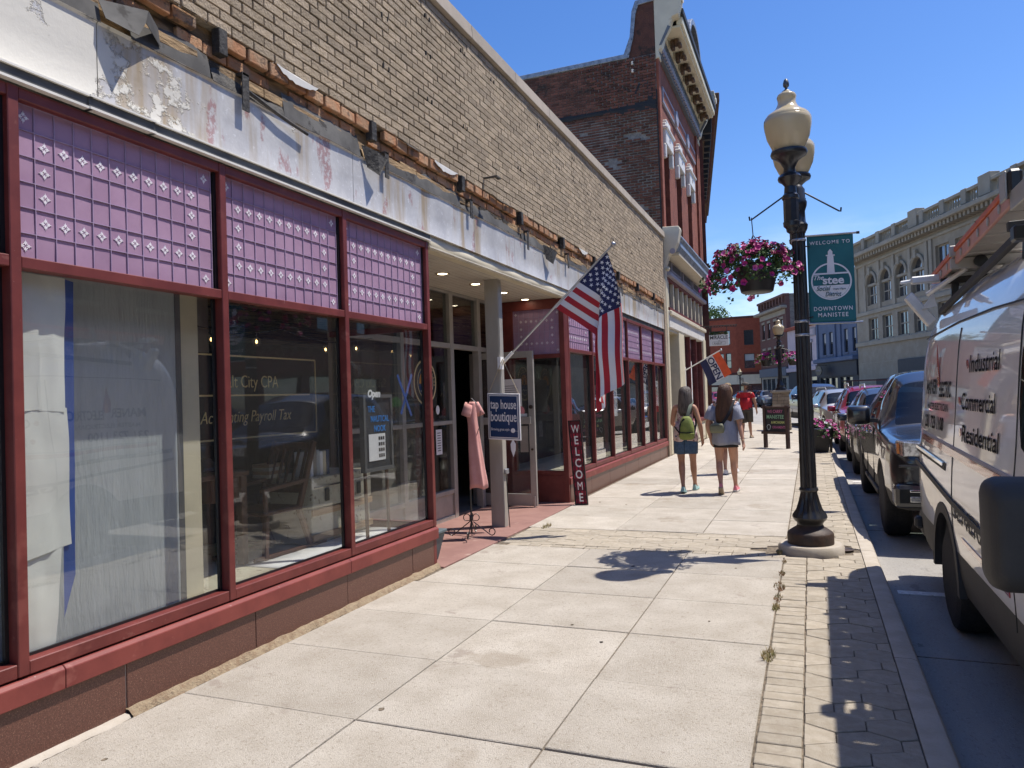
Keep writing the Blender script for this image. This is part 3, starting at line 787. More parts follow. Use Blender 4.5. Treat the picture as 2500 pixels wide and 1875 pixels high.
# door leaf standing open across the recess
dl = thing('open_door', 'weathered grey aluminium glass door standing open with papers taped inside', 'door', (-4.1,9.76,.02))
def dbox(n_, x0,x1,z0,z1,mat='alu',y0=9.74,y1=9.785,par=None,bev=.004): m = MB(); m.box(x0,x1,y0,y1,z0,z1); return m.build(n_, M[mat], par or dl, bevel=bev)
dbox('stile',-4.60,-4.50,.02,2.21); dbox('stile',-3.70,-3.61,.02,2.21); dbox('rail',-4.50,-3.70,.02,.19); dbox('rail',-4.50,-3.70,2.12,2.21)
dbox('pane',-4.50,-3.70,.19,2.12,'glass',9.76,9.764,None,0)
pb = dbox('push_bar',-4.52,-3.66,1.18,1.28,'alu',9.70,9.745)
dbox('poster',-4.12,-3.80,1.32,1.82,'whitepaper',9.752,9.755,None,0)
for (x,z,rx,rz) in [(-4.13,1.84,.055,.08),(-3.83,1.36,.07,.075)]:
    m = MB(); m.prism([(rx*math.cos(k*.35),rz*math.sin(k*.35)) for k in range(18)], (x,9.7505,z), (1,0,0), (0,0,1), (0,.0012,0)); m.build('pink_balloon_print', M['pink'], dl)
for k in range(7): dbox('print_line',-4.06,-4.06+.2*(1 if k else .8),1.72-.03*k,1.727-.03*k,'black',9.7505,9.7515,None,0)
dbox('sticker',-3.90,-3.72,1.285,1.325,'whitepaper',9.738,9.739,None,0)
dbox('note',-3.84,-3.72,.78,1.15,'stucco',9.752,9.755,None,0)
m = MB(); m.lathe([(.028,0),(.028,.03),(.01,.032)], (0,0,0), 12); me = m.mesh('lock', M['rustiron'], smooth=40); obj('lock', me, dl, (-3.655,9.742,1.42), (R(90),0,0)); obj('lock', me, dl, (-3.655,9.742,.82), (R(90),0,0), (.6,.6,.6))
m = MB(); m.box(-3.66,-3.63,9.72,9.74,.0,.16); m.build('door_stop', M['alu'], dl, bevel=.003)
# right return of the recess: red base, window, purple transom in shade
yr = 10.30
def rbox(n_, x0,x1,z0,z1,mat='redframe',y0=10.26,y1=10.34,bev=.004): m = MB(); m.box(x0,x1,y0,y1,z0,z1); return m.build(n_, M[mat], shop, bevel=bev)
rbox('return_panel',-4.40,-3.30,0,.40,'redframe'); rbox('frame_rail',-4.40,-3.30,.40,.462); rbox('frame_rail',-4.40,-3.30,2.125,2.185); rbox('frame_rail',-4.40,-3.30,2.85,2.995)
rbox('mullion',-4.40,-4.11,.462,2.85); rbox('mullion',-3.375,-3.297,0,2.995,y0=10.255,y1=10.30); rbox('pane',-4.11,-3.375,.462,2.125,'glass',10.30,10.304,0)
pn = MB(); pn.box(-4.11,-3.375,10.312,10.322,2.185,2.85); pnl = pn.build('transom_panel', M['purpleline'], shop)
lt = MB(); ncol, nrow = 9, 6
for i in range(ncol+1): x = lerp(-4.11,-3.375,i/ncol); lt.box(x-.003,x+.003,10.299,10.315,2.185,2.85)
for j in range(nrow+1): z = lerp(2.185,2.85,j/nrow); lt.box(-4.11,-3.375,10.30,10.315,z-.003,z+.003)
lt.build('lattice', M['purpleline'], pnl)
tw, th = .735/ncol, .665/nrow
for rr in range(nrow):
    for q in range(ncol):
        obj('tile', tile_mesh(tw,th,motif_at(rr,q,ncol,nrow)), pnl, (lerp(-4.11,-3.375,(q+.5)/ncol),10.308,2.85-(rr+.5)*th), (0,0,-math.pi/2))
# left return of the recess
for (x0,x1,z0,z1,mt) in [(-4.40,-3.30,0,.42,'redframe'),(-4.40,-3.30,2.214,2.268,'redframe'),(-4.40,-3.375,2.96,3.0,'redframe')]:
    m = MB(); m.box(x0,x1,6.10,6.152,z0,z1); m.build('frame_rail', M[mt], shop)
m = MB(); m.box(-4.40,-3.375,6.125,6.129,.42,2.96); m.build('pane', M['glass'], shop)
# ================================================================== behind the shop windows
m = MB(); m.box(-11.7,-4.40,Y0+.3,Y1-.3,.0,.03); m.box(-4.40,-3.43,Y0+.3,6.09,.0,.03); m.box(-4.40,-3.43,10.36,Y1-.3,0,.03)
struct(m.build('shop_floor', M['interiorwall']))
# window platforms
m = MB(); m.box(-4.9,-3.40,3.45,6.05,.03,.36); tag(m.build('display_platform', M['oldpaint']), 'low platform behind the shop window under the chair and trunks', 'platform')
m = MB(); n = 22
rows = []
for i in range(n+1):
    yy = lerp(4.36,6.02,i/n); rows.append([(-4.05+.02*math.sin(i),yy,.364),(-3.75,yy,.366+.006*abs(math.sin(i*.9))),(-3.40,yy,.366+.004*abs(math.sin(i*1.3)))])
m.loft(rows, False, 0, closed=False); o = m.build('white_cloth', M['white'], smooth='all', fix=False); o.modifiers.new('thick','SOLIDIFY').thickness = .004
tag(o, 'white cloth spread on the window platform in the sun', 'cloth')
m = MB(); m.box(-4.9,-3.42,10.62,18.1,.03,.36); tag(m.build('display_platform', M['oldpaint']), 'empty window platform beyond the entrance', 'platform')
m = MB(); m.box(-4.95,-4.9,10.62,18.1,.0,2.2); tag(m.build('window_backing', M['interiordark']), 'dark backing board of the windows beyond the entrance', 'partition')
# room walls seen deep inside
m = MB(); m.box(-6.0,-5.95,3.5,6.1,2.05,3.0); m.build('bulkhead', M['stucco'], shop)
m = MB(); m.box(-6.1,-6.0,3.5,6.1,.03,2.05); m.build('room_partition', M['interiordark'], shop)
# grey boarded partition hard behind the first pane, cream post beside it
m = MB(); m.box(-3.66,-3.60,1.1,3.42,.03,2.32); tag(m.build('grey_partition', M['greyboard'], bevel=.004), 'rough textured grey partition board close behind the shop window', 'partition')
m = MB(); m.box(-3.78,-3.60,3.42,3.462,.03,2.9); tag(m.build('dark_batten', M['interiorwall']), 'dark upright batten between grey board and cream post', 'batten')
m = MB(); m.box(-3.76,-3.62,3.47,3.625,.03,2.9); tag(m.build('cream_post', M['cream'], bevel=.006), 'cream painted post inside the shop window', 'post')
# sheets of paper and blue tape on the inside of the first pane
def sheet(name, lab, P, x, mat, cat, seed, amp=.010, grp=None):
    m = MB(); n1, n2 = 10, 22; rows = []
    (a0,z0),(a1,z1),(a2,z2),(a3,z3) = P      # bl, br, tr, tl
    for i in range(n2+1):
        t = i/n2; row = []
        for j in range(n1+1):
            s = j/n1; yy = lerp(lerp(a0,a1,s), lerp(a3,a2,s), t); zz = lerp(lerp(z0,z1,s), lerp(z3,z2,s), t)
            row.append((x + amp*(noise.noise((yy*5,zz*3,seed))+.7*noise.noise((yy*17,zz*5,seed+5))), yy, zz))
        rows.append(row)
    m.loft(rows, False, 0, closed=False)
    o = m.build(name, M[mat], smooth='all', fix=False); return tag(o, lab, cat, grp)
sheet('paper_sheet','upper narrow paper sheet taped inside the window beside the mullion',[(2.285,1.56),(2.42,1.57),(2.40,2.215),(2.275,2.215)],-3.397,'paper','paper',1,.012)
sheet('paper_sheet','upper long paper sheet taped inside the window along the blue tape',[(2.405,1.565),(2.535,1.555),(2.555,2.215),(2.385,2.215)],-3.402,'paper','paper',2,.012)
sheet('paper_sheet','middle large wrinkled paper sheet taped inside the window',[(2.33,.87),(2.56,.905),(2.55,1.575),(2.275,1.585)],-3.399,'paper','paper',3,.014)
sheet('paper_sheet','lowest creased paper sheet taped inside the window above the sill',[(2.285,.445),(2.475,.445),(2.515,.92),(2.28,.92)],-3.404,'paper','paper',4,.016)
sheet('blue_tape','long strip of blue masking tape beside the paper sheets',[(2.52,.55),(2.585,.75),(2.605,2.205),(2.55,2.215)],-3.412,'bluetape','tape',5,.004)
sheet('blue_tape','short strip of blue masking tape low beside the mullion',[(2.28,.92),(2.32,.93),(2.30,1.60),(2.272,1.60)],-3.414,'bluetape','tape',6,.003)
# accountants' banner
bn = thing('shop_banner','dark blue banner with gold lettering hung inside the shop window','banner',(-4.6,5.3,1.25))
m = MB(); rows = []
for i in range(31):
    yy = lerp(4.46,6.16,i/30); w = .025*math.sin(yy*5); sag = .05*(1-((yy-5.3)/.85)**2)
    rows.append([(-4.62+w,yy,1.24-.0*sag),(-4.62+w*1.2,yy,1.62-sag*.2),(-4.62+w*.6,yy,2.02-sag*.3)])
m.loft(rows, False, 0, closed=False); o = m.build('cloth', M['bannerblue'], bn, smooth='all', fix=False); o.modifiers.new('thick','SOLIDIFY').thickness = .003
def flat_text(body, par, y, z, size, x, mat, **k): return lettering(body, mat, (x,y,z), (0,1,0), (0,0,1), par, size, **k)
flat_text('Salt City CPA', bn, 4.83, 1.72, .155, -4.578, M['gold'], sx=.82, bold=-.001)
flat_text('Accounting Payroll Tax', bn, 4.58, 1.42, .145, -4.578, M['gold'], sx=.82, shear=.28, bold=-.001)
for (a,z) in ((4.5,1.985),(4.5,1.645),(4.5,1.275)):
    m = MB(); m.box(-4.585,-4.58,a,6.10 if z != 1.645 else 6.0,z,z+.014); m.build('gold_rule', M['gold'], bn)
m = MB(); m.box(-4.585,-4.58,6.09,6.105,1.28,1.99); m.build('gold_rule', M['gold'], bn)
# old rocking chair
ch = thing('wooden_chair','dark wooden armchair with tall slatted back inside the shop window','chair',(-4.1,4.8,.36))
def part_bar(n_, p, q, w, h, mat, par): m = MB(); m.bar(p,q,w,h); return m.build(n_, M[mat], par, bevel=.004)
m = MB(); m.box(-4.34,-3.90,4.52,4.98,.70,.735); m.build('seat', M['wood'], ch, bevel=.01)
for x in (-4.32,-3.92):
    part_bar('leg',(x,4.54,.37),(x,4.56,.70),.04,.04,'wood',ch); part_bar('leg',(x,5.10,.37),(x,4.95,.70),.04,.04,'wood',ch)
    part_bar('back_post',(x,4.95,.70),(x,5.17,1.24),.035,.05,'wood',ch); part_bar('arm',(x,4.52,.90),(x,5.02,.93),.05,.03,'wood',ch); part_bar('arm_support',(x,4.56,.73),(x,4.55,.90),.03,.03,'wood',ch)
    part_bar('rocker',(x,4.42,.39),(x,5.3,.372),.03,.03,'wood',ch)
for z,y in ((1.20,5.155),(.86,5.02)): part_bar('back_rail',(-4.32,y,z),(-3.92,y,z),.03,.07,'wood',ch)
for k in range(5): part_bar('back_slat',(-4.27+.075*k,5.02,.88),(-4.27+.075*k,5.14,1.18),.03,.012,'wood',ch)
part_bar('stretcher',(-4.32,4.55,.50),(-3.92,4.55,.50),.025,.025,'wood',ch)
# desk with an old telephone
dk = thing('desk','dark wooden desk with drawer inside the shop window','desk',(-4.3,4.2,.36))
m = MB(); m.box(-4.6,-3.98,3.85,4.46,1.03,1.07); m.build('top', M['wood'], dk, bevel=.008)
for (x,y) in ((-4.56,3.9),(-4.02,3.9),(-4.56,4.41),(-4.02,4.41)): part_bar('leg',(x,y,.36),(x,y,1.03),.06,.06,'wood',dk)
m = MB(); m.box(-4.56,-4.01,4.10,4.44,.86,1.03); dr = m.build('drawer', M['wood'], dk, bevel=.006)
m = MB(); m.sphere((-4.0,4.28,.95),.016,8,6); m.build('knob', M['brassring'], dr, smooth='all')
m = MB(); m.loft([[(-4.3+a*.12*s,4.30+b*.10*s,1.07+h) for a,b in ((-1,-1),(1,-1),(1,1),(-1,1))] for s,h in ((1,0),(.95,.03),(.55,.08),(.5,.1))]); 
tag(m.build('telephone', M['black'], bevel=.01, smooth=40), 'black object like an old telephone on the wooden desk', 'telephone')
# two stacked painted trunks
tk = thing('trunk','weathered cream painted wooden trunk with dark latches, upper of two','trunk',(-4.15,5.57,.67)); tk2 = thing('trunk','weathered wooden chest with pale slats, lower of two','trunk',(-4.15,5.57,.364))
m = MB(); m.box(-4.42,-3.90,5.12,6.0,.67,.935); m.build('body', M['oldpaint'], tk, bevel=.01)
for y in (5.30,5.78):
    m = MB(); m.box(-3.898,-3.885,y-.03,y+.03,.72,.83); m.build('latch', M['black'], tk, bevel=.006)
m = MB(); m.box(-3.899,-3.892,5.13,5.99,.845,.857); m.build('lid_seam', M['black'], tk)
m = MB(); m.box(-4.42,-3.92,5.12,6.0,.366,.668); m.build('body', M['oldpaint'], tk2, bevel=.01)
for z in (.40,.61):
    m = MB(); m.box(-3.92,-3.895,5.11,6.01,z,z+.055); m.build('slat', M['palewood'], tk2, bevel=.004)
bcol = ['whitepaper','stucco','greyboard','whitepaper','cream','navy']
for k in range(6):
    a = 5.16+.045*k; m = MB(); m.box(-4.12,-3.95,a,a+.04,.937,.937+rnd(.2,.27)); tag(m.build('book', M[bcol[k]], bevel=.004), 'upright book in the row on the cream trunk', 'book', 'books standing on the trunk')
for k in range(4):
    m = MB(); m.box(-4.45,-4.27,5.02,5.22,.937+.03*k,.965+.03*k); tag(m.build('book', M['palewood' if k % 2 else 'cream'], bevel=.003), 'book in the flat pile at the end of the cream trunk', 'book', 'books piled on the trunk')
# string of warm bulbs
sl = thing('string_lights','string of small warm glass bulbs across the shop window','string lights',(-3.7,4.6,2.1))
pts = []
for i in range(41):
    yy = lerp(3.63,6.05,i/40); pts.append((-3.85+.1*math.sin(yy),yy,2.17-.07*abs(math.sin((yy-3.63)*2.6))))
m = MB(); m.tube(pts, .004, 5); m.build('wire', M['black'], sl)
mk('filament', (1,.8,.5), .4, emit=(1,.62,.22), estr=6)
for i in (3,7,15,29,36):
    p = pts[i]; m = MB(); m.sphere((p[0],p[1],p[2]-.07),.030,10,8,0,(1,1,1.25)); bb = m.build('bulb', M['glass'], sl, smooth='all')
    m = MB(); m.sphere((p[0],p[1],p[2]-.07),.009,6,5,0,(1,1,1.6)); m.build('filament', M['filament'], bb)
    m = MB(); m.tube([(p[0],p[1],p[2]),(p[0],p[1],p[2]-.04)], .011, 7); m.build('socket', M['black'], bb)
# green shaded lamp
gl = thing('banker_lamp','small lamp with green glass shade deep in the shop','lamp',(-4.75,4.35,1.07))
mk('greenglass', (.03,.30,.04), .25, emit=(.05,.6,.05), estr=.35)
m = MB(); m.lathe([(.02,0),(.02,.45)], (-4.75,4.52,1.07), 8); m.build('stem', M['brassring'], gl)
m = MB(); m.lathe([(.16,.42),(.15,.50),(.09,.57),(.02,.59)], (-4.75,4.52,1.07), 18); m.build('shade', M['greenglass'], gl, smooth='all')
# signs in the third pane
ns = thing('framed_poster','dark framed poster with blue lettering and a white photo sheet','poster',(-3.5,5.5,.45))
m = MB(); m.box(-3.53,-3.50,5.30,5.72,.98,1.60); m.build('board', M['interiordark'], ns)
for (a,c_,z0,z1) in ((5.28,5.31,.96,1.62),(5.71,5.74,.96,1.62),(5.31,5.71,1.59,1.62),(5.31,5.71,.96,.99)):
    m = MB(); m.box(-3.53,-3.485,a,c_,z0,z1); m.build('frame', M['interiorwall'], ns)
part_bar('easel_leg',(-3.52,5.34,.36),(-3.53,5.34,.97),.025,.025,'wood',ns); part_bar('easel_leg',(-3.52,5.68,.36),(-3.53,5.68,.97),.025,.025,'wood',ns)
mk('signblue', (.03,.22,.60), .6)
for t_,y,z in (('THE',5.36,1.47),('NAUTICAL',5.40,1.385),('NOOK',5.45,1.30)): flat_text(t_, ns, y, z, .075, -3.497, M['signblue'], sx=.8, bold=.001)
m = MB(); m.box(-3.497,-3.494,5.36,5.62,1.05,1.28); sh = m.build('photo_sheet', M['whitepaper'], ns)
for r_ in range(4):
    for c_ in range(3):
        m = MB(); m.box(-3.493,-3.492,5.51+.034*c_,5.535+.034*c_,1.075+.05*r_,1.105+.05*r_); m.build('photo', M['char'], sh)
m = MB(); m.bar((-3.40,5.70,1.79),(-3.40,5.93,1.42),.03,.003,up=(1,0,0)); m.bar((-3.403,5.96,1.80),(-3.403,5.75,1.44),.03,.003,up=(1,0,0)); tag(m.build('blue_tape_cross', M['bluetape']), 'cross of blue tape on the window glass', 'tape')
op = flat_text('Open', None, 5.32, 1.60, .085, -3.47, M['white'], shear=.2, bold=.004); op.name = 'open_sign'; tag(op, 'small white script Open sign hanging in the window', 'sign')
# papers in the far windows
for k,(y,z,w,h,lab) in enumerate([(13.35,1.15,.35,.6,'white poster with scribble in the farther shop window, nearer the entrance'),(16.0,1.15,.4,.62,'white poster with oval drawing in the farther shop window, next to the yard sign'),(17.3,1.25,.5,.6,'white sheet with bold black strokes in the last shop window')]):
    m = MB(); m.box(-3.40,-3.396,y,y+w,z,z+h); pp = tag(m.build('window_poster', M['whitepaper']), lab, 'poster')
    if k < 2:
        m = MB(); m.tube([(-3.393,y+w/2+.08*math.cos(a*.5),z+h/2+.16*math.sin(a*.5)) for a in range(13)], .006, 5); m.build('scribble', M['bluetape'], pp)
    else:
        for q in range(4): m = MB(); m.bar((-3.394,y+.1+.08*q,z+.45),(-3.394,y+.16+.08*q,z+.1+.05*q),.03,.002,up=(1,0,0)); m.build('stroke', M['black'], pp)
# ================================================================== other buildings
mk('redbrick', (.28,.085,.048), .85, c2=(.20,.058,.034), scale=5, bump=.2, bscale=40, pvar=.22, spots=[(26,.60,(.14,.035,.02),.6)])
mk('oldbrick', (.155,.062,.042), .9, c2=(.11,.046,.033), scale=5, bump=.35, bscale=40, pvar=.42, spots=[(2.2,.60,(.03,.022,.018),.85),(20,.62,(.17,.10,.07),.5)])
mk('greymortar', (.20,.185,.17), .95, c2=(.27,.255,.235), scale=9, bump=.4, bscale=30)
mk('tar', (.012,.011,.010), .6, var=.3)
mk('rooflash', (.33,.36,.40), .4, c2=(.20,.22,.25), scale=6, metallic=.4, spots=[(9,.6,(.06,.06,.06),.7)])
mk('modillion', (.085,.045,.02), .7, var=.3)
mk('slateblue', (.115,.13,.15), .7, c2=(.15,.165,.185), scale=8)
mk('lilacgrey', (.30,.29,.34), .55, var=.06)
mk('limestone', (.29,.25,.19), .85, c2=(.34,.30,.235), scale=1.4, bump=.1, bscale=20, spots=[(1.5,.64,(.24,.21,.16),.5)])
mk('limestone2', (.31,.275,.215), .85, c2=(.36,.325,.26), scale=.9, bump=.1, bscale=20)
mk('bluepaint', (.10,.135,.215), .75, var=.08, scale=1)
mk('darkblue', (.022,.026,.038), .6, var=.1)
mk('palepink', (.52,.44,.47), .75, var=.06, scale=1)
mk('brownbrick', (.155,.078,.062), .9, c2=(.125,.062,.05), scale=8, bump=.2, bscale=15)
mk('greybrick', (.25,.235,.20), .95, c2=(.16,.15,.125), scale=3, bump=.3, bscale=12, stretch=(1,1,2.5))
mk('farred', (.30,.075,.040), .9, c2=(.25,.06,.032), scale=3, bump=.15, bscale=15)
mk('maroonwall', (.085,.032,.026), .85, var=.2, scale=4)
mk('sashblack', (.015,.016,.018), .4, var=.1)
mk('sashwhite', (.62,.62,.60), .5, var=.05)
mk('farglass', (.22,.24,.28), .03, var=.1, metallic=.85)
mk('blind', (.45,.46,.46), .8, var=.05)
mk('opaque', (.03,.03,.032), .8)

class Fac:
    """a facade frame: u along the wall, z up, d outwards"""
    def __init__(s, o, a, parent):
        s.o = Vector(o); s.a = Vector(a).normalized(); s.n = Vector((s.a.y, -s.a.x, 0)); s.par = parent
    def P(s, u, z, d=0): return s.o + s.a*u + s.n*d + Vector((0,0,z))
    def cells(s, m, u0,u1,z0,z1,d0,d1,mi=0):
        q = [s.P(u,z,d) for z in (z0,z1) for (u,d) in ((u0,d0),(u1,d0),(u1,d1),(u0,d1))]
        m.add(q, [(0,3,2,1),(4,5,6,7),(0,1,5,4),(1,2,6,5),(2,3,7,6),(3,0,4,7)], mi)
    def box(s, name, mat, u0,u1,z0,z1,d0,d1,par=None,bev=0):
        m = MB(); s.cells(m,u0,u1,z0,z1,d0,d1); return m.build(name, M[mat], par or s.par, bevel=bev)
    def wall(s, name, mat, W, H, ops, th=.3, z0=0, u0=0):
        us = sorted({u0, u0+W, *[o[0] for o in ops], *[o[1] for o in ops]}); zs = sorted({z0, H, *[o[2] for o in ops], *[o[3] for o in ops]})
        m = MB()
        for j in range(len(zs)-1):
            i = 0
            while i < len(us)-1:
                def hole(k): 
                    cu, cz = (us[k]+us[k+1])/2, (zs[j]+zs[j+1])/2
                    return any(o[0] < cu < o[1] and o[2] < cz < o[3] for o in ops)
                if hole(i): i += 1; continue
                k = i
                while k+1 < len(us)-1 and not hole(k+1): k += 1
                s.cells(m, us[i], us[k+1], zs[j], zs[j+1], -th, 0); i = k+1
        return m.build(name, M[mat], s.par)
    def window(s, u0,u1,z0,z1, sash='sashblack', gl='farglass', inset=.14, fr=.06, meet=True, mun=0, sill=None, lintel=None, blind=0):
        w = MB(); s.cells(w,u0,u0+fr,z0,z1,-inset-.05,-inset+.02); s.cells(w,u1-fr,u1,z0,z1,-inset-.05,-inset+.02); s.cells(w,u0+fr,u1-fr,z0,z0+fr,-inset-.05,-inset+.02); s.cells(w,u0+fr,u1-fr,z1-fr,z1,-inset-.05,-inset+.02)
        if meet: s.cells(w,u0+fr,u1-fr,(z0+z1)/2-fr/2,(z0+z1)/2+fr/2,-inset-.04,-inset+.025)
        for k in range(mun):
            u = lerp(u0,u1,(k+1)/(mun+1)); s.cells(w,u-fr/2,u+fr/2,z0+fr,z1-fr,-inset-.045,-inset+.022)
        win = w.build('window', M[sash], s.par)
        s.box('pane', gl, u0+fr*.5,u1-fr*.5,z0+fr*.5,z1-fr*.5,-inset-.03,-inset-.02,win)
        if blind: s.box('blind', 'blind', u0+fr,u1-fr,z1-(z1-z0)*blind,z1-fr,-inset-.02,-inset-.012,win)
        if sill: s.box('sill', sill, u0-.1,u1+.1,z0-.13,z0,-inset,.07,win,.01)
        if lintel: s.box('lintel', lintel, u0-.12,u1+.12,z1,z1+.26,-.1,.035,win,.01)
        return win

# ---- red brick building with the bracketed cornice, next to the tan one
rb = thing('red_brick_building','tall red brick building with cream bracketed cornice and white window hoods','building',(-6.5,22.2,0))
YA, YB = 18.56, 25.9
F = Fac((-3.3,YA,0), (0,1,0), rb); W = YB-YA
wins = [(.55,1.42),(2.58,3.42),(4.62,5.46)]
F.wall('facade_wall','redbrick', W, 10.9, [(a,c_,5.75,7.95) for a,c_ in wins], .4, 5.45)
b = MB(); b.box(-12,-3.7,YA+.05,YB-.02,-.1,10.1); b.build('building_core', M['maroonwall'], rb)
# side wall over the roof of the tan building, brick by brick
b = MB(); b.box(-12,-3.302,YA-.02,YA+.06,5.3,8.80); b.box(-12,-3.302,YA-.02,YA+.06,8.80,10.12); sw = b.build('side_wall', M['greymortar'], rb)
m = MB(); m.prism([(-4.02,10.12),(-3.302,10.12),(-3.302,11.45),(-3.70,11.45),(-3.78,11.2),(-3.86,10.6)], (0,YA+.34,0), (1,0,0), (0,0,1), (0,-.36,0)); m.build('parapet_end', M['oldbrick'], rb)
L_, Hc = .215, .071
cells = []
for r in range(int((10.12-5.42)/Hc)):
    z = 5.42+Hc*(r+.5); x = -3.302-L_*(.5 if r % 2 else 0)
    if r % 2: cells.append((-3.302-L_*.25, z, L_*.5))
    while x > -9.2: cells.append((x-L_/2, z, L_)); x -= L_
# visible above the tan coping: the nearest bricks become parts
def above(c): return c[1] > 5.55 + max(0,(-3.35-c[0]))*.95
visb = sorted([c for c in cells if above(c) and c[2] > .15], key=lambda c: -c[0]-.35*c[1])
near = set(visb[:300])
bmsh = [ (lambda w_: (lambda m: m.mesh('brick', M['oldbrick'], bevel=.006))((lambda m: m.box(-w_/2,w_/2,-.03,0,-.029,.029))(MB())))(w_) for w_ in (.203,.196,.185)]
rest = MB()
for c in cells:
    if not above(c): continue
    low = c[1] < 8.72
    if low and noise.noise((c[0]*2.6,c[1]*4.5,.4)) > .42: continue            # smeared over with mortar
    dy = -.020 - (rnd(0,.012)); sh = rnd(.45,.95)*(1-.35*max(0,noise.noise((c[0]*1.5,c[1]*2,3)))) if low else 1
    if c in near: obj('brick', random.choice(bmsh), sw, (c[0]+rnd(-.006,.006), YA+.028-.03+dy+.004, c[1]), (rnd(-.03,.03),rnd(-.03,.03),rnd(-.03,.03)), (rnd(.9,1),1,sh))
    else:
        w_ = c[2]*.47; h_ = .029*sh; rest.box(c[0]-w_,c[0]+w_,YA-.02+dy*.6,YA,c[1]-h_,c[1]+h_)
stuff(rest.build('bricks', M['oldbrick'], sw))
# tar line of an old roof
m = MB(); rows = []
for i in range(40):
    x = lerp(-7.5,-3.32,i/39); z = 8.85 - .02*i/39 + .04*noise.noise((x*3,1,1)); h = .06+.04*noise.noise((x*4,5,2)) + (.05 if i > 30 else 0)
    rows.append([(x,YA-.052,z-h),(x,YA-.058,z),(x,YA-.052,z+h)])
m.loft(rows, False, 0, closed=False); m.build('tar_line', M['tar'], sw, fix=False)
m = MB(); rows = []
for i in range(20):
    x = lerp(-3.85,-3.42,i/19); z = 9.15+.30*math.sin(i/19*3.1)+.03*noise.noise((x*9,1,1)); h = .05+.04*noise.noise((x*8,5,2))
    rows.append([(x,YA-.052,z-h),(x,YA-.056,z),(x,YA-.052,z+h)])
m.loft(rows, False, 0, closed=False); m.build('tar_line', M['tar'], sw, fix=False)
m = MB(); m.box(-3.52,-3.40,YA-.053,YA-.048,8.8,9.3); m.build('tar_line', M['tar'], sw)
# roof edge flashing and insulators
m = MB(); m.box(-12,-4.0,YA-.07,YA+.3,10.12,10.24); m.build('roof_flashing', M['rooflash'], rb, bevel=.01)
m = MB(); m.prism([(-4.10,10.24),(-3.98,10.12),(-3.84,10.62),(-3.76,11.22),(-3.68,11.43),(-3.28,11.45),(-3.28,11.56),(-3.76,11.55),(-3.86,11.30),(-3.93,10.66)], (0,YA+.36,0), (1,0,0), (0,0,1), (0,-.42,0)); m.build('parapet_flashing', M['rooflash'], rb, bevel=.008)
for z in (9.72,9.92):
    m = MB(); m.lathe([(.02,0),(.035,.02),(.02,.045),(.035,.07),(.015,.09)], (-3.88,YA-.08,z), 10); m.build('insulator', M['whitetrim'], sw, smooth=40)
m = MB(); m.box(-3.315,-3.285,YA-.04,YA-.02,5.6,9.2); m.build('downpipe', M['tar'], rb)
# facade dressing
for (a,c_) in wins:
    F.window(a,c_,5.75,7.95,'sashblack','farglass',.2,.07)
    h = F.box('window_hood','whitetrim',a-.10,c_+.12,7.96,8.52,-.02,.12,None,.02)
    F.box('hood_cap','whitetrim',a-.16,c_+.18,8.34,8.42,.0,.17,h,.02); F.box('hood_top','whitetrim',a+.16,c_-.14,8.52,8.68,-.02,.10,h,.02)
    for u in (a-.07,c_+.09): F.box('hood_bracket','whitetrim',u-.07,u+.07,7.60,7.96,-.02,.11,h,.02)
    m = MB(); m.prism([(0,-.09),(.06,0),(0,.09),(-.06,0)], F.P((a+c_)/2,8.2,.122), F.a, (0,0,1), F.n*.01); m.build('hood_rosette', M['lilacgrey'], h)
bp = F.box('belt_panel','lilacgrey',.62,6.45,9.10,9.52,-.02,.05,None,.01)
F.box('panel_field','redbrick',.70,2.25,9.18,9.44,.05,.056,bp); F.box('panel_field','redbrick',2.85,4.3,9.18,9.44,.05,.056,bp); F.box('panel_field','redbrick',4.9,6.38,9.18,9.44,.05,.056,bp)
for u in (2.55,4.6):
    m = MB(); m.prism([(.22*math.cos(k*.35),.22*math.sin(k*.35)) for k in range(18)], F.P(u,9.31,.05), F.a, (0,0,1), F.n*.05); m.build('panel_boss', M['lilacgrey'], bp)
for u in (0.0,6.70,7.06):
    F.box('pilaster','redbrick',u,u+.26,5.45,10.2,-.01,.07,None,.01)
fz = F.box('frieze','slateblue',.1,W-.1,10.16,10.80,-.02,.10)
for k in range(34):
    u = .2+.205*k; F.box('dentil','lilacgrey',u,u+.11,10.22,10.40,.10,.17,fz,.008)
    F.box('dentil','slateblue',u+.02,u+.16,10.46,10.72,.10,.15,fz,.008)
cn = F.box('cornice','cream',.28,W-.28,10.80,10.86,-.02,.60,None,.006)
F.box('cornice_lip','cream',.28,W-.28,10.86,11.06,.50,.66,cn,.02); F.box('cornice_cap','tar',.2,W-.2,11.06,11.24,-.2,.70,cn,.02); F.box('parapet','tar',.1,W-.1,11.24,11.62,-.3,.25,cn,.02)
F.box('cornice_bed','cream',.28,W-.28,10.66,10.80,-.02,.20,cn,.02)
for k in range(8):
    u = .95+.79*k; md = MB()
    F.cells(md,u-.11,u+.11,10.56,10.78,.24,.34); F.cells(md,u-.11,u+.11,10.66,10.80,.34,.46); F.cells(md,u-.11,u+.11,10.60,10.70,.42,.52); md.build('modillion', M['modillion'], cn, bevel=.02)
    F.box('coffer','creamshell',u+.20,u+.60,10.785,10.80,.24,.48,cn)
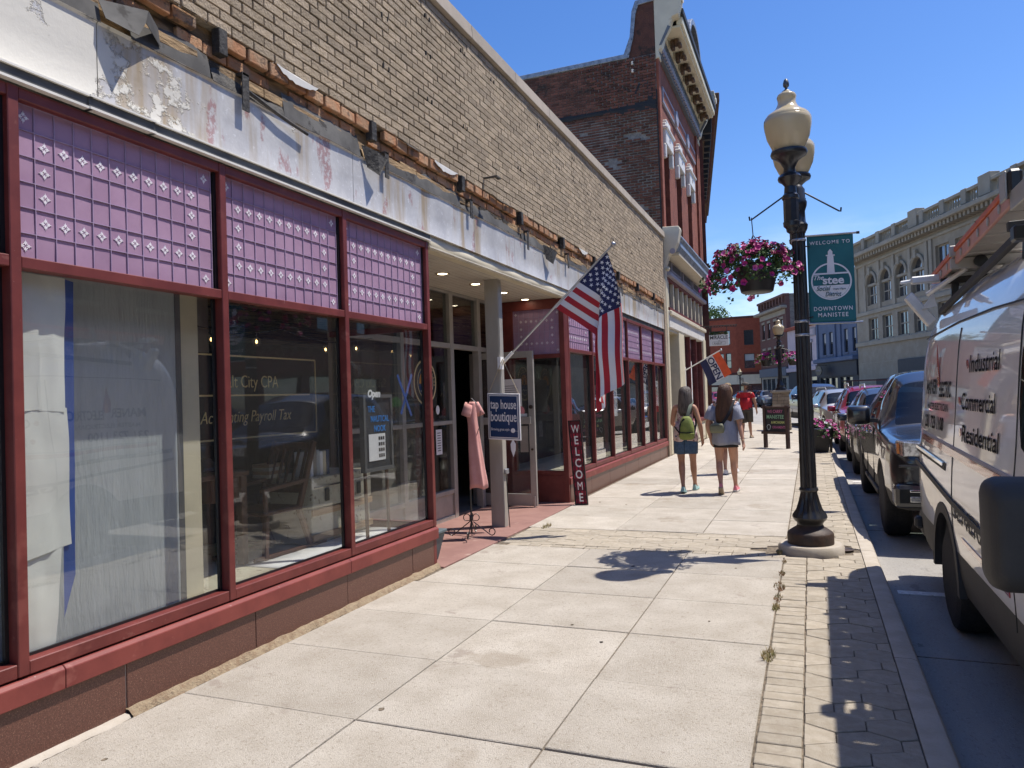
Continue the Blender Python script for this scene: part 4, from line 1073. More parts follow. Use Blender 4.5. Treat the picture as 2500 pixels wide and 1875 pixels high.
# end brackets of the cornice
for u in (-.02,W-.30):
    m = MB(); prof = [(0,9.98),(.10,10.0),(.08,10.18),(.16,10.26),(.22,10.52),(.36,10.74),(.44,10.96),(.60,11.0),(.66,11.2),(.70,11.5),(.66,11.72),(.0,11.74)]
    m.prism([(p[0],p[1]) for p in prof], F.P(u,0,0), F.n, (0,0,1), F.a*.30); eb = m.build('end_bracket', M['creamshell'], rb, bevel=.012)
    m = MB(); m.prism([(.10,10.30),(.16,10.30),(.40,10.72),(.33,10.76)], F.P(u-.006,0,0), F.n, (0,0,1), F.a*.02); m.build('bracket_panel', M['slateblue'], eb)
    m = MB(); m.lathe([(.09,0),(.09,.03),(.03,.035)], (0,0,0), 14); obj('scroll', m.mesh('scroll', M['whitetrim'], smooth=40), eb, F.P(u+.15,11.4,.69), (0,R(90),0))
# round-headed pediment on top
m = MB(); rr, cu, cz = 1.25, 4.7, 11.62
P = [(cu+rr*math.cos(math.pi*k/20), cz+rr*math.sin(math.pi*k/20)) for k in range(21)]
m.prism([(p[0],p[1]) for p in P], F.P(0,0,-.15), F.a, (0,0,1), F.n*.30); pd = m.build('pediment', M['tar'], rb)
m = MB(); rings = []
for k in range(21):
    a = math.pi*k/20; rings.append([F.P(cu+q*math.cos(a), cz+q*math.sin(a), d) for q,d in ((1.2,.1),(1.36,.1),(1.36,.42),(1.2,.42))])
m.loft(rings); m.build('pediment_rim', M['rooflash'], pd, bevel=.01)
F.box('parapet_block','tar',6.3,6.9,11.62,12.1,-.3,.35,None,.03)

# ground-floor shopfront of the red building
sf = thing('cream_shopfront','cream painted shopfront with transom windows under a grey gutter cornice','shopfront',(-3.3,22.2,0))
G = Fac((-3.3,YA,0), (0,1,0), sf)
co = G.box('cornice_soffit','creamshell',.3,7.2,5.02,5.10,-.05,.36,None,.01)
m = MB(); m.prism([(.0,5.10),(.36,5.10),(.42,5.22),(.40,5.34),(.46,5.44),(.44,5.50),(.0,5.52)], G.P(.28,0,0), G.n, (0,0,1), G.a*7.05); m.build('gutter', M['rooflash'], sf, bevel=.01)
m = MB(); m.prism([(0,4.45),(.03,4.45),(.05,4.75),(.14,5.0),(.28,5.10),(.38,5.30),(.44,5.62),(.42,5.70),(0,5.72)], G.P(-.03,0,0), G.n, (0,0,1), G.a*.32); cs = m.build('console', M['creamshell'], sf, bevel=.012)
m = MB(); m.lathe([(.07,0),(.07,.02),(.03,.022)], (0,0,0), 14); obj('scroll', m.mesh('scroll', M['lilacgrey'], smooth=40), cs, (-3.05,YA-.035,5.08), (R(90),0,0))
m = MB(); m.sphere((-3.2,YA+.05,4.66),.06,10,8); m.build('console_knob', M['cream'], cs, smooth='all')
G.box('frieze_board','slateblue',.3,7.2,4.62,5.03,-.1,0)
for (a,c_) in ((1.0,2.55),(2.9,4.45),(4.8,6.4)):
    fp = G.box('frieze_panel','lilacgrey',a,c_,4.74,5.0,0,.04,None,.008); G.box('panel_field','darkblue',a+.12,c_-.12,4.79,4.96,.04,.045,fp)
G.box('frieze_sill','lilacgrey',.25,7.2,4.52,4.64,-.05,.14,None,.02)
G.box('transom_head','redframe',.4,7.1,4.44,4.52,-.1,.03)
G.box('transom_sill','redframe',.4,7.1,3.66,3.74,-.1,.06)
for k in range(9):
    u = .42+.80*k; G.box('transom_mullion','cream',u,u+.12,3.74,4.44,-.1,.02,None,.006)
    if k < 8: G.box('pane','farglass',u+.12,u+.80,3.74,4.44,-.07,-.06)
sg = G.box('sign_band','whitetrim',.35,7.1,3.22,3.66,-.15,.05,None,.02); G.box('sign_moulding','creamshell',.35,7.1,3.54,3.66,.05,.11,sg,.02)
G.box('recess_ceiling','cream',.3,1.85,3.14,3.22,-1.2,.0)
for (a,c_,d) in ((.0,.22,.05),(1.85,2.75,.03),(6.62,7.2,.06)): G.box('pier','cream',a,c_,0,3.3 if a else 4.5,-.25,d,None,.012)
G.box('recess_back','interiordark',.25,1.85,0,3.15,-1.2,-1.15); G.box('pane','farglass',.3,1.85,.5,2.9,-.6,-.59)
G.box('bulkhead','cream',2.75,6.62,0,.62,-.2,.02,None,.01); G.box('sill','redframe',2.75,6.62,.62,.72,-.2,.08,None,.01)
for k in range(2): G.box('bulkhead_panel','creamshell',2.95+1.85*k,4.6+1.85*k,.12,.52,.02,.04,None,.01)
for (a,c_) in ((2.75,4.05),(4.05,5.35),(5.35,6.62)):
    fr = G.box('mullion','redframe',c_-.09,c_,.72,3.22,-.15,.0,None,.006); G.box('pane','glassdark',a,c_-.09,.72,3.22,-.09,-.085,fr)
G.box('room_back','interiordark',2.75,6.62,.2,3.2,-1.6,-1.5)
G.box('window_notice','whitepaper',2.95,3.5,1.55,2.3,-.08,-.075); G.box('window_notice','whitepaper',4.2,4.7,1.2,2.5,-.08,-.075)
mk('redglow', (.8,.05,.05), .5, emit=(1,.05,.04), estr=1.2)
G.box('neon_bar','redglow',.5,1.2,2.25,2.29,-.75,-.72)

# ---- maroon building following the bend
mb_ = thing('maroon_building','dark maroon building with bracketed brown cornice where the street bends','building',(-6,34,0))
A = Vector((-.145,.99,0)).normalized(); K = Fac((-3.12,25.95,0), A, mb_)
K.wall('facade_wall','maroonwall', 17, 11.1, [], 1.2)
kc = K.box('cornice','maroonwall',0,17,11.1,11.5,-.2,.5,None,.02); K.box('cornice_cap','modillion',0,17,11.5,11.8,-.2,.62,kc,.02)
for k in range(24): K.box('bracket','tar',.3+.7*k,.5+.7*k,10.55,11.1,0,.34,kc,.02)
for k in range(4): K.box('string_course','modillion',0,17,3.6+2.2*k,3.75+2.2*k,0,.07)

# ---- right-hand row along the bend
d_ = Vector((-.342,.94,0)).normalized()
P0 = Vector((3.6,64,0))
def rowF(t, parent): # frame running towards the camera, so that its outward side faces the street
    p = P0 + d_*t; return Fac((p.x,p.y,0), -d_, parent)
# Fac.n must point to the street (left); with a = -d_, n = (a.y,-a.x) points left-down
sb_ = thing('limestone_building','pale limestone bank building with arched upper windows and roof balustrade','building',(12,54,0))
S = rowF(0, sb_)
arch = [(2.05,3.55),(4.30,5.80),(6.55,8.05),(8.80,10.30)]
rect = [(11.75,13.3),(13.95,15.45),(16.3,17.8),(18.5,20.0),(20.7,22.2)]
ops = [(a,c_,7.65,9.95) for a,c_ in arch] + [(a,c_,7.65,10.22) for a,c_ in rect] + [(a,c_,5.02,6.68) for a,c_ in arch+rect] + [(8.3,12.2,.0,3.3)]
S.wall('facade_wall','limestone', 26, 11.4, ops, .5)
b = MB(); S.cells(b,0,26,-.1,11.3,-14,-.9); b.build('building_core', M['opaque'], sb_)
for a,c_ in arch:
    c0, r0 = (a+c_)/2, (c_-a)/2; zc_ = 9.95-r0
    S.window(a,c_,7.65,zc_-.05,'limestone2','farglass',.2,.09,True,1)
    for sgn in (-1,1):
        P = [(c0+sgn*r0*math.sin(math.pi/2*k/8), zc_+r0*math.cos(math.pi/2*k/8)) for k in range(9)] + [(c0+sgn*r0,9.95)]
        m = MB(); m.prism(P, S.P(0,0,-.45), S.a, (0,0,1), S.n*.452); m.build('spandrel', M['limestone'], sb_)
    m = MB(); m.prism([(c0+r0*math.cos(math.pi*k/14), zc_+r0*math.sin(math.pi*k/14)) for k in range(15)], S.P(0,0,-.24), S.a, (0,0,1), S.n*.02); m.build('fanlight', M['farglass'], sb_)
    m = MB(); rings = []
    for k in range(15):
        an = math.pi*k/14; rings.append([S.P(c0+q*math.cos(an), zc_+q*math.sin(an), d) for q,d in ((r0,0),(r0+.26,0),(r0+.26,.12),(r0+.1,.16),(r0,.06))])
    m.loft(rings); hd = m.build('arch_moulding', M['limestone2'], sb_)
    S.box('keystone','limestone2',c0-.16,c0+.16,9.9,10.45,-.05,.22,hd,.02)
    S.box('transom_bar','limestone2',a,c_,zc_-.12,zc_+.06,-.24,-.05)
for a,c_ in rect: S.window(a,c_,7.65,10.22,'limestone2','farglass',.2,.09,True,1,'limestone2')
for a,c_ in arch+rect: S.window(a,c_,5.02,6.68,'limestone2','farglass',.2,.08,True,1,'limestone2')
for u in (.15,1.55,3.9,6.15,8.4,10.55,11.1,15.75,20.2): S.box('pilaster','limestone2',u,u+.36,7.25,10.75,-.02,.10,None,.02)
for (z0,z1,d) in ((4.62,4.95,.16),(6.95,7.25,.14),(10.75,10.95,.12),(11.18,11.4,.2)): S.box('string_course','limestone2',-.05,26,z0,z1,-.02,d,None,.03)
co = S.box('cornice','limestone2',-.35,26,11.4,11.68,-.3,.85,None,.04)
for k in range(62): S.box('dentil','limestone',.0+.42*k,.22+.42*k,11.12,11.4,.0,.62,co)
bal = S.box('balustrade_base','limestone2',-.1,26,11.68,11.86,-.1,.4,None,.02)
S.box('balustrade_rail','limestone2',-.1,26,12.5,12.68,-.06,.42,bal,.02)
for u in (-.1,2.3,4.7,7.1,9.4,10.8,13.2,15.5,17.2,20.0,22.5): S.box('balustrade_pier','limestone2',u,u+(.5 if u not in (9.4,17.2) else 1.1),11.86,12.72 if u not in (9.4,17.2) else 13.0,-.12,.46,bal,.02)
u = .5
bmh = MB(); bmh.lathe([(.07,0),(.09,.05),(.06,.1),(.10,.25),(.05,.5),(.08,.6),(.08,.64)], (0,0,0), 7); bmh = bmh.mesh('baluster', M['limestone2'], smooth=50)
while u < 25:
    if not any(q-.12 < u < q+(.6 if q not in (9.4,17.2) else 1.2) for q in (-.1,2.3,4.7,7.1,9.4,10.8,13.2,15.5,17.2,20.0,22.5)): obj('baluster', bmh, bal, S.P(u,11.86,.17))
    u += .27
S.box('shop_entrance','darkblue',8.3,12.2,0,3.3,-.5,-.3); S.box('shop_fascia','darkblue',6.8,12.6,2.35,3.35,0,.25,None,.02)
S.box('ground_notice','darkblue',3.0,5.6,1.6,2.1,.0,.05); 
for z in (3.3,2.0): S.box('rustication_joint','limestone2',0,26,z,z+.05,-.01,.02)
# blue-grey building with black shopfront
bb_ = thing('blue_grey_building','blue grey painted building with tall sash windows over a black shopfront','building',(5,70,0))
B = rowF(8.3, bb_); W = 8.2
bw = [(1.15,1.95),(2.65,3.45),(5.75,6.5),(7.35,8.05)]
B.wall('facade_wall','bluepaint', W, 9.6, [(a,c_,4.40,6.32) for a,c_ in bw]+[(a,c_,7.3,8.7) for a,c_ in bw], .4, 3.9)
b = MB(); B.cells(b,0,W,-.1,9.5,-12,-.8); b.build('building_core', M['opaque'], bb_)
for a,c_ in bw: B.window(a,c_,4.40,6.32,'sashblack','farglass',.15,.06,True,0,'bluepaint',None,.45); B.window(a,c_,7.3,8.7,'sashblack','farglass',.15,.06)
for u in (0,3.9,5.0): B.box('pilaster','bluepaint',u,u+.3,3.9,9.4,-.01,.12,None,.02)
B.box('cornice','darkblue',-.1,W+.1,9.4,9.8,-.2,.4,None,.04)
B.box('shop_cornice','bluepaint',-.1,W+.1,3.72,4.08,-.3,.45,None,.05); B.box('shop_fascia','darkblue',0,W,2.5,3.72,-.4,.12)
B.wall('shopfront','darkblue', W, 2.5, [(a,a+1.1,.5,2.4) for a in (.4,1.7,3.0,4.7,6.0)], .3)
for a in (.4,1.7,3.0,4.7,6.0): B.window(a,a+1.1,.5,2.4,'sashblack','farglass',.12,.05,False)
os_ = thing('oval_sign','small black oval shop sign with pale script on the blue grey building','sign',tuple(B.P(1.9,3.0,.5)))
m = MB(); m.prism([(.75*math.cos(k*.3),.42*math.sin(k*.3)) for k in range(21)], B.P(2.1,3.05,.75), B.a, (0,0,1), B.n*.06); m.build('board', M['sashblack'], os_)
lettering('dwellhood', M['lilacgrey'], B.P(1.55,3.0,.815), B.a, (0,0,1), os_, .24, shear=.2, ext=.002)
m = MB(); m.bar(B.P(2.1,3.5,.1), B.P(2.1,3.5,1.0), .03,.03); m.bar(B.P(2.1,3.45,.78), B.P(2.1,3.5,.78), .03,.03); m.build('bracket', M['black'], os_)
# low pale building with arched window
pb_ = thing('pale_pink_building','low pale pink building with one tall arched window and red roof edge','building',(1,74,0))
Pf = rowF(16.2, pb_); Pw = 7.85
Pf.wall('facade_wall','palepink', Pw, 7.3, [(6.0,6.55,4.05,5.75)], .4, 3.6)
b = MB(); Pf.cells(b,0,Pw,-.1,7.0,-10,-.8); b.build('building_core', M['opaque'], pb_)
Pf.window(6.0,6.55,4.05,5.75,'sashblack','farglass',.12,.05); Pf.box('window_hood','lilacgrey',5.8,6.75,5.75,6.05,-.02,.12,None,.03)
Pf.box('frieze_panel','lilacgrey',5.2,7.6,6.35,7.1,-.02,.1,None,.03); Pf.box('panel_field','palepink',5.6,7.2,6.5,6.95,.1,.12); Pf.box('roof_edge','farred',-.1,Pw,7.3,7.6,-.4,.3,None,.03)
Pf.box('shopfront','darkblue',0,Pw,0,3.2,-.4,.02); Pf.box('shop_cornice','palepink',0,Pw,3.2,3.6,-.3,.25,None,.03)
for a in (3.0,4.6,6.2): Pf.box('pane','farglass',a,a+1.3,.5,2.6,.02,.03)
bs = thing('butterfly_sign','white shop sign with dark lettering under the pale pink building','sign',tuple(Pf.P(6.4,1.6,.5)))
m = MB(); m.box(0,0.01,0,0.01,0,0.01); 
Pf.par = bs; Pf.box('board','whitepaper',5.2,7.4,1.35,2.3,.45,.5); lettering("US", M['navy'], Pf.P(5.5,1.75,.51), Pf.a, (0,0,1), bs, .55, ext=.003, bold=.01); Pf.box('dark_mark','navy',6.4,7.1,1.5,1.75,.5,.51)
# brown brick corner building
cb = thing('brown_brick_building','three storey brown brick building with corbelled parapet and pale lintels','building',(-4,86,0))
C = rowF(25.2, cb); Cw = 8.9
cw = [(.9,1.75),(2.8,3.65),(4.9,5.75),(7.0,7.85)]
C.wall('facade_wall','brownbrick', Cw, 11.0, [(a,c_,7.1,8.75) for a,c_ in cw]+[(a,c_,4.35,5.85) for a,c_ in cw], .4, 3.8)
for a,c_ in cw:
    C.window(a,c_,7.1,8.75,'sashblack','farglass',.15,.07,True,0,'limestone','limestone',.4); C.window(a,c_,4.35,5.85,'sashblack','farglass',.15,.07,True,0,'limestone','limestone')
C.box('cornice','limestone',-.5,Cw+.1,9.75,10.05,-.1,.55,None,.05); C.box('name_band','limestone2',.2,Cw-.2,9.2,9.7,-.01,.05)
C.box('parapet_cap','brownbrick',-.1,Cw,11.0,11.25,-.4,.25,None,.03)
for k in range(9): C.box('corbel','brownbrick',.2+1.0*k,.5+1.0*k,10.4,11.0,0,.2)
b = MB(); C.cells(b,.02,Cw-.35,-.1,10.9,-14,-.8); b.build('building_core', M['opaque'], cb)
m = MB(); C.cells(m,Cw-.35,Cw,0,11.0,-14,-.4); m.build('side_wall', M['greybrick'], cb)
m = MB(); C.cells(m,Cw-.45,Cw+.05,11.0,11.2,-14,-.4); m.build('side_coping', M['greybrick'], cb)
C.box('awning','slateblue',0,Cw,2.9,3.8,-.3,.25,None,.03); C.wall('shopfront','stucco', Cw, 2.9, [(a,a+1.3,.4,2.7) for a in (.4,1.9,3.4,5.2,6.9)], .3)
for a in (.4,1.9,3.4,5.2,6.9): C.window(a,a+1.3,.4,2.7,'sashblack','farglass',.12,.05,False,1)
# orange-red brick building closing the view
fb = thing('orange_brick_building','plain orange red brick building closing the view at the bend','building',(-10,93,0))
Q = Fac((-7.85,90,0), (1,0,0), fb)
Q.wall('facade_wall','farred', 2.95, 10.0, [(.9,1.95,6.85,8.6),(.85,2.0,4.15,5.85)], .4, 3.4)
Q.window(.9,1.95,6.85,8.6,'sashblack','opaque',.12,.08,False,0,'farred'); Q.window(.85,2.0,4.15,5.85,'sashblack','farglass',.12,.08,True,0,'farred',None,.5)
Q2 = Fac((-15.9,92.4,0), (8.05,-2.4,0), fb)
Q2.wall('facade_wall','farred', 8.4, 10.0, [(7.0,7.7,7.0,8.7),(5.6,6.2,7.0,8.7),(6.1,6.85,4.2,6.0),(7.1,7.75,4.2,6.0)], .4, 3.4)
for (a,c_,z0,z1) in [(7.0,7.7,7.0,8.7),(5.6,6.2,7.0,8.7),(6.1,6.85,4.2,6.0),(7.1,7.75,4.2,6.0)]: Q2.window(a,c_,z0,z1,'sashblack','farglass',.12,.08,True)
for q,w_ in ((Q,2.95),(Q2,8.4)):
    q.box('coping','maroonwall',0,w_,10.0,10.25,-.4,.12,None,.02); q.box('sign_band','creamshell',0,w_-(.35 if q is Q else 0),2.3,3.4,-.2,.08); q.box('band_head','maroonwall',0,w_,3.4,3.65,-.3,.12)
    q.wall('shopfront','maroonwall', w_, 2.3, [(a,a+1.0,.5,2.1) for a in ((.3,1.6) if q is Q else (.5,2,3.5,5,6.6))], .3)
    for a in ((.3,1.6) if q is Q else (.5,2,3.5,5,6.6)): q.window(a,a+1.0,.5,2.1,'sashblack','farglass',.12,.05,False)
lettering('FI', M['maroonwall'], Q.P(.2,2.55,.085), Q.a, (0,0,1), fb, .7, ext=.004, bold=.01)
b = MB(); Q.cells(b,.1,2.9,-.1,9.9,-12,-.8); Q2.cells(b,.1,8.3,-.1,9.9,-12,-.8); b.build('building_core', M['opaque'], fb)

# ---- across the street, mirrored in the shop windows and the van
oc = thing('opposite_building','dark brick commercial building across the street with shop windows','building',(17,14,0))
O = Fac((14,34.5,0), (0,-1,0), oc)
ow = [(2+3.2*k, 3.4+3.2*k) for k in range(17)]
O.wall('facade_wall','brownbrick', 60, 9.2, [(a,c_,5,7.2) for a,c_ in ow]+[(a-.6,c_+.6,.6,2.8) for a,c_ in ow], .4)
for a,c_ in ow:
    O.window(a,c_,5,7.2,'sashblack','farglass',.15,.07,True,0,'limestone','limestone'); O.window(a-.6,c_+.6,.6,2.8,'sashblack','farglass',.15,.07,False)
O.box('cornice','limestone2',0,60,9.2,9.7,-.3,.5,None,.05); O.box('sign_band','redframe',0,60,3.0,3.9,0,.12)
b = MB(); O.cells(b,0,60,-.1,9.1,-10,-.9); b.build('building_core', M['opaque'], oc)
m = MB(); m.box(10.6,14.0,-26,34.5,ZR-.02,0); struct(m.build('far_pavement', M['concrete']))
m = MB(); m.prism([(10.6,34.5),(14.2,34.5),(3.7,64.2),(-6.6,92),(-9.6,92),(0.6,64)], (0,0,ZR-.02), (1,0,0), (0,1,0), (0,0,.15)); struct(m.build('far_pavement', M['concrete']))
# ================================================================== street furniture
def globe_material():
    m = bpy.data.materials.new('globe'); m.use_nodes = True; N = m.node_tree.nodes; L = m.node_tree.links; N.clear()
    o = N.new('ShaderNodeOutputMaterial'); d = N.new('ShaderNodeBsdfDiffuse'); t = N.new('ShaderNodeBsdfTranslucent'); g = N.new('ShaderNodeBsdfGlossy')
    ge = N.new('ShaderNodeNewGeometry'); nz = N.new('ShaderNodeTexNoise'); nz.inputs['Scale'].default_value = 70; L.new(ge.outputs['Position'], nz.inputs[0])
    bp = N.new('ShaderNodeBump'); bp.inputs['Strength'].default_value = .25; bp.inputs['Distance'].default_value = .004; L.new(nz.outputs['Fac'], bp.inputs['Height'])
    for s in (d, t): s.inputs[0].default_value = (.80,.67,.42,1)
    g.inputs[0].default_value = (1,1,1,1); g.inputs['Roughness'].default_value = .16
    for s in (d, g): L.new(bp.outputs[0], s.inputs['Normal'])
    a = N.new('ShaderNodeMixShader'); a.inputs[0].default_value = .42; L.new(d.outputs[0], a.inputs[1]); L.new(t.outputs[0], a.inputs[2])
    f = N.new('ShaderNodeFresnel'); f.inputs[0].default_value = 1.45; b = N.new('ShaderNodeMixShader'); L.new(f.outputs[0], b.inputs[0]); L.new(a.outputs[0], b.inputs[1]); L.new(g.outputs[0], b.inputs[2])
    L.new(b.outputs[0], o.inputs[0]); return m
M['globe'] = globe_material()
mk('pewter', (.10,.105,.11), .45, metallic=.6)
mk('galv', (.42,.43,.45), .35, metallic=.7)
def globe_head(root, c, s=1.0):
    """fitter cup, acorn globe and finial with its bottom rim at c"""
    m = MB(); m.lathe([(.05,-.36),(.07,-.33),(.10,-.30),(.115,-.27),(.095,-.24),(.06,-.22),(.055,-.17),(.075,-.13),(.09,-.10),(.14,-.06),(.17,-.045),(.178,-.02),(.172,.0),(.14,.01)], (0,0,0), 24)
    h = obj('globe_holder', m.mesh('globe_holder', M['blackiron'], smooth=35), root, c, (0,0,0), (s,s,s))
    m = MB(); m.lathe([(.135,0),(.165,.05),(.205,.14),(.225,.24),(.23,.29),(.228,.325),(.215,.335)], (0,0,0), 32); m.lathe([(.222,.325),(.218,.345),(.195,.375),(.15,.405),(.115,.435),(.095,.47),(.085,.50),(.088,.53),(.095,.555),(.085,.58),(.055,.60),(.035,.615)], (0,0,0), 32)
    obj('globe', m.mesh('globe', M['globe'], smooth=50), root, c, (0,0,0), (s,s,s))
    m = MB(); m.lathe([(.05,.605),(.035,.62),(.015,.635),(.012,.65),(.028,.665),(.03,.695),(.02,.73),(.004,.745)], (0,0,0), 14)
    obj('finial', m.mesh('finial', M['pewter'], smooth=50), root, c, (0,0,0), (s,s,s))
def lamp_shaft(root, x, y, z0, z1, r0, r1, name='shaft'):
    m = MB(); m.lathe([(r0,z0),(lerp(r0,r1,.5),lerp(z0,z1,.5)),(r1,z1)], (x,y,0), 32, 0, (.90,-1,99)); return m.build(name, M['blackiron'], root, smooth=30)

# ---- the near lamp: round foot, flared fluted base, twin globes along the street
lp = thing('street_lamp','black cast iron street lamp with two cream acorn globes on a round concrete foot','street lamp',(-.05,7.6,0))
m = MB(); m.lathe([(.295,-.02),(.295,.05),(.275,.075),(.0,.08)], (-.05,7.6,0), 32); m.build('concrete_foot', M['curb'], lp, smooth=40)
m = MB(); m.lathe([(.208,.078),(.208,.17),(.20,.185),(.165,.21),(.125,.235),(.115,.255)], (-.05,7.6,0), 36); m.build('base_plinth', M['rustiron'], lp, smooth=35)
m = MB(); m.lathe([(.115,.25),(.12,.275),(.145,.30),(.157,.325),(.152,.35),(.118,.40),(.096,.47),(.076,.55),(.075,.60)], (-.05,7.6,0), 32, 0, (.88,.34,.56)); m.build('flared_base', M['blackiron'], lp, smooth=35)
m = MB(); m.lathe([(.080,.57),(.088,.585),(.080,.605)], (-.05,7.6,0), 32); m.build('collar', M['blackiron'], lp, smooth=35)
lamp_shaft(lp, -.05, 7.6, .60, 3.06, .074, .060)
for z in (2.05,2.18,2.96,3.04):
    m = MB(); m.lathe([(.0655,0),(.068,.004),(.068,.020),(.0655,.024)], (-.05,7.6,z), 24); m.build('band_clamp', M['galv'] if z != 3.04 else M['blackiron'], lp, smooth=35)
m = MB(); m.lathe([(.064,3.04),(.084,3.08),(.09,3.12),(.072,3.15),(.068,3.25),(.085,3.30),(.09,3.34),(.075,3.37),(.075,3.46),(.05,3.50),(.0,3.51)], (-.05,7.6,0), 24); m.build('capital', M['blackiron'], lp, smooth=35)
ga = Vector((-.10,7.17,3.665)); gb = Vector((-.07,8.03,3.665)); mid = Vector((-.05,7.6,3.38))
for g_ in (ga, gb):
    hz = Vector((g_.x,g_.y,0)); m = MB(); pts = []
    for k in range(13):
        t = k/12; p = mid.lerp(Vector((g_.x,g_.y,3.30)), math.sin(t*math.pi/2)); p.z = 3.28 - .10*math.sin(math.pi*t) + .12*t*t; pts.append(p)
    m.tube(pts, [.028-.006*k/12 for k in range(13)], 10); m.build('arm', M['blackiron'], lp, smooth=40)
    m = MB(); m.tube([mid+Vector((0,0,.05)), mid.lerp(Vector((g_.x,g_.y,3.36)),.5)+Vector((0,0,.10)), Vector((g_.x,g_.y,3.33))], .018, 8); m.build('scroll_arm', M['blackiron'], lp, smooth=40)
    m = MB(); m.lathe([(.02,2.96),(.045,2.98),(.05,3.01),(.070,3.03),(.074,3.07),(.066,3.075),(.066,3.27),(.076,3.28),(.072,3.31),(.055,3.33),(.05,3.39)], (g_.x,g_.y,0), 16, 0, (.92,3.07,3.28)); m.build('arm_socket', M['blackiron'], lp, smooth=35)
    globe_head(lp, (g_.x, g_.y, 3.715), .90)
# hanging hooks
def hook(a, b, par):
    a = Vector(a); b = Vector(b); m = MB(); up = Vector((0,0,.045)); out = (b-a).normalized()
    m.tube([a, b, b+out*.018+Vector((0,0,.004)), b+out*.024+up], .008, 7); return m.build('hook_arm', M['black'], par, smooth=40)
hook((-.09,7.58,3.46),(-.47,7.55,3.215),lp); hook((.0,7.6,3.44),(.315,7.6,3.215),lp)

# ---- petunias
mk('leaf', (.045,.085,.022), .6, c2=(.075,.13,.035), scale=30, spec=.3)
mk('petal', (.46,.012,.19), .6, c2=(.34,.008,.13), scale=60, sheen=.2)
mk('petalpink', (.72,.16,.42), .6, c2=(.60,.08,.32), scale=60, sheen=.2)
mk('petalwhite', (.78,.74,.76), .6)
mk('plasticblack', (.013,.013,.014), .45, c2=(.02,.02,.02), scale=9)
def blossom_mesh(mat, r=.030):
    m = MB(); n = 10; c = (0,0,0); ring1 = []; ring2 = []
    for k in range(n):
        a = 2*math.pi*k/n; q = r*(1.0 if k % 2 == 0 else .80)
        ring1.append((.35*q*math.cos(a),.35*q*math.sin(a),.004)); ring2.append((q*math.cos(a),q*math.sin(a),.012 if k % 2 == 0 else .018))
    m.add([(0,0,-.022)]+ring1+ring2, [(0,1+k,1+(k+1)%n) for k in range(n)]+[(1+k,1+n+k,1+n+(k+1)%n,1+(k+1)%n) for k in range(n)])
    return m.mesh('blossom', M[mat], smooth='all', fix=False)
BL = [blossom_mesh('petal'), blossom_mesh('petal'), blossom_mesh('petalpink'), blossom_mesh('petalwhite')]
def foliage(pts, mat, n_per, spread, size, par, name='leaves'):
    m = MB()
    for p in pts:
        for _ in range(n_per):
            c = Vector(p)+Vector((rnd(-1,1),rnd(-1,1),rnd(-1,1)))*spread
            d = Vector((rnd(-1,1),rnd(-1,1),rnd(-.3,1))).normalized(); u = d.orthogonal().normalized(); w = d.cross(u); s = size*rnd(.6,1.2)
            m.add([c, c+u*s*.35+d*s*.5, c+d*s, c-u*s*.35+d*s*.5], [(0,1,2,3)])
    return stuff(m.build(name, M[mat], par, fix=False))
def blossoms(pts, par, weights=(5,5,3,.4), s=1.0):
    for p, nrm in pts:
        o = obj('blossom', random.choices(BL, weights)[0], par, p); q = Vector(nrm).to_track_quat('Z','Y'); o.rotation_euler = q.to_euler(); k = s*rnd(.8,1.25); o.scale = (k,k,k)
        o.matrix_parent_inverse = wmat(par).inverted()
hb = thing('flower_basket','hanging black basket overflowing with magenta petunias on the lamp hook','flower basket',(-.44,7.5,2.50))
m = MB(); cx, cy = -.44, 7.50
m.lathe([(.0,2.49),(.135,2.49),(.150,2.50),(.205,2.735),(.215,2.74),(.215,2.76),(.195,2.76),(.17,2.72),(.0,2.72)], (cx,cy,0), 28); m.build('pot', M['plasticblack'], hb, smooth=35)
for k in range(3):
    a = 2*math.pi*k/3+.4; m = MB(); m.tube([(cx+.2*math.cos(a),cy+.2*math.sin(a),2.75),(cx-.02,cy+.03,3.06)], .0045, 5); m.build('hanger_wire', M['black'], hb)
m = MB(); m.tube([(-.47,7.55,3.235),(cx-.02,cy+.03,3.06)], .005, 5); m.build('hanger_wire', M['black'], hb)
lp_pts = []; fl = []
random.seed(21)
for k in range(420):
    a = rnd(0,6.283); e = random.random(); 
    # mound on top and trailing skirts round the rim, longer towards the shop side
    if e < .5:
        r = .30*math.sqrt(random.random()); z = 2.78 + .17*(1-(r/.34)**2)*rnd(.5,1.1)
    else:
        trail = (.36 if math.cos(a) < .1 else .24); t = random.random(); r = .24+.18*t*(1 if math.cos(a) < .2 else .8); z = 2.80-trail*t*rnd(.5,1.0)
    p = (cx+r*math.cos(a)*1.12-.03, cy+r*math.sin(a), z); lp_pts.append(p)
foliage(lp_pts, 'leaf', 7, .045, .042, hb)
for k in range(290):
    p = random.choice(lp_pts); v = Vector((p[0]-cx,p[1]-cy,(p[2]-2.70)*1.2+.05)).normalized(); fl.append((Vector(p)+v*rnd(.03,.07), v+Vector((rnd(-.4,.4),rnd(-.4,.4),rnd(-.1,.5)))))
blossoms(fl, hb, (7,6,2.5,.4))
random.seed(8)
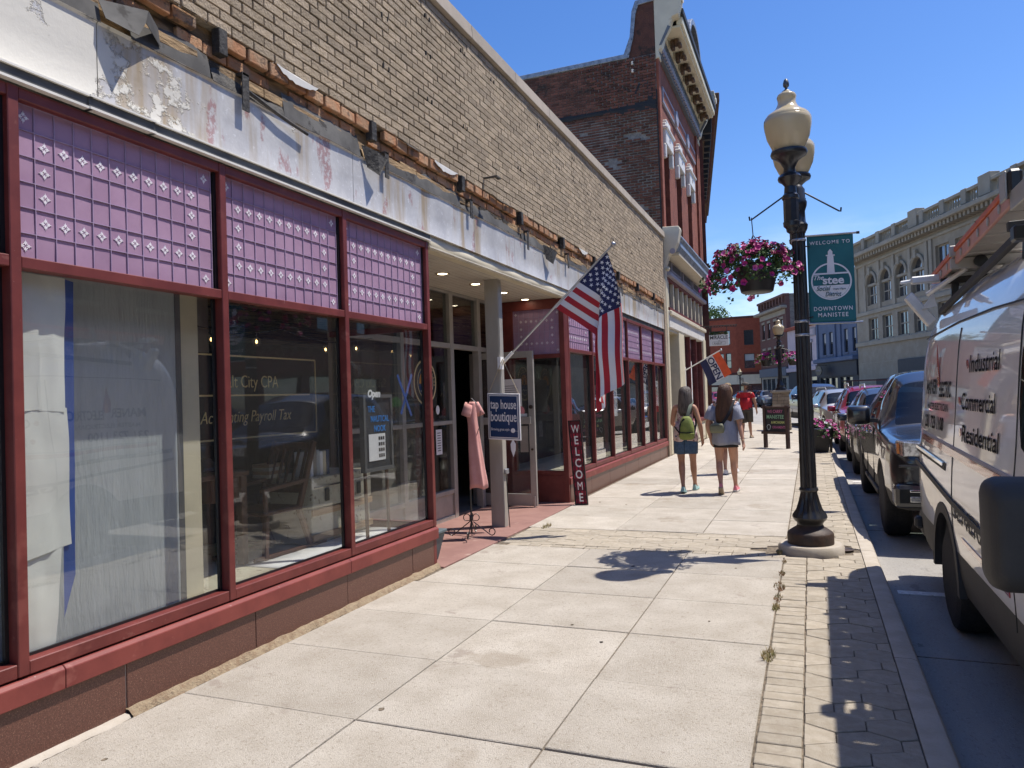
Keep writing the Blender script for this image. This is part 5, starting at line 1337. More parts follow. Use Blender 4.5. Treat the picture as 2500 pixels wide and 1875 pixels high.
# ---- banner on the lamp
bnr = thing('lamp_banner','teal street banner with white lighthouse emblem hung on the lamp post','banner',(.2,7.6,2.1))
mk('teal', (.012,.125,.145), .65, c2=(.016,.15,.17), scale=2.5, var=.1)
mk('tealdeep', (.010,.085,.105), .65, var=.05)
mk('bannerwhite', (.72,.74,.78), .65, var=.02)
BY = 7.6
def bz(u, v): # banner surface: u across, v up; slight belly
    x = lerp(.022,.425,u); z = lerp(2.172,3.015,v) - .012*u; return Vector((x, BY + .018*math.sin(math.pi*u)*math.sin(math.pi*v*.9), z))
m = MB(); m.loft([[bz(i/16,j/24) for i in range(17)] for j in range(25)], False, 0, closed=False); o = m.build('cloth', M['teal'], bnr, smooth='all', fix=False); o.modifiers.new('thick','SOLIDIFY').thickness = .0015
for z in (3.005,2.165):
    m = MB(); m.tube([(-.05,BY,z+.004),(.475,BY,z-.012)], .010, 8); m.build('banner_rod', M['galv'], bnr, smooth=40)
    m = MB(); m.tube([(.455,BY,z-.0115),(.482,BY,z-.0122)], .013, 8); m.build('rod_cap', M['black'] if z > 2.5 else M['galv'], bnr, smooth=40)
m = MB(); m.tube([(-.0,BY-.02,2.91),(.05,BY-.02,2.90)], .006, 6); m.tube([(-.0,BY-.02,2.22),(.055,BY-.02,2.23)], .006, 6); m.build('tie_wire', M['black'], bnr)
def b_on(u, v, d): p = bz(u, v); return (p.x, p.y - d, p.z)
def b_poly(name, mat, P, d=.004):
    m = MB(); c = [b_on(u,v,d) for u,v in P]; m.add(c, [tuple(range(len(c)))]); return m.build(name, M[mat], bnr, fix=False)
def b_ring(name, mat, cu, cv, r0, r1, a0, a1, d=.004, n=48):
    asp = .403/.843; m = MB(); A = []; B = []
    for k in range(n+1):
        a = lerp(a0,a1,k/n); A.append(b_on(cu+r0*math.cos(a), cv+r0*asp*math.sin(a), d)); B.append(b_on(cu+r1*math.cos(a), cv+r1*asp*math.sin(a), d))
    m.loft([A,B], False, 0, closed=False); return m.build(name, M[mat], bnr, fix=False)
asp = .403/.843; cu, cv = .50, .465
b_ring('emblem_ring','bannerwhite',cu,cv,.405,.44,0,2*math.pi,.0045)
lowP = [(cu+.40*math.cos(a), cv-.0*0+.40*asp*math.sin(a)) for a in [math.pi+.24+(math.pi-.48)*k/24 for k in range(25)]]
b_poly('emblem_lower_field','bannerwhite',[(u,v) for u,v in lowP],.0040)
b_poly('emblem_bar','bannerwhite',[(cu-.38,cv+.078),(cu+.38,cv+.078),(cu+.375,cv+.096),(cu-.375,cv+.096)],.0048)
b_poly('lighthouse_tower','bannerwhite',[(cu-.085,cv+.09),(cu+.085,cv+.09),(cu+.065,cv+.29),(cu-.065,cv+.29)],.0050)
b_poly('lighthouse_gallery','bannerwhite',[(cu-.095,cv+.285),(cu+.095,cv+.285),(cu+.095,cv+.30),(cu-.095,cv+.30)],.0052)
b_poly('lighthouse_lantern','bannerwhite',[(cu-.05,cv+.30),(cu+.05,cv+.30),(cu+.05,cv+.335),(cu,cv+.365),(cu-.05,cv+.335)],.0050)
for (v_) in (.135,.20,.25): b_poly('lighthouse_window','tealdeep',[(cu+.01,cv+v_),(cu+.03,cv+v_),(cu+.03,cv+v_+.015),(cu+.01,cv+v_+.015)],.0056)
def b_text(body, u, v, size, mat='bannerwhite', d=.024, **k):
    p = bz(u, v); return lettering(body, M[mat], (p.x, BY-.006, p.z), (1,0,-.03), (0,0,1), bnr, size, ext=.0006, **k)
b_text('WELCOME TO', .06, .885, .046, space=1.30, width=.35, bold=.0004)
b_text('The', .13, .485, .062, shear=.35, width=.085, bold=.0008); b_text('stee', .315, .435, .105, bold=.003, width=.185)
b_text('Social', .17, .36, .062, 'tealdeep', shear=.35, width=.125, bold=.0008); b_text('District', .36, .295, .062, 'tealdeep', shear=.35, width=.14, bold=.0008); b_text('11am-10pm', .52, .365, .024, 'tealdeep', bold=.0006)
b_text('DOWNTOWN', .10, .135, .055, space=1.22, width=.335, bold=.0006); b_text('MANISTEE', .19, .065, .055, space=1.22, width=.26, bold=.0006)
# ================================================================== things by the entrance
# ---- dress on a wrought iron stand
rk = thing('dress_stand','black wrought iron stand with scrolled feet carrying the pink dress','clothes stand',(-3.555,7.46,0))
rx, ry = -3.555, 7.46
m = MB(); m.tube([(rx,ry,.06),(rx,ry,1.52)], .011, 8); m.build('pole', M['blackiron'], rk, smooth=40)
m = MB(); m.tube([(rx,ry,1.5),(rx+.05,ry,1.56),(rx+.11,ry,1.5)], .008, 8); m.build('top_hook', M['blackiron'], rk, smooth=40)
m = MB(); m.lathe([(.016,.20),(.022,.215),(.022,.245),(.016,.26)], (rx,ry,0), 10); m.build('knuckle', M['blackiron'], rk, smooth=40)
for k in range(4):
    a = math.pi/2*k + .25; d = Vector((math.cos(a),math.sin(a),0)); pts = []
    for i in range(19):
        t = i/18
        if t < .55: q = t/.55; pts.append(Vector((rx,ry,.19-.155*q)) + d*(.02+.20*q))
        else:
            q = (t-.55)/.45; an = -math.pi/2+q*5.2; rr = .045*(1-.45*q); pts.append(Vector((rx,ry,.08)) + d*(.225+rr*math.cos(an)) + Vector((0,0,rr*math.sin(an))))
    m = MB(); m.tube(pts, .006, 6); m.build('foot', M['blackiron'], rk, smooth=40)
    pts = []
    for i in range(15):
        q = i/14; an = -math.pi/2+q*5.0; rr = .034*(1-.35*q); pts.append(Vector((rx,ry,.235)) + d*(.045+rr*math.cos(an)+.02*(1-q)) + Vector((0,0,rr*math.sin(an)+.02*q)))
    m = MB(); m.tube([Vector((rx,ry,.205))]+pts, .005, 6); m.build('scroll', M['blackiron'], rk, smooth=40)
mk('pinkcloth', (.60,.27,.235), .8, c2=(.66,.32,.28), scale=6, bump=.05, bscale=300, sheen=.3)
dr = thing('pink_dress','pale pink dress hanging on the iron stand by the entrance','dress',(-3.47,7.46,.56))
rings = []
for (z,cx_,w,d,wv) in [(.565,-3.455,.105,.075,.012),(.62,-3.455,.102,.072,.012),(.80,-3.47,.088,.062,.010),(1.0,-3.485,.075,.055,.008),(1.18,-3.495,.062,.052,.005),(1.28,-3.50,.058,.05,.003),(1.36,-3.51,.062,.048,.002),(1.44,-3.515,.060,.045,0),(1.50,-3.50,.045,.040,0),(1.525,-3.495,.030,.035,0)]:
    rings.append([(cx_+(w+wv*math.sin(5*a))*math.cos(a), 7.46+(d+wv*math.cos(4*a+z*3))*math.sin(a), z+.012*math.sin(3*a)*(z < .7)) for a in [2*math.pi*k/40 for k in range(40)]])
m = MB(); m.loft(rings, False); o = m.build('skirt_and_bodice', M['pinkcloth'], dr, smooth='all'); o.modifiers.new('thick','SOLIDIFY').thickness = .004
for (sx_, pz) in ((-1,0),(1,.0)):
    rings = []
    for (t,rr) in [(0,.045),(.35,.050),(.7,.052),(1,.055)]:
        c = Vector((-3.505+.02*sx_, 7.46+.03*sx_, 1.505)).lerp(Vector((-3.555 if sx_ < 0 else -3.435,7.46+.06*sx_,1.37)), t); rings.append([(c.x+rr*math.cos(a), c.y+rr*.7*math.sin(a), c.z+.02*math.cos(a)*sx_) for a in [2*math.pi*k/18 for k in range(18)]])
    m = MB(); m.loft(rings, False); o = m.build('sleeve', M['pinkcloth'], dr, smooth='all'); o.modifiers.new('thick','SOLIDIFY').thickness = .003
m = MB(); m.tube([(-3.40,7.45,1.42),(-3.41,7.44,1.25),(-3.44,7.43,1.16)], .004, 5); m.build('necklace', M['pewter'], dr)
# ---- trough planter at the corner
m = MB(); m.loft([[(-3.66,6.19,.005),(-3.42,6.19,.005),(-3.42,6.40,.005),(-3.66,6.40,.005)],[(-3.70,6.17,.27),(-3.355,6.17,.27),(-3.355,6.44,.27),(-3.70,6.44,.27)]], True)
m.add([(-3.71,6.165,.27),(-3.34,6.165,.27),(-3.34,6.455,.27),(-3.71,6.455,.27),(-3.71,6.165,.30),(-3.34,6.165,.30),(-3.34,6.455,.30),(-3.71,6.455,.30)], [(0,3,2,1),(4,5,6,7),(0,1,5,4),(1,2,6,5),(2,3,7,6),(3,0,4,7)])
mk('bluegrey', (.09,.115,.125), .6, var=.08)
tp = thing('trough_planter','blue grey tapered trough planter at the corner of the shop window','planter',(-3.5,6.4,0)); m.build('trough', M['bluegrey'], tp, bevel=.006)
# ---- hanging shop sign
hs = thing('hanging_shop_sign','navy hanging sign reading tap house boutique on the grey post','sign',(-3.36,8.05,1.04))
def sg(u,v,d=0): # sign plane, slightly swung
    return Vector((-3.572+.418*u, 8.05-.015*u-d, 1.62-.55*(1-v)-.02*u))
def sgp(name, mat, P, d0, d1, bev=0):
    m = MB(); a = [sg(u,v,d0) for u,v in P]; b = [sg(u,v,d1) for u,v in P]; n = len(P); m.add(a+b, [tuple(range(n)), tuple(reversed(range(n,2*n)))]+[(i,(i+1)%n,n+(i+1)%n,n+i) for i in range(n)]); return m.build(name, M[mat], hs, bevel=bev)
sgp('board','white',[(0,0),(1,0),(1,1),(0,1)],.012,-.012,.004)
sgp('navy_border','navyblue',[(.03,.03),(.97,.03),(.97,.97),(.03,.97)],.013,.0125); sgp('white_border','white',[(.05,.042),(.95,.042),(.95,.958),(.05,.958)],.0145,.014); sgp('navy_field','navyblue',[(.075,.06),(.925,.06),(.925,.94),(.075,.94)],.0165,.016)
def sgt(body, u, v, size, **k): return lettering(body, M['white'], sg(u,v,.0185), sg(1,0)-sg(0,0), (0,0,1), hs, size, ext=.0008, **k)
sgt('tap house', .10, .67, .155, width=.335, bold=.0015); sgt('boutique', .10, .40, .17, width=.335, bold=.0015); sgt('Brewing great style', .11, .20, .045, width=.235)
m = MB(); m.lathe([(.022,0),(.028,.002),(.022,.004)], (0,0,0), 16); o = obj('flourish', m.mesh('flourish', M['white']), hs, sg(.78,.21,.018), (R(90),0,0)); m = MB(); m.bar(sg(.84,.20,.018),sg(.92,.20,.018),.004,.002); m.build('flourish', M['white'], hs)
mk('rope', (.42,.34,.22), .9)
for u in (.04,.97):
    m = MB(); m.tube([sg(u,1.0), (-3.40,8.14,2.02)], .0045, 6); m.build('hanging_rope', M['rope'], hs)
m = MB(); m.prism([(0,.11),(.032,.05),(.028,-.02),(.0,-.10),(-.028,-.02),(-.032,.05)], (-3.255,8.03,.96), (1,0,0), (0,0,1), (0,.004,0)); m.build('price_tag', M['white'], hs)
# ---- bracket and rope at the post, padlock
m = MB(); m.box(-3.46,-3.42,8.20,8.28,.64,.70); m.lathe([(.012,0),(.012,.05)], (-3.43,8.19,.65), 8); tag(m.build('post_latch', M['galv'], bevel=.004), 'small steel latch on the grey entrance post', 'latch')
m = MB(); m.tube([(-3.425,8.2,.64),(-3.42,8.21,.3),(-3.40,8.2,.0)], .006, 6); tag(m.build('post_cable', M['black']), 'black cable running down the grey post to the floor', 'cable')
# ---- the national flag on its pole
fp = thing('flag_on_pole','stars and stripes flag hanging limp from a slanting pole on the grey post','flag',(-3.44,8.17,2.0))
pb0, pt0 = Vector((-3.42,8.17,1.97)), Vector((-2.03,8.17,3.235))
m = MB(); m.tube([pb0, pt0], .0125, 10); m.build('pole', M['galv'], fp, smooth=40)
m = MB(); m.sphere(tuple(pt0+(pt0-pb0).normalized()*.03),.030,10,8); m.build('pole_ball', M['galv'], fp, smooth='all')
m = MB(); m.box(-3.46,-3.42,8.12,8.22,1.90,2.05); m.tube([pb0+Vector((-.02,0,-.02)), pb0+(pt0-pb0)*.10], .021, 10); m.build('pole_bracket', M['white'], fp, smooth=40)
mk('flagred', (.42,.012,.025), .7, sheen=.2, var=.06); mk('flagwhite', (.72,.72,.74), .7, sheen=.2, var=.03); mk('flagblue', (.012,.018,.085), .7, sheen=.2, var=.08)
ax_ = (pt0-pb0); Ltot = ax_.length; ax_.normalize()
h0, h1 = pt0-ax_*.07, pt0-ax_*.95
def flag_pt(s, t):
    """s: 0 at the pole tip, 1 low on the pole; t: 0 at the hoist, 1 at the fly"""
    h = h0.lerp(h1, s); G1 = Vector((-2.24,8.17,2.24)); g = h0.lerp(G1, s)
    L = t*1.50; dl = (g-h).length
    fold = math.sin(s*math.pi*3.0+.4)
    if L < dl: p = h.lerp(g, L/dl); k = L/max(dl,.01)*s
    else: p = g + Vector((0,0,-(L-dl))); k = 1
    drop = max(0, L-dl*.8); w = min(1, drop/.5)
    p = p + Vector((.07*w*math.sin(s*8.2+.8)+.13*w*(.62-s), (.075*fold*w)*(1+.2*math.sin(t*5)), .012*w*math.sin(s*9)))
    # cloth waves across the diagonal part
    p = p + Vector((0, .022*math.sin(L*9+s*5)*min(1,L/.2), 0))
    return p
ns, nt_ = 52, 60
mats = [M['flagred'], M['flagwhite'], M['flagblue']]
m = MB(); vs = [flag_pt(i/ns, j/nt_) for i in range(ns+1) for j in range(nt_+1)]; fs = []; ms = []
for i in range(ns):
    for j in range(nt_):
        fs.append((i*(nt_+1)+j, i*(nt_+1)+j+1, (i+1)*(nt_+1)+j+1, (i+1)*(nt_+1)+j)); st = int((i+.5)/ns*13)
        ms.append(2 if (st < 7 and (j+.5)/nt_ < .40) else (1 if j < 1 else st % 2))
m.add(vs, fs); m.m = ms
fl_ = m.build('flag_cloth', mats, fp, smooth='all', fix=False)
for r_ in range(9):
    for c_ in range(6 if r_ % 2 == 0 else 5):
        s = (7/13)*(r_+1)/10; t = .40*((2*c_+1 if r_ % 2 == 0 else 2*c_+2))/12
        p = flag_pt(s,t); du = (flag_pt(s,t+.01)-flag_pt(s,t-.01)).normalized(); dv = (flag_pt(s-.01,t)-flag_pt(s+.01,t)); nn = du.cross(dv).normalized(); dv = nn.cross(du).normalized()
        m = MB()
        for sd in (1,-1):
            c0 = p+nn*.0035*sd; P = []
            for k in range(10):
                a = math.pi/2+2*math.pi*k/10; rr = .027 if k % 2 == 0 else .0105; P.append(c0+du*rr*math.cos(a)+dv*rr*math.sin(a))
            m.add([c0]+P, [(0,1+k,1+(k+1)%10) for k in range(10)])
        m.build('star', M['flagwhite'], fl_, fix=False)
# ---- leaning WELCOME board
wb = thing('welcome_board','tall narrow WELCOME board in red and black check leaning by the window corner','sign',(-3.08,10.1,0))
mk('checkred', (.42,.02,.05), .7); mk('checkdark', (.12,.012,.022), .7)
def wp(u,v,d=0): # leaning back and sideways
    return Vector((-3.165+.19*u-.095*v, 10.10+.09*v-d, 1.20*v+.005*u))
def wq(name, mat, P, d0, d1):
    m = MB(); a = [wp(u,v,d0) for u,v in P]; b = [wp(u,v,d1) for u,v in P]; n = len(P); m.add(a+b, [tuple(range(n)), tuple(reversed(range(n,2*n)))]+[(i,(i+1)%n,n+(i+1)%n,n+i) for i in range(n)]); return m.build(name, M[mat], wb)
wq('board','checkred',[(0,0),(1,0),(1,1),(0,1)],.0,-.015)
for (a,b_,c_,e) in ((0,0,.09,1),(.91,0,1,1),(.09,0,.91,.014),(.09,.986,.91,1)): wq('frame','black',[(a,b_),(c_,b_),(c_,e),(a,e)],.018,-.016)
for k in range(20): 
    if k % 2: wq('check_stripe','checkdark',[(.09,.014+.0486*k),(.91,.014+.0486*k),(.91,.014+.0486*(k+1)),(.09,.014+.0486*(k+1))],.0012,.0004)
for k in range(3): wq('check_stripe','checkdark',[(.16+.27*k,.014),(.28+.27*k,.014),(.28+.27*k,.986),(.16+.27*k,.986)],.0022,.0016)
for k,ch_ in enumerate('WELCOME'):
    c0 = wp(.5,.85-.135*k,.004); me = text_mesh('letter', ch_, M['white'], .165, .80 if ch_ not in 'WM' else .70, 0, .003 if ch_ not in 'WM' else .0, .001, 'CENTER')
    X_ = (wp(1,0)-wp(0,0)).normalized(); Z_ = (wp(0,1)-wp(0,0)).normalized(); Y_ = X_.cross(Z_).normalized(); Z_ = Y_.cross(X_)*-1 if False else Z_
    me.transform(Matrix(((X_.x,Z_.x,-Y_.x*-1,c0.x),(X_.y,Z_.y,-Y_.y*-1,c0.y),(X_.z,Z_.z,-Y_.z*-1,c0.z),(0,0,0,1)))); obj('letter', me, wb)
    # slab serifs
# ---- OPEN flag on the cream shopfront
of = thing('open_flag','navy white and orange OPEN flag on a short white pole','flag',(-3.27,21.15,2.17))
a_, b_ = Vector((-3.28,21.15,2.16)), Vector((-2.22,20.82,2.68)); m = MB(); m.tube([a_, b_], .016, 8); m.build('pole', M['white'], of, smooth=40); m = MB(); m.sphere(tuple(b_),.035,8,6); m.build('pole_ball', M['galv'], of, smooth='all')
mk('flagorange', (.80,.12,.04), .7); d1 = (b_-a_).normalized(); f0 = a_+d1*.52; f1 = b_-d1*.08
def op_pt(s, t): # s along the pole, t down the fly
    p = f0.lerp(f1, s); w = .03*math.sin(s*6+t*4)*t
    return p + Vector((.30*t-.05*t*t+.08*t*s, -.05*t+w, -.62*t-.05*t*(1-s)))
m = MB(); n1, n2 = 18, 18; vs = [op_pt(i/n1,j/n2) for i in range(n1+1) for j in range(n2+1)]; fs = []; ms = []
for i in range(n1):
    for j in range(n2): fs.append((i*(n2+1)+j,i*(n2+1)+j+1,(i+1)*(n2+1)+j+1,(i+1)*(n2+1)+j)); ms.append(0 if i < 6 else (1 if i < 12 else 2))
m.add(vs, fs); m.m = ms; oc_ = m.build('flag_cloth', [M['flagblue'],M['flagwhite'],M['flagorange']], of, smooth='all', fix=False)
me = text_mesh('lettering','OPEN',M['flagblue'],.205,.92,0,.004,.001)
x0 = min(v.co.x for v in me.vertices); x1 = max(v.co.x for v in me.vertices)
for v in me.vertices:
    t = .05+.90*(v.co.x-x0)/(x1-x0); s = .36+.30*(v.co.y/.145)*.93; p = op_pt(s,t); v.co = (p.x, p.y-.010-(.002 if v.co.z > 0 else 0), p.z)
obj('lettering', me, oc_)
# ---- scalloped bracket sign
ms_ = thing('hanging_bracket_sign','white hanging sign reading MIRACLE RIVER ST under a scalloped iron bracket','sign',(-2.62,24.2,3.0))
m = MB(); m.tube([(-3.3,24.2,3.64),(-2.06,24.2,3.63)], .016, 6); m.build('bracket_bar', M['black'], ms_)
for k in range(12):
    m = MB(); m.tube([(-3.10+.085*k+.0425*(1-math.cos(a)),24.2,3.625-.045*math.sin(a)) for a in [math.pi*q/6 for q in range(7)]], .010, 5); m.build('scallop', M['black'], ms_)
m = MB(); m.box(-2.93,-2.33,24.18,24.22,3.0,3.36); bd = m.build('board', M['white'], ms_, bevel=.01)
for x in (-2.88,-2.38): m = MB(); m.box(x-.008,x+.008,24.19,24.21,3.36,3.63); m.build('hanger', M['black'], ms_)
m = MB(); m.box(-2.90,-2.36,24.175,24.225,3.43,3.46); m.build('top_bar', M['black'], ms_)
lv = [( -2.90+.54*random.random(), 24.19, 3.36+rnd(-.02,.06)) for _ in range(60)]; foliage(lv,'leaf',5,.02,.05,ms_,'garland')
lettering('MIRACLE', M['black'], (-2.90,24.177,3.21), (1,0,0), (0,0,1), ms_, .15, width=.54, ext=.001, bold=.002); lettering('RIVER ST', M['black'], (-2.78,24.177,3.05), (1,0,0), (0,0,1), ms_, .075, sx=.86, ext=.001); lettering('ON', M['black'], (-2.65,24.177,3.145), (1,0,0), (0,0,1), ms_, .035, ext=.001)
for (x0,x1,z0,z1) in ((-2.82,-2.44,3.035,3.04),(-2.82,-2.44,3.125,3.13),(-2.825,-2.82,3.035,3.13),(-2.44,-2.435,3.035,3.13)): m = MB(); m.box(x0,x1,24.176,24.179,z0,z1); m.build('cartouche_line', M['black'], ms_)
# ---- chalk board stand
cbd = thing('chalk_board','wooden framed chalkboard stand with coloured lettering on the pavement','sign',(-.9,20.6,0))
mk('chalkboard', (.020,.020,.026), .8); mk('darkwood', (.055,.028,.024), .7, c2=(.04,.02,.018), scale=8)
mk('chalkpink', (.45,.13,.26), .9); mk('chalkgreen', (.25,.45,.30), .9); mk('chalkwhite', (.6,.62,.6), .9); mk('chalkyel', (.5,.55,.2), .9)
e0, e1 = Vector((-1.20,20.95,0)), Vector((-.56,20.45,0)); ex_ = (e1-e0).normalized(); en = Vector((ex_.y,-ex_.x,0))
def cq(name, mat, u0,u1,z0,z1,d0,d1,par=None,bev=.004):
    m = MB(); q = [e0+ex_*u+en*d+Vector((0,0,z)) for z in (z0,z1) for (u,d) in ((u0,d0),(u1,d0),(u1,d1),(u0,d1))]; m.add(q, [(0,3,2,1),(4,5,6,7),(0,1,5,4),(1,2,6,5),(2,3,7,6),(3,0,4,7)]); return m.build(name, M[mat], par or cbd, bevel=bev)
Wd = (e1-e0).length
cq('post','darkwood',0,.085,0,1.13,-.05,.03); cq('post','darkwood',Wd-.085,Wd,0,1.13,-.05,.03); cq('cross_rail','darkwood',-.04,Wd+.04,.37,.44,.03,.06); cq('foot_rail','darkwood',-.04,Wd+.04,.395,.43,-.10,-.05)
pnl_ = cq('chalk_panel','chalkboard',.085,Wd-.085,.42,1.07,-.02,.005); cq('top_rail','darkwood',-.05,Wd+.05,1.05,1.10,-.04,.025)
for t_,u,z,s_,mt in (('WE CARRY',.15,.93,.105,'chalkpink'),('MANISTEE',.12,.78,.125,'chalkgreen'),('& MICHIGAN',.27,.65,.085,'chalkyel'),('ORNAMENTS',.30,.52,.085,'chalkpink')):
    lettering(t_, M[mt], e0+ex_*u+en*.008+Vector((0,0,z)), ex_, (0,0,1), cbd, s_*1.1, width={'WE CARRY':.50,'MANISTEE':.56}.get(t_,.42), ext=.001, shear=.08, bold=.0015)
m = MB(); m.tube([e0+ex_*(.18+.055*math.cos(a)*(1+.2*math.sin(3*a)))+en*.008+Vector((0,0,.55+.07*math.sin(a))) for a in [.45*k for k in range(15)]], .006, 5); m.build('mitten_drawing', M['chalkwhite'], cbd)
# ---- black tub of petunias at the kerb
tb = thing('flower_tub','square black tub of pink and white petunias at the kerb','flower planter',(.17,19.4,0))
m = MB(); cx, cy = .16, 19.45
m.loft([[(cx+a*.20,cy+b*.20,.02) for a,b in ((-1,-1),(1,-1),(1,1),(-1,1))],[(cx+a*.27,cy+b*.27,.56) for a,b in ((-1,-1),(1,-1),(1,1),(-1,1))]]); m.build('tub', M['plasticblack'], tb, bevel=.01)
for a,b in ((-1,-1),(1,-1),(1,1),(-1,1)): m = MB(); m.bar((cx+a*.25,cy+b*.25,0),(cx+a*.28,cy+b*.28,.58),.035,.035); m.build('corner_leg', M['black'], tb)
pts = []; fl = []
for k in range(200):
    a = rnd(0,6.28); r = .36*math.sqrt(random.random()); z = .60+.20*(1-(r/.38)**2)*rnd(.4,1)
    if k > 130: r = rnd(.28,.42); z = rnd(.34,.62); a = rnd(-1.5,1.0)
    pts.append((cx+r*math.cos(a),cy+r*math.sin(a),z))
foliage(pts,'leaf',5,.04,.05,tb)
for k in range(150):
    p = random.choice(pts); v = Vector((p[0]-cx,p[1]-cy,(p[2]-.5)+.1)).normalized(); fl.append((Vector(p)+v*rnd(.03,.06), v+Vector((rnd(-.3,.3),-.3,.3))))
blossoms(fl, tb, (3,2,6,3), 1.25)
# ---- stone pillar carrying a lamp, with baskets
mk('ledgestone', (.36,.30,.215), .9, c2=(.29,.235,.165), scale=5, bump=.3, bscale=40, pvar=.2)
sp = thing('stone_pillar','ledgestone pillar on the pavement under the farther lamp','pillar',(-1.05,30,0)); px, py = -1.05, 30.0
m = MB(); m.box(px-.28,px+.28,py-.28,py+.28,0,1.42); m.build('core', M['joint'], sp)
z = 0
while z < 1.40:
    h = min(random.choice((.09,.11,.13)), 1.42-z); w_ = .34 - .05*(z/1.42)
    for (ax0, sg_) in (('x',-1),('y',-1),('x',1),('y',1)):
        u = -w_
        while u < w_-.02:
            l = min(rnd(.16,.32), w_-u); d = rnd(-.015,.015); m = MB()
            if ax0 == 'y': y_ = py+sg_*w_; m.box(px+u+.004,px+u+l-.004,min(y_-.07,y_+d*sg_),max(y_+.0,y_+d*sg_) if sg_>0 else y_-.0+.07,z+.004,z+h-.004) if sg_ > 0 else m.box(px+u+.004,px+u+l-.004,y_-d,y_+.07,z+.004,z+h-.004)
            else: x_ = px+sg_*w_; m.box(min(x_,x_-sg_*.07)-d*.3,max(x_,x_-sg_*.07)+d*.3,py+u+.004,py+u+l-.004,z+.004,z+h-.004)
            m.build('stone', M['ledgestone'], sp, bevel=.008); u += l
    z += h
m = MB(); m.box(px-.36,px+.36,py-.36,py+.36,1.42,1.52); m.build('cap_stone', M['limestone2'], sp, bevel=.02)
l2 = thing('street_lamp','black street lamp with one cream globe on the ledgestone pillar','street lamp',(px,py,1.52))
m = MB(); m.lathe([(.20,1.52),(.20,1.58),(.14,1.64),(.15,1.70),(.10,1.80),(.085,1.90)], (px,py,0), 20); m.build('base', M['blackiron'], l2, smooth=35)
lamp_shaft(l2, px, py, 1.90, 3.2, .075, .06); m = MB(); m.lathe([(.065,3.1),(.10,3.14),(.11,3.2),(.08,3.24),(.085,3.34),(.065,3.38)], (px,py,0), 16); m.build('capital', M['blackiron'], l2, smooth=35)
globe_head(l2, (px,py,3.62), .95)
for sgn in (-1,1): m = MB(); m.tube([(px,py,3.15),(px+sgn*.45,py,3.0)], .010, 6); m.build('hook_arm', M['black'], l2)
for sgn,lab in ((-1,'hanging basket of magenta petunias on the shop side of the pillar lamp'),(1,'hanging basket of pale pink petunias on the road side of the pillar lamp')):
    bx_, bz_ = px+sgn*.48, 2.45; fb_ = thing('flower_basket', lab, 'flower basket', (bx_,py,bz_))
    m = MB(); m.lathe([(.0,bz_),(.14,bz_),(.21,bz_+.24),(.0,bz_+.23)], (bx_,py,0), 18); m.build('pot', M['plasticblack'], fb_, smooth=35)
    m = MB(); m.tube([(bx_,py,3.0),(bx_,py,bz_+.2)], .006, 5); m.build('hanger_wire', M['black'], fb_)
    pts = []
    for k in range(110): a = rnd(0,6.28); t = random.random(); r = .40*math.sqrt(t); pts.append((bx_+r*math.cos(a),py+r*math.sin(a),bz_+.32+.14*(1-t)-(.25*random.random() if t > .6 else 0)))
    foliage(pts,'leaf',4,.05,.07,fb_); fl = [(Vector(p)+Vector((0,-.04,.03)), Vector((p[0]-bx_,p[1]-py-.2,.25))) for p in random.choices(pts,k=70)]; blossoms(fl, fb_, (6,4,4,.3) if sgn < 0 else (1,1,6,2), 1.9)
# far lamp by the orange building
l3 = thing('street_lamp','far street lamp with a single globe in front of the orange brick building','street lamp',(-6.9,82,0))
m = MB(); m.lathe([(.2,ZR),(.2,.5),(.1,.7),(.08,.9)], (-6.9,82,0), 14); m.build('base', M['blackiron'], l3, smooth=35); lamp_shaft(l3,-6.9,82,.9,2.95,.08,.065); globe_head(l3,(-6.9,82,3.2),1.1)
# ================================================================== people
def skinned(name, V, E, mat, parent, rootv, sub=2, off=(0,0,0)):
    """skeleton of joints {key: (pos, radius)} and bones -> one continuous smooth surface"""
    keys = list(V); idx = {k: i for i, k in enumerate(keys)}
    me = bpy.data.meshes.new(name); me.from_pydata([Vector(V[k][0])+Vector(off) for k in keys], [(idx[a], idx[b]) for a, b in E], [])
    o = bpy.data.objects.new(name, me); col.objects.link(o)
    md = o.modifiers.new('skin', 'SKIN'); md.use_smooth_shade = True; md.branch_smoothing = .6
    for k in keys:
        sv = me.skin_vertices[0].data[idx[k]]; r = V[k][1]; sv.radius = (r, r) if not isinstance(r, tuple) else r; sv.use_root = (k == rootv)
    o.modifiers.new('sub', 'SUBSURF').levels = sub
    dg = bpy.context.evaluated_depsgraph_get(); nm = bpy.data.meshes.new_from_object(o.evaluated_get(dg)); bpy.data.objects.remove(o)
    nm.materials.clear(); nm.materials.append(mat); nm.name = name
    nm.polygons.foreach_set("use_smooth", [True]*len(nm.polygons))
    return obj(name, nm, parent)
def skin_mat(name, c): return pm(name, c, .55, var=.08, scale=9, spec=.35)
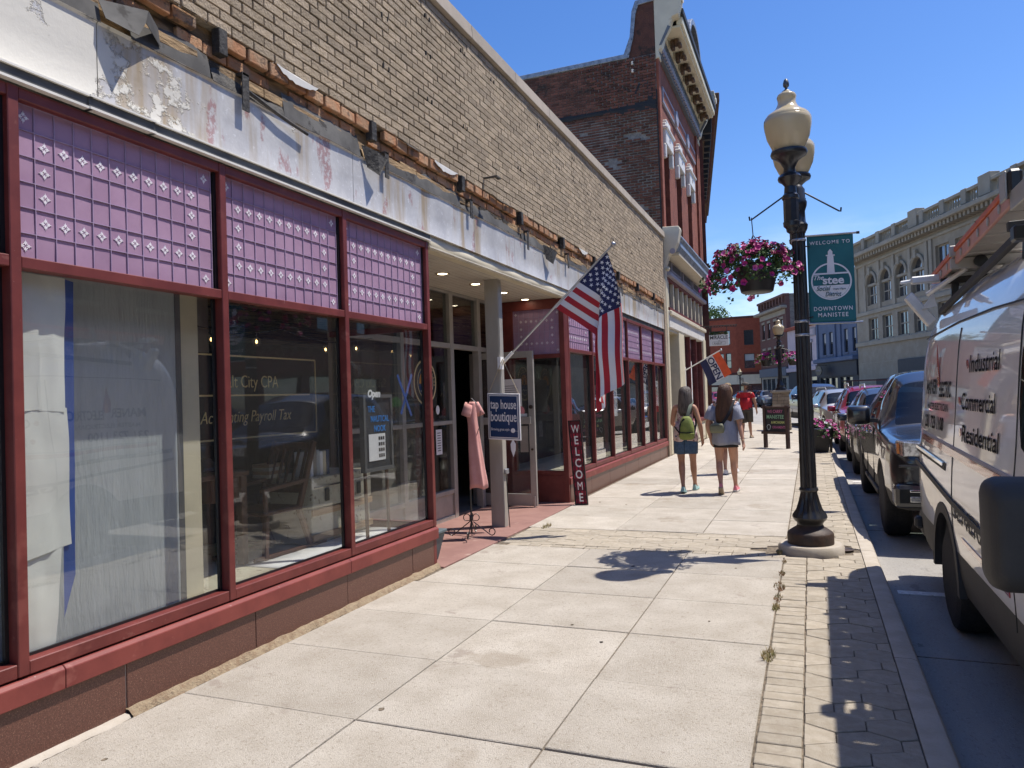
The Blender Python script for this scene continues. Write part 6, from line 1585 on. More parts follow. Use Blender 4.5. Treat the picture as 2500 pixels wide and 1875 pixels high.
def make_person(root, H, P, skin, fem=True):
    """P: ankle/knee/wrist/elbow positions (world). returns joints for the clothing"""
    s = H/1.68; x, y = root.location.x, root.location.y
    lean = P.get('lean', 0.0)
    def q(dx, dy, z): return Vector((x+dx*s, y+dy*s+lean*z, z*s))
    V = {}; E = []
    def chain(*ks): E.extend(zip(ks[:-1], ks[1:]))
    hipw, shw = (.095, .165) if fem else (.09, .195)
    V['pel'] = (q(0,0,.93), (.145*s, .105*s)); V['waist'] = (q(0,0,1.07), (.115*s if fem else .145*s, .085*s)); V['chest'] = (q(0,0,1.24), (.135*s if fem else .165*s, .095*s)); V['upch'] = (q(0,-.005,1.36), (.115*s, .07*s))
    V['neck'] = (q(0,.005,1.44), .048*s); V['jaw'] = (q(0,.022,1.51), (.060*s,.068*s)); V['skull'] = (q(0,.012,1.585), (.075*s,.09*s)); V['crown'] = (q(0,.005,1.645), (.055*s,.065*s))
    chain('pel','waist','chest','upch','neck','jaw','skull','crown')
    fd = Vector((math.sin(P.get('look',0)), math.cos(P.get('look',0)), 0)); sd = Vector((fd.y,-fd.x,0)); hc = V['skull'][0]
    V['nose'] = (hc+fd*.098*s+Vector((0,0,-.03*s)), .013*s); E.append(('skull','nose'))
    for n_, g in (('earL',-1),('earR',1)): V[n_] = (hc+sd*.082*s*g+Vector((0,0,-.015*s)), .018*s); E.append(('skull',n_))
    for sd_, g in (('L',-1),('R',1)):
        V['sh'+sd_] = (q(g*shw*.92,0,1.355), .056*s); el = Vector(P['el'+sd_]); wr = Vector(P['wr'+sd_])
        V['ua'+sd_] = (V['sh'+sd_][0].lerp(el,.5), .044*s*(1 if fem else 1.2)); V['el'+sd_] = (el, .037*s*(1 if fem else 1.15)); V['fa'+sd_] = (el.lerp(wr,.35), .038*s*(1 if fem else 1.15)); V['wr'+sd_] = (wr, .025*s)
        chain('upch','sh'+sd_,'ua'+sd_,'el'+sd_,'fa'+sd_,'wr'+sd_)
        d = (wr-el).normalized(); fw = Vector((0,1,0)); fw = (fw-d*fw.dot(d)).normalized()
        pal = wr+d*.05*s; kn = wr+d*.085*s
        V['pa'+sd_] = (pal, (.034*s,.02*s)); V['kn'+sd_] = (kn, (.032*s,.017*s)); chain('wr'+sd_,'pa'+sd_,'kn'+sd_)
        th1 = pal+fw*.038*s+d*.01*s; V['th'+sd_] = (th1, .011*s); V['tt'+sd_] = (th1+fw*.008*s+d*.035*s, .008*s); chain('pa'+sd_,'th'+sd_,'tt'+sd_)
        inn = Vector((-g,0,0)); inn = (inn-d*inn.dot(d)).normalized()
        for f_, ln in enumerate((.058,.066,.062,.05)):
            b0 = kn+fw*(.024-.016*f_)*s; m1 = b0+d*ln*.5*s+inn*.008*s; t1 = b0+d*ln*.92*s+inn*.028*s
            V[f'f{f_}a'+sd_] = (m1, .0095*s); V[f'f{f_}b'+sd_] = (t1, .0075*s); chain('kn'+sd_,f'f{f_}a'+sd_,f'f{f_}b'+sd_)
        V['hip'+sd_] = (q(g*hipw,0,.87), .098*s if fem else .095*s); kn_ = Vector(P['kn'+sd_]); an = Vector(P['an'+sd_])
        V['tm'+sd_] = (V['hip'+sd_][0].lerp(kn_,.5), .077*s if fem else .08*s); V['knee'+sd_] = (kn_, .053*s); V['calf'+sd_] = (kn_.lerp(an,.32)+Vector((0,-.018*s,0)), .056*s); V['low'+sd_] = (kn_.lerp(an,.75), .037*s); V['an'+sd_] = (an, .034*s)
        ft = Vector(P.get('ft'+sd_, (0,1,0))).normalized()
        V['heel'+sd_] = (an+Vector((0,0,-.045*s))-ft*.02*s, .032*s); V['ball'+sd_] = (an+Vector((0,0,-.052*s))+ft*.12*s, (.038*s,.024*s)); V['toe'+sd_] = (an+Vector((0,0,-.056*s))+ft*.18*s, (.03*s,.018*s))
        chain('pel','hip'+sd_,'tm'+sd_,'knee'+sd_,'calf'+sd_,'low'+sd_,'an'+sd_,'ball'+sd_,'toe'+sd_); E.append(('an'+sd_,'heel'+sd_))
    body = skinned('body', V, E, skin, root, 'pel')
    return V, s
def cloth_from(name, V, keys, E, grow, mat, root, rootv, over={}):
    W = {}
    for k in keys:
        p, r = over.get(k, V[k]) if k in over else V[k]
        r = r if isinstance(r, tuple) else (r, r); W[k] = (p, (r[0]+grow, r[1]+grow))
    return skinned(name, W, E, mat, root, rootv)
def garment(name, mat, root, rings, n=36, wav=.0, thick=.004):
    """open-ended cloth lofted through ellipses (cx, cy, z, rx, ry)"""
    m = MB(); R_ = []
    for i, (cx, cy, z, rx, ry) in enumerate(rings):
        R_.append([(cx+(rx+wav*math.sin(7*a+i)*.5)*math.cos(a), cy+(ry+wav*math.sin(5*a+2*i))*math.sin(a), z+wav*.6*math.sin(4*a)) for a in [2*math.pi*k/n for k in range(n)]])
    m.loft(R_, False); o = m.build(name, mat, root, smooth='all'); o.modifiers.new('thick','SOLIDIFY').thickness = thick; return o
def hair_cap(name, mat, root, c, rx, ry, top, rows, strands=0):
    """hair as a closed shell from the crown down; rows: (z, rx, ry, cx shift, cy shift); fine strand ridges"""
    m = MB(); n = 44; R_ = [[(c[0]+.012*math.cos(2*math.pi*k/n), c[1]+.012*math.sin(2*math.pi*k/n), top) for k in range(n)]]
    for (z, a_, b_, dx, dy) in rows:
        R_.append([(c[0]+dx+(a_+.004*math.sin(k*2.6+z*9)+.003*math.sin(k*1.1))*math.cos(2*math.pi*k/n), c[1]+dy+(b_+.004*math.sin(k*3.1+z*7))*math.sin(2*math.pi*k/n), z+(.012*math.sin(k*1.7) if z == rows[-1][0] else 0)) for k in range(n)])
    m.loft(R_, True); return m.build(name, mat, root, smooth='all')
def shoe(root, an, ft, s, mats, sole=.02, lift=0.0, name='shoe'):
    ft = Vector(ft).normalized(); hz = Vector((ft.x,ft.y,0)).normalized(); sd = Vector((hz.y,-hz.x,0)); up = sd.cross(ft).normalized(); up = up if up.z > 0 else -up
    base = Vector(an) - up*.078*s
    m = MB(); R1 = []; R2 = []
    prof = [(-.075,.026),(-.06,.034),(-.02,.036),(.04,.036),(.10,.044),(.15,.040),(.185,.026),(.195,.010)]
    def ring(z, k): return [base+ft*a*s+sd*b*s*k+up*z for a,b in prof]+[base+ft*a*s-sd*b*s*k+up*z for a,b in reversed(prof)]
    m.loft([ring(0,1.0), ring(sole,1.06)], True); m.build('sole', mats[1], root, bevel=.003)
    m = MB(); 
    def ring2(h): return [base+ft*(a*.97)*s+sd*b*s*(1-h*.35)+up*(sole+h*(.062 if a < .04 else .062*(1-(a-.04)/.19))*s) for a,b in prof]+[base+ft*(a*.97)*s-sd*b*s*(1-h*.35)+up*(sole+h*(.062 if a < .04 else .062*(1-(a-.04)/.19))*s) for a,b in reversed(prof)]
    m.loft([ring2(0), ring2(.5), ring2(1)], True); return m.build(name, mats[0], root, smooth=50)
def strap(name, mat, root, pts, w, t=.006):
    m = MB(); pts = [Vector(p) for p in pts]
    rows = []
    for i, p in enumerate(pts):
        d = (pts[min(i+1,len(pts)-1)]-pts[max(i-1,0)]).normalized(); sd = d.cross(Vector((0,1,0))).normalized(); n_ = sd.cross(d)
        rows.append([p-sd*w/2, p+sd*w/2, p+sd*w/2-n_*t, p-sd*w/2-n_*t])
    m.loft(rows, True); return m.build(name, mat, root, smooth=50)

SK1 = skin_mat('skin_tan', (.42,.22,.14)); SK2 = skin_mat('skin_light', (.48,.26,.175)); SK3 = skin_mat('skin_warm', (.40,.21,.135))
mk('greyhair', (.15,.125,.105), .5, c2=(.055,.042,.035), scale=60, stretch=(1,1,.12), bump=.3, bscale=120); mk('brownhair', (.10,.045,.022), .45, c2=(.055,.025,.013), scale=60, stretch=(1,1,.1), bump=.3, bscale=120); mk('blondehair', (.36,.24,.11), .5, c2=(.24,.15,.06), scale=60, bump=.3, bscale=100)
mk('floral', (.62,.50,.47), .85, c2=(.55,.40,.37), scale=18, spots=[(24,.545,(.10,.045,.055),.9),(34,.58,(.50,.14,.16),.85)]); mk('denim', (.045,.085,.15), .9, c2=(.07,.12,.20), scale=30, bump=.1, bscale=300)
mk('greytee', (.27,.28,.335), .9, c2=(.33,.34,.395), scale=6, bump=.6, bscale=10, stretch=(1.5,1.5,.6)); mk('blackcloth', (.012,.012,.016), .85); mk('redtee', (.50,.018,.028), .85, c2=(.42,.014,.022), scale=5, bump=.6, bscale=10, stretch=(1.5,1.5,.6)); mk('darktan', (.055,.047,.038), .9); mk('oliveb', (.20,.235,.055), .75, c2=(.15,.19,.04), scale=14, bump=.1, bscale=40); mk('olivegrey', (.21,.21,.13), .7); mk('aqua', (.33,.52,.50), .7); mk('pinkshoe', (.70,.22,.26), .7); mk('tansole', (.35,.27,.19), .8); mk('capgrey', (.10,.095,.08), .8); mk('stripes', (.6,.62,.68), .85, c2=(.10,.14,.28), scale=9, stretch=(.1,.1,8), thr=(.49,.51)); mk('khakiband', (.17,.20,.15), .8)

# ---- woman with grey hair, patterned top, denim skirt and green backpack
w1 = thing('person','person in sleeveless patterned top and denim skirt carrying a small green backpack','person',(-1.82,11.62,0))
V, s = make_person(w1, 1.64, dict(elL=(-2.03,11.70,1.07),wrL=(-1.98,11.93,.98),elR=(-1.585,11.57,1.05),wrR=(-1.575,11.66,.835),
    knL=(-1.90,11.66,.47),anL=(-1.865,11.50,.095),knR=(-1.745,11.80,.48),anR=(-1.745,11.92,.085),ftL=(-.05,1,-.12),ftR=(.06,1,0)), SK1)
cloth_from('top', V, ['pel','waist','chest','upch','shL','shR'], [('pel','waist'),('waist','chest'),('chest','upch'),('upch','shL'),('upch','shR')], .018, M['floral'], w1, 'pel', {'shL':(V['shL'][0]+Vector((.045,0,.0)),.05),'shR':(V['shR'][0]-Vector((.045,0,0)),.05)})
garment('top_hem', M['floral'], w1, [(-1.82,11.62,1.10,.145,.115),(-1.82,11.62,.98,.165,.135),(-1.82,11.62,.87,.183,.15),(-1.82,11.62,.80,.190,.152)], wav=.012)
garment('denim_skirt', M['denim'], w1, [(-1.82,11.62,.97,.150,.12),(-1.82,11.62,.88,.178,.140),(-1.82,11.63,.74,.182,.16),(-1.825,11.64,.605,.180,.175)], wav=.006, thick=.006)
m = MB(); m.box(-1.823,-1.817,11.465,11.475,.61,.86); m.build('skirt_seam', M['blackcloth'], w1)
hair_cap('hair', M['greyhair'], w1, (-1.80,11.615), .1,.1,1.645, [(1.635,.052,.058,0,0),(1.60,.082,.092,0,0),(1.55,.095,.105,0,-.004),(1.48,.102,.100,0,-.014),(1.40,.110,.085,0,-.028),(1.32,.112,.070,.0,-.045),(1.24,.100,.052,-.005,-.058),(1.19,.060,.03,-.01,-.066)])
bp_ = MB(); rings = []
for (z,w,d) in [(.83,.05,.03),(.84,.095,.06),(.90,.112,.085),(1.0,.112,.09),(1.08,.10,.08),(1.15,.075,.055),(1.185,.04,.03)]:
    rings.append([(-1.775+.0+(w*(abs(math.cos(a))**.7)*(1 if math.cos(a) > 0 else -1)), 11.485-.02+d*(abs(math.sin(a))**.7)*(1 if math.sin(a) > 0 else -1), z) for a in [2*math.pi*k/24 for k in range(24)]])
bp_.loft(rings, True); bpk = thing('backpack','small green and black sling backpack on the person in the denim skirt','backpack',(-1.775,11.47,.83)); bp_.build('bag', M['oliveb'], bpk, smooth='all')
m = MB(); rings = []
for (z,w,d) in [(.825,.07,.04),(.84,.103,.068),(.885,.117,.09),(.925,.119,.094),(.93,.112,.085)]:
    rings.append([(-1.775+(w*(abs(math.cos(a))**.7)*(1 if math.cos(a) > 0 else -1)), 11.465+d*(abs(math.sin(a))**.7)*(1 if math.sin(a) > 0 else -1), z) for a in [2*math.pi*k/24 for k in range(24)]])
m.loft(rings, True); m.build('lower_pocket', M['oliveb'], bpk, smooth=50)
strap('zip', M['blackcloth'], bpk, [(-1.885,11.38,.945),(-1.775,11.363,.935),(-1.665,11.38,.945)], .014); strap('zip', M['blackcloth'], bpk, [(-1.87,11.40,.90),(-1.86,11.40,1.05),(-1.80,11.41,1.15)], .03)
strap('shoulder_strap', M['khakiband'], bpk, [(-1.76,11.46,1.17),(-1.735,11.48,1.26),(-1.71,11.53,1.36),(-1.70,11.60,1.405)], .05); strap('side_strap', M['blackcloth'], bpk, [(-1.67,11.45,.90),(-1.645,11.55,1.05),(-1.65,11.58,1.22)], .03); strap('side_strap', M['blackcloth'], bpk, [(-1.875,11.45,.92),(-1.97,11.52,1.03)], .02)
for sd_,ft in (('L',(-.05,1,-.18)),('R',(.06,1,0))): shoe(w1, V['an'+sd_][0], ft, s, (M['aqua'],M['aqua']))

# ---- person with long brown hair in a grey tee
w2 = thing('person','person with long brown hair in loose grey tee and black shorts wearing a belt bag','person',(-1.215,11.55,0))
V, s = make_person(w2, 1.66, dict(elL=(-1.47,11.52,1.05),wrL=(-1.44,11.62,.82),elR=(-1.00,11.52,1.05),wrR=(-.955,11.44,.80),
    knL=(-1.325,11.60,.48),anL=(-1.29,11.40,.125),knR=(-1.13,11.73,.48),anR=(-1.115,11.80,.085),ftL=(-.06,1,-.75),ftR=(.08,1,0)), SK2)
V2 = dict(V); 
cloth_from('tee', V, ['waist','chest','upch','shL','uaL','shR','uaR'], [('waist','chest'),('chest','upch'),('upch','shL'),('shL','uaL'),('upch','shR'),('shR','uaR')], .022, M['greytee'], w2, 'chest', {'uaL':(V['uaL'][0]+Vector((0,0,-.03)),.055),'uaR':(V['uaR'][0]+Vector((0,0,-.03)),.055)})
for g,k in ((-1,'L'),(1,'R')):
    a_, b_ = V['sh'+k][0], V['el'+k][0]; d = (b_-a_).normalized(); m = MB(); u_ = d.orthogonal().normalized(); v_ = d.cross(u_)
    m.loft([[a_+d*t+u_*r*math.cos(q*.314)+v_*r*math.sin(q*.314) for q in range(20)] for t,r in ((.03,.072),(.12,.080),(.22,.086),(.235,.084))], False); o = m.build('sleeve', M['greytee'], w2, smooth='all'); o.modifiers.new('thick','SOLIDIFY').thickness = .004
garment('tee_body', M['greytee'], w2, [(-1.215,11.55,1.22,.160,.115),(-1.215,11.55,1.08,.172,.13),(-1.215,11.55,.92,.190,.160),(-1.21,11.55,.80,.205,.170),(-1.20,11.55,.745,.206,.166)], wav=.014)
garment('shorts_hem', M['blackcloth'], w2, [(-1.215,11.55,.90,.150,.120),(-1.215,11.55,.80,.172,.130),(-1.215,11.555,.705,.186,.135)], thick=.005)
hair_cap('hair', M['brownhair'], w2, (-1.205,11.545), .1,.1,1.66, [(1.65,.054,.06,0,0),(1.615,.085,.095,0,0),(1.56,.099,.108,0,-.004),(1.48,.108,.104,0,-.014),(1.38,.122,.085,0,-.034),(1.28,.130,.066,-.005,-.055),(1.18,.125,.056,-.01,-.072),(1.10,.115,.05,-.015,-.08),(1.06,.085,.03,-.02,-.085)])
m = MB(); rings = []
for (z,w,d) in [(.925,.06,.02),(.93,.095,.045),(.97,.108,.05),(1.03,.108,.05),(1.065,.085,.04),(1.075,.05,.02)]:
    rings.append([(-1.315+(w*(abs(math.cos(a))**.6)*(1 if math.cos(a) > 0 else -1)), 11.395+d*(abs(math.sin(a))**.6)*(1 if math.sin(a) > 0 else -1), z+.15*0) for a in [2*math.pi*k/24 for k in range(24)]])
m.loft(rings, True); bg = thing('belt_bag','olive grey belt bag slung across the back over a grey tee','bag',(-1.315,11.395,.925)); m.build('bag', M['olivegrey'], bg, smooth='all')
strap('strap', M['blackcloth'], bg, [(-1.25,11.39,1.05),(-1.18,11.40,1.14),(-1.12,11.425,1.25),(-1.08,11.48,1.37),(-1.07,11.54,1.405)], .042); strap('zip', M['blackcloth'], bg, [(-1.40,11.342,1.035),(-1.315,11.336,1.04),(-1.23,11.342,1.035)], .006)
m = MB(); m.tube([V['wrR'][0]+Vector((.027*math.cos(a),.027*math.sin(a),.02)) for a in [.52*k for k in range(13)]], .004, 5); m.build('bracelet', M['brassring'], w2)
shoe(w2, V['anL'][0], (-.06,1,-.75), s, (M['pinkshoe'],M['tansole']), .028); shoe(w2, V['anR'][0], (.08,1,0), s, (M['pinkshoe'],M['whitetrim']), .026)

# ---- man in red tee and cap farther on
mn = thing('person','man in red tee, dark shorts and grey cap walking past the chalkboard','person',(-1.95,25.0,0))
V, s = make_person(mn, 1.80, dict(elL=(-2.27,24.95,1.12),wrL=(-2.26,25.08,.86),elR=(-1.66,25.0,1.12),wrR=(-1.635,25.08,.90),
    knL=(-2.06,25.02,.50),anL=(-2.075,24.90,.09),knR=(-1.86,25.12,.52),anR=(-1.835,25.15,.085),ftL=(-.1,1,-.1),ftR=(.25,1,0),look=1.2), SK3, False)
cloth_from('tee', V, ['pel','waist','chest','upch','shL','uaL','shR','uaR'], [('pel','waist'),('waist','chest'),('chest','upch'),('upch','shL'),('shL','uaL'),('upch','shR'),('shR','uaR')], .022, M['redtee'], mn, 'chest')
garment('tee_body', M['redtee'], mn, [(-1.95,25,1.30,.185,.13),(-1.95,25,1.12,.190,.145),(-1.95,25,.98,.198,.15),(-1.95,25,.93,.198,.15)], wav=.012)
for g,k in ((-1,'L'),(1,'R')):
    a_, b_ = V['hip'+k][0], V['knee'+k][0]; m = MB(); m.loft([[a_.lerp(b_,t)+Vector((r*math.cos(q*.314),r*1.1*math.sin(q*.314),0)) for q in range(20)] for t,r in ((-.12,.115),(.2,.118),(.6,.115),(1.0,.112))], False); o = m.build('shorts_leg', M['darktan'], mn, smooth='all'); o.modifiers.new('thick','SOLIDIFY').thickness = .005
garment('shorts', M['darktan'], mn, [(-1.95,25,1.02,.17,.13),(-1.95,25,.92,.19,.145),(-1.95,25,.84,.195,.145)], thick=.005)
hc = V['skull'][0]; fd = Vector((math.sin(1.2),math.cos(1.2),0)); sd = Vector((fd.y,-fd.x,0))
m = MB(); m.loft([[hc+Vector((0,0,z))+fd*r*1.12*math.cos(q*.262)+sd*r*.95*math.sin(q*.262) for q in range(24)] for z,r in ((.015,.100),(.05,.102),(.09,.092),(.115,.065),(.125,.02))], True); cp = m.build('cap', M['capgrey'], mn, smooth='all')
m = MB(); m.prism([(-.075,.085),(-.065,.15),(-.03,.185),(.03,.185),(.065,.15),(.075,.085)], hc+Vector((0,0,.022)), sd, fd+Vector((0,0,-.08)), (0,0,.008)); m.build('cap_bill', M['capgrey'], mn, bevel=.003)
m = MB(); m.loft([[hc+fd*(.03)+Vector((0,0,z))+fd*r*1.0*math.cos(q*.262)+sd*r*.88*math.sin(q*.262) for q in range(24)] for z,r in ((-.125,.04),(-.10,.07),(-.06,.083),(-.03,.082))], True); m.build('beard', M['brownhair'], mn, smooth='all')
for sd_,ft in (('L',(-.1,1,-.1)),('R',(.25,1,0))): shoe(mn, V['an'+sd_][0], ft, s, (M['tansole'],M['blackcloth']), .02, name='sandal')
# ---- person with a fair bun, mostly hidden ahead of the two walkers
w4 = thing('person','person with fair hair in a bun and striped top ahead of the brown haired walker','person',(-1.44,14.3,0))
V, s = make_person(w4, 1.64, dict(elL=(-1.66,14.3,1.05),wrL=(-1.63,14.42,.84),elR=(-1.22,14.3,1.05),wrR=(-1.24,14.42,.84),
    knL=(-1.53,14.36,.47),anL=(-1.52,14.22,.09),knR=(-1.35,14.44,.48),anR=(-1.35,14.55,.085)), SK2)
cloth_from('top', V, ['pel','waist','chest','upch','shL','uaL','shR','uaR'], [('pel','waist'),('waist','chest'),('chest','upch'),('upch','shL'),('shL','uaL'),('upch','shR'),('shR','uaR')], .018, M['stripes'], w4, 'chest')
garment('skirt', M['denim'], w4, [(-1.44,14.3,1.0,.15,.12),(-1.44,14.3,.85,.18,.15),(-1.44,14.31,.55,.20,.19)], wav=.006)
hair_cap('hair', M['blondehair'], w4, (-1.44,14.305), .1,.1,1.65, [(1.64,.054,.06,0,0),(1.60,.083,.092,0,0),(1.54,.095,.104,0,-.004),(1.48,.090,.096,0,-.01),(1.45,.06,.06,0,-.02)])
m = MB(); m.sphere((-1.43,14.26,1.655),.062,14,10,0,(1.1,1,.8)); m.build('hair_bun', M['blondehair'], w4, smooth='all')
for sd_ in 'LR': shoe(w4, V['an'+sd_][0], (0,1,0), s, (M['white'],M['white']))
# ================================================================== vehicles (front end towards -y)
def paint(k, c, metal=.35, rough=.32): M[k] = pm(k, c, rough, var=.04, scale=3, metallic=metal, coat=1.0)
paint('vanpaint', (.86,.845,.80), 0, .4); paint('blackpaint', (.006,.007,.009), 0); paint('slatepaint', (.035,.04,.05), .2); paint('winepaint', (.26,.010,.035), .2); paint('silverpaint', (.40,.41,.42), .35); paint('bluepaintcar', (.012,.022,.055), .15); paint('greypaint', (.14,.15,.165), .3); paint('redpaint', (.32,.014,.018), .3); paint('whitepaintcar', (.6,.6,.58), .1)
mk('tyre', (.014,.014,.014), .85, c2=(.024,.023,.022), scale=30, bump=.15, bscale=80); mk('rim', (.34,.35,.36), .3, metallic=.8); mk('rimdark', (.03,.03,.032), .35, metallic=.5); mk('cladding', (.035,.034,.032), .65, bump=.05, bscale=120); mk('chrome', (.75,.76,.78), .08, metallic=1.0); mk('cabin', (.02,.02,.021), .85); mk('seatcloth', (.05,.048,.045), .9)
mk('lampglass', (.55,.56,.56), .12, c2=(.2,.2,.2), scale=26, metallic=.5, coat=1); mk('amber', (.75,.22,.02), .25, coat=1); mk('tail', (.35,.01,.012), .2, coat=1); mk('plate', (.7,.7,.72), .5)
def pl(P, y):
    if y <= P[0][0]: return P[0][1]
    for (a,va),(b,vb) in zip(P[:-1],P[1:]):
        if y <= b: return lerp(va, vb, (y-a)/(b-a))
    return P[-1][1]
def shell(root, L, prof, arches, sill, matset, wind, sides, rear, extra=(), name='body'):
    """prof: dict of piecewise curves along y: top, belt, wt (half width at roof), wb (at belt), wm (widest). arches: [(y, r)].
    wind/rear: (y0,y1) of windscreen / rear window; sides: [(y0,y1)] side windows"""
    ys = {0.0, L, *extra}
    for P in prof.values(): ys |= {p[0] for p in P}
    for (a, r) in arches: ys |= {a-r-.03, a-r, a-r*.9, a-r*.7, a-r*.4, a, a+r*.4, a+r*.7, a+r*.9, a+r, a+r+.03}
    for a, b in list(sides)+[wind]+([rear] if rear else []): ys |= {a, b}
    ys = sorted(y for y in ys if 0 <= y <= L); st = [ys[0]]
    for y in ys[1:]:
        if y-st[-1] > .025: st.append(y)
    if st[-1] != L: st.append(L)
    rings = []
    for y in st:
        zt, zb, wt, wb, wm = (pl(prof[k], y) for k in ('top','belt','wt','wb','wm'))
        zl = sill
        for (a, r) in arches:
            if abs(y-a) < r: zl = max(zl, .36+math.sqrt(max(0, r*r-(y-a)**2))*1.0-.02)
        zm = max(lerp(sill, zb, .60), min(zl+.06, zb-.10)); zm2 = max(lerp(sill, zb, .28), zl+.03)
        zm = max(zm, zm2+.02)
        half = [(0,zt),(.5*wt,zt-.012),(wt*.86,zt-.035),(wt,zt-.085 if zt-zb > .2 else zt-.05),(lerp(wt,wb,.55),lerp(zt-.085,zb,.5) if zt-zb > .2 else lerp(zt,zb,.6)-.01),(wb-.012,zb),(wb,zb-.045),(wm,zm),(wm-.004,zm2),(wm-.03,max(zl+.012,lerp(sill,zb,.08))),(wm-.06,zl)]
        rings.append([(-x,y,z) for x,z in reversed(half)]+[(x,y,z) for x,z in half[1:]])
    n = len(rings[0]); c = n//2
    vs = [p for r in rings for p in r]; fs = []; ms = []
    for i in range(len(st)-1):
        y0, y1 = st[i], st[i+1]; ymid = (y0+y1)/2
        for j in range(n-1):
            k = min(abs(j-c), abs(j+1-c))      # interval index from the crown: 0..9
            mi = 0
            if k <= 2 and wind[0]-1e-4 <= y0 and y1 <= wind[1]+1e-4: mi = 1
            if rear and k <= 2 and rear[0]-1e-4 <= y0 and y1 <= rear[1]+1e-4: mi = 3
            if k in (3,4) and any(a-1e-4 <= y0 and y1 <= b+1e-4 for a, b in sides): mi = 2
            if k >= 8: mi = 4
            fs.append((i*n+j, i*n+j+1, (i+1)*n+j+1, (i+1)*n+j)); ms.append(mi)
    fs.append(tuple(range(n))); ms.append(0); fs.append(tuple((len(st)-1)*n+j for j in reversed(range(n)))); ms.append(0)
    me = bpy.data.meshes.new('tmp'); me.from_pydata(vs, [], fs)
    for _ in range(5): me.materials.append(None)
    me.polygons.foreach_set('material_index', ms)
    bm = bmesh.new(); bm.from_mesh(me); bmesh.ops.recalc_face_normals(bm, faces=bm.faces); cl = bm.edges.layers.float.new('crease_edge')
    for e in bm.edges:
        if len(e.link_faces) == 2 and e.link_faces[0].material_index != e.link_faces[1].material_index: e[cl] = .75
        if len(e.link_faces) == 2 and (len(e.link_faces[0].verts) > 4 or len(e.link_faces[1].verts) > 4): e[cl] = .35
    bm.to_mesh(me); bm.free()
    o = bpy.data.objects.new('tmp', me); col.objects.link(o); sb = o.modifiers.new('s','SUBSURF'); sb.levels = 2
    dg = bpy.context.evaluated_depsgraph_get(); nm = bpy.data.meshes.new_from_object(o.evaluated_get(dg)); bpy.data.objects.remove(o); bpy.data.meshes.remove(me)
    names = [name,'windscreen','side_window','rear_window','lower_cladding']
    parts = {}
    W = wmat(root)
    for mi, nn in enumerate(names):
        sub = {'L': MB(), 'R': MB()} if mi == 2 else {'': MB()}
        used = {}
        for p in nm.polygons:
            if p.material_index != mi: continue
            key = '' if mi != 2 else ('L' if p.center.x < 0 else 'R'); m = sub[key]; f = []
            for v in p.vertices:
                kk = (key, v)
                if kk not in used: used[kk] = len(m.v); m.v.append(tuple(nm.vertices[v].co))
                f.append(used[kk])
            m.f.append(tuple(f)); m.m.append(0)
        for key, m in sub.items():
            if not m.f: continue
            if mi == 2:       # one window for each opening
                for (a, b) in sides:
                    w_ = MB(); u2 = {}
                    for f in m.f:
                        cy_ = sum(m.v[v][1] for v in f)/len(f)
                        if not (a-.05 <= cy_ <= b+.05): continue
                        g = []
                        for v in f:
                            if v not in u2: u2[v] = len(w_.v); w_.v.append(m.v[v])
                            g.append(u2[v])
                        w_.f.append(tuple(g)); w_.m.append(0)
                    if w_.f: loc_part(w_, 'side_window', matset[1], root, smooth='all', fix=False)
            else: parts[nn] = loc_part(m, nn, {0: matset[0], 1: matset[1], 3: matset[1], 4: matset[2]}[mi], root, smooth='all' if mi else 50, fix=False)
    bpy.data.meshes.remove(nm)
    return parts
def loc_part(m, name, mat, root, **k):
    """mesh in the root's own coordinates"""
    o = bpy.data.objects.new(name, m.mesh(name, mat, **k)); col.objects.link(o); o.parent = root; return o
def lbox(root, name, mat, x0,x1,y0,y1,z0,z1, bev=.01):
    m = MB(); m.box(x0,x1,y0,y1,z0,z1); return loc_part(m, name, M[mat], root, bevel=bev, seg=2)
TY = {}
def wheel(root, x, y, r, w, side, rimmat='rim', spokes=6):
    key = (r, w, rimmat, spokes)
    if key not in TY:
        m = MB(); prof = [(r*.66,-w/2),(r*.80,-w/2-.004),(r*.95,-w/2+.012),(r,-w/2+.04),(r,w/2-.04),(r*.95,w/2-.012),(r*.80,w/2+.004),(r*.66,w/2)]; m.lathe(prof, n=40); ty = m.mesh('tyre', M['tyre'], smooth=40)
        m = MB(); m.lathe([(r*.67,-w*.3),(r*.68,w*.46),(r*.63,w*.47),(r*.60,w*.30),(r*.58,-w*.1)], n=32); m.lathe([(.02,w*.38),(r*.16,w*.36),(r*.18,w*.25),(r*.12,w*.2)], n=16)
        for k in range(spokes):
            a = 2*math.pi*k/spokes; d = Vector((math.cos(a),math.sin(a),0)); m.bar(d*r*.12+Vector((0,0,w*.30)), d*r*.63+Vector((0,0,w*.36)), r*.13, w*.10)
        ri = m.mesh('rim', M[rimmat], smooth=35)
        m = MB(); m.lathe([(.01,-w*.05),(r*.60,-w*.08),(r*.60,-w*.12)], n=24); hb_ = m.mesh('brake_disc', M['cabin'])
        TY[key] = (ty, ri, hb_)
    ty, ri, hb_ = TY[key]
    rot = (0, R(90)*side, 0)
    wh = bpy.data.objects.new('wheel', hb_); col.objects.link(wh); wh.parent = root; wh.location = (x,y,r); wh.rotation_euler = rot
    for nn, me in (('tyre',ty),('rim',ri)):
        o = bpy.data.objects.new(nn, me); col.objects.link(o); o.parent = wh
    return wh
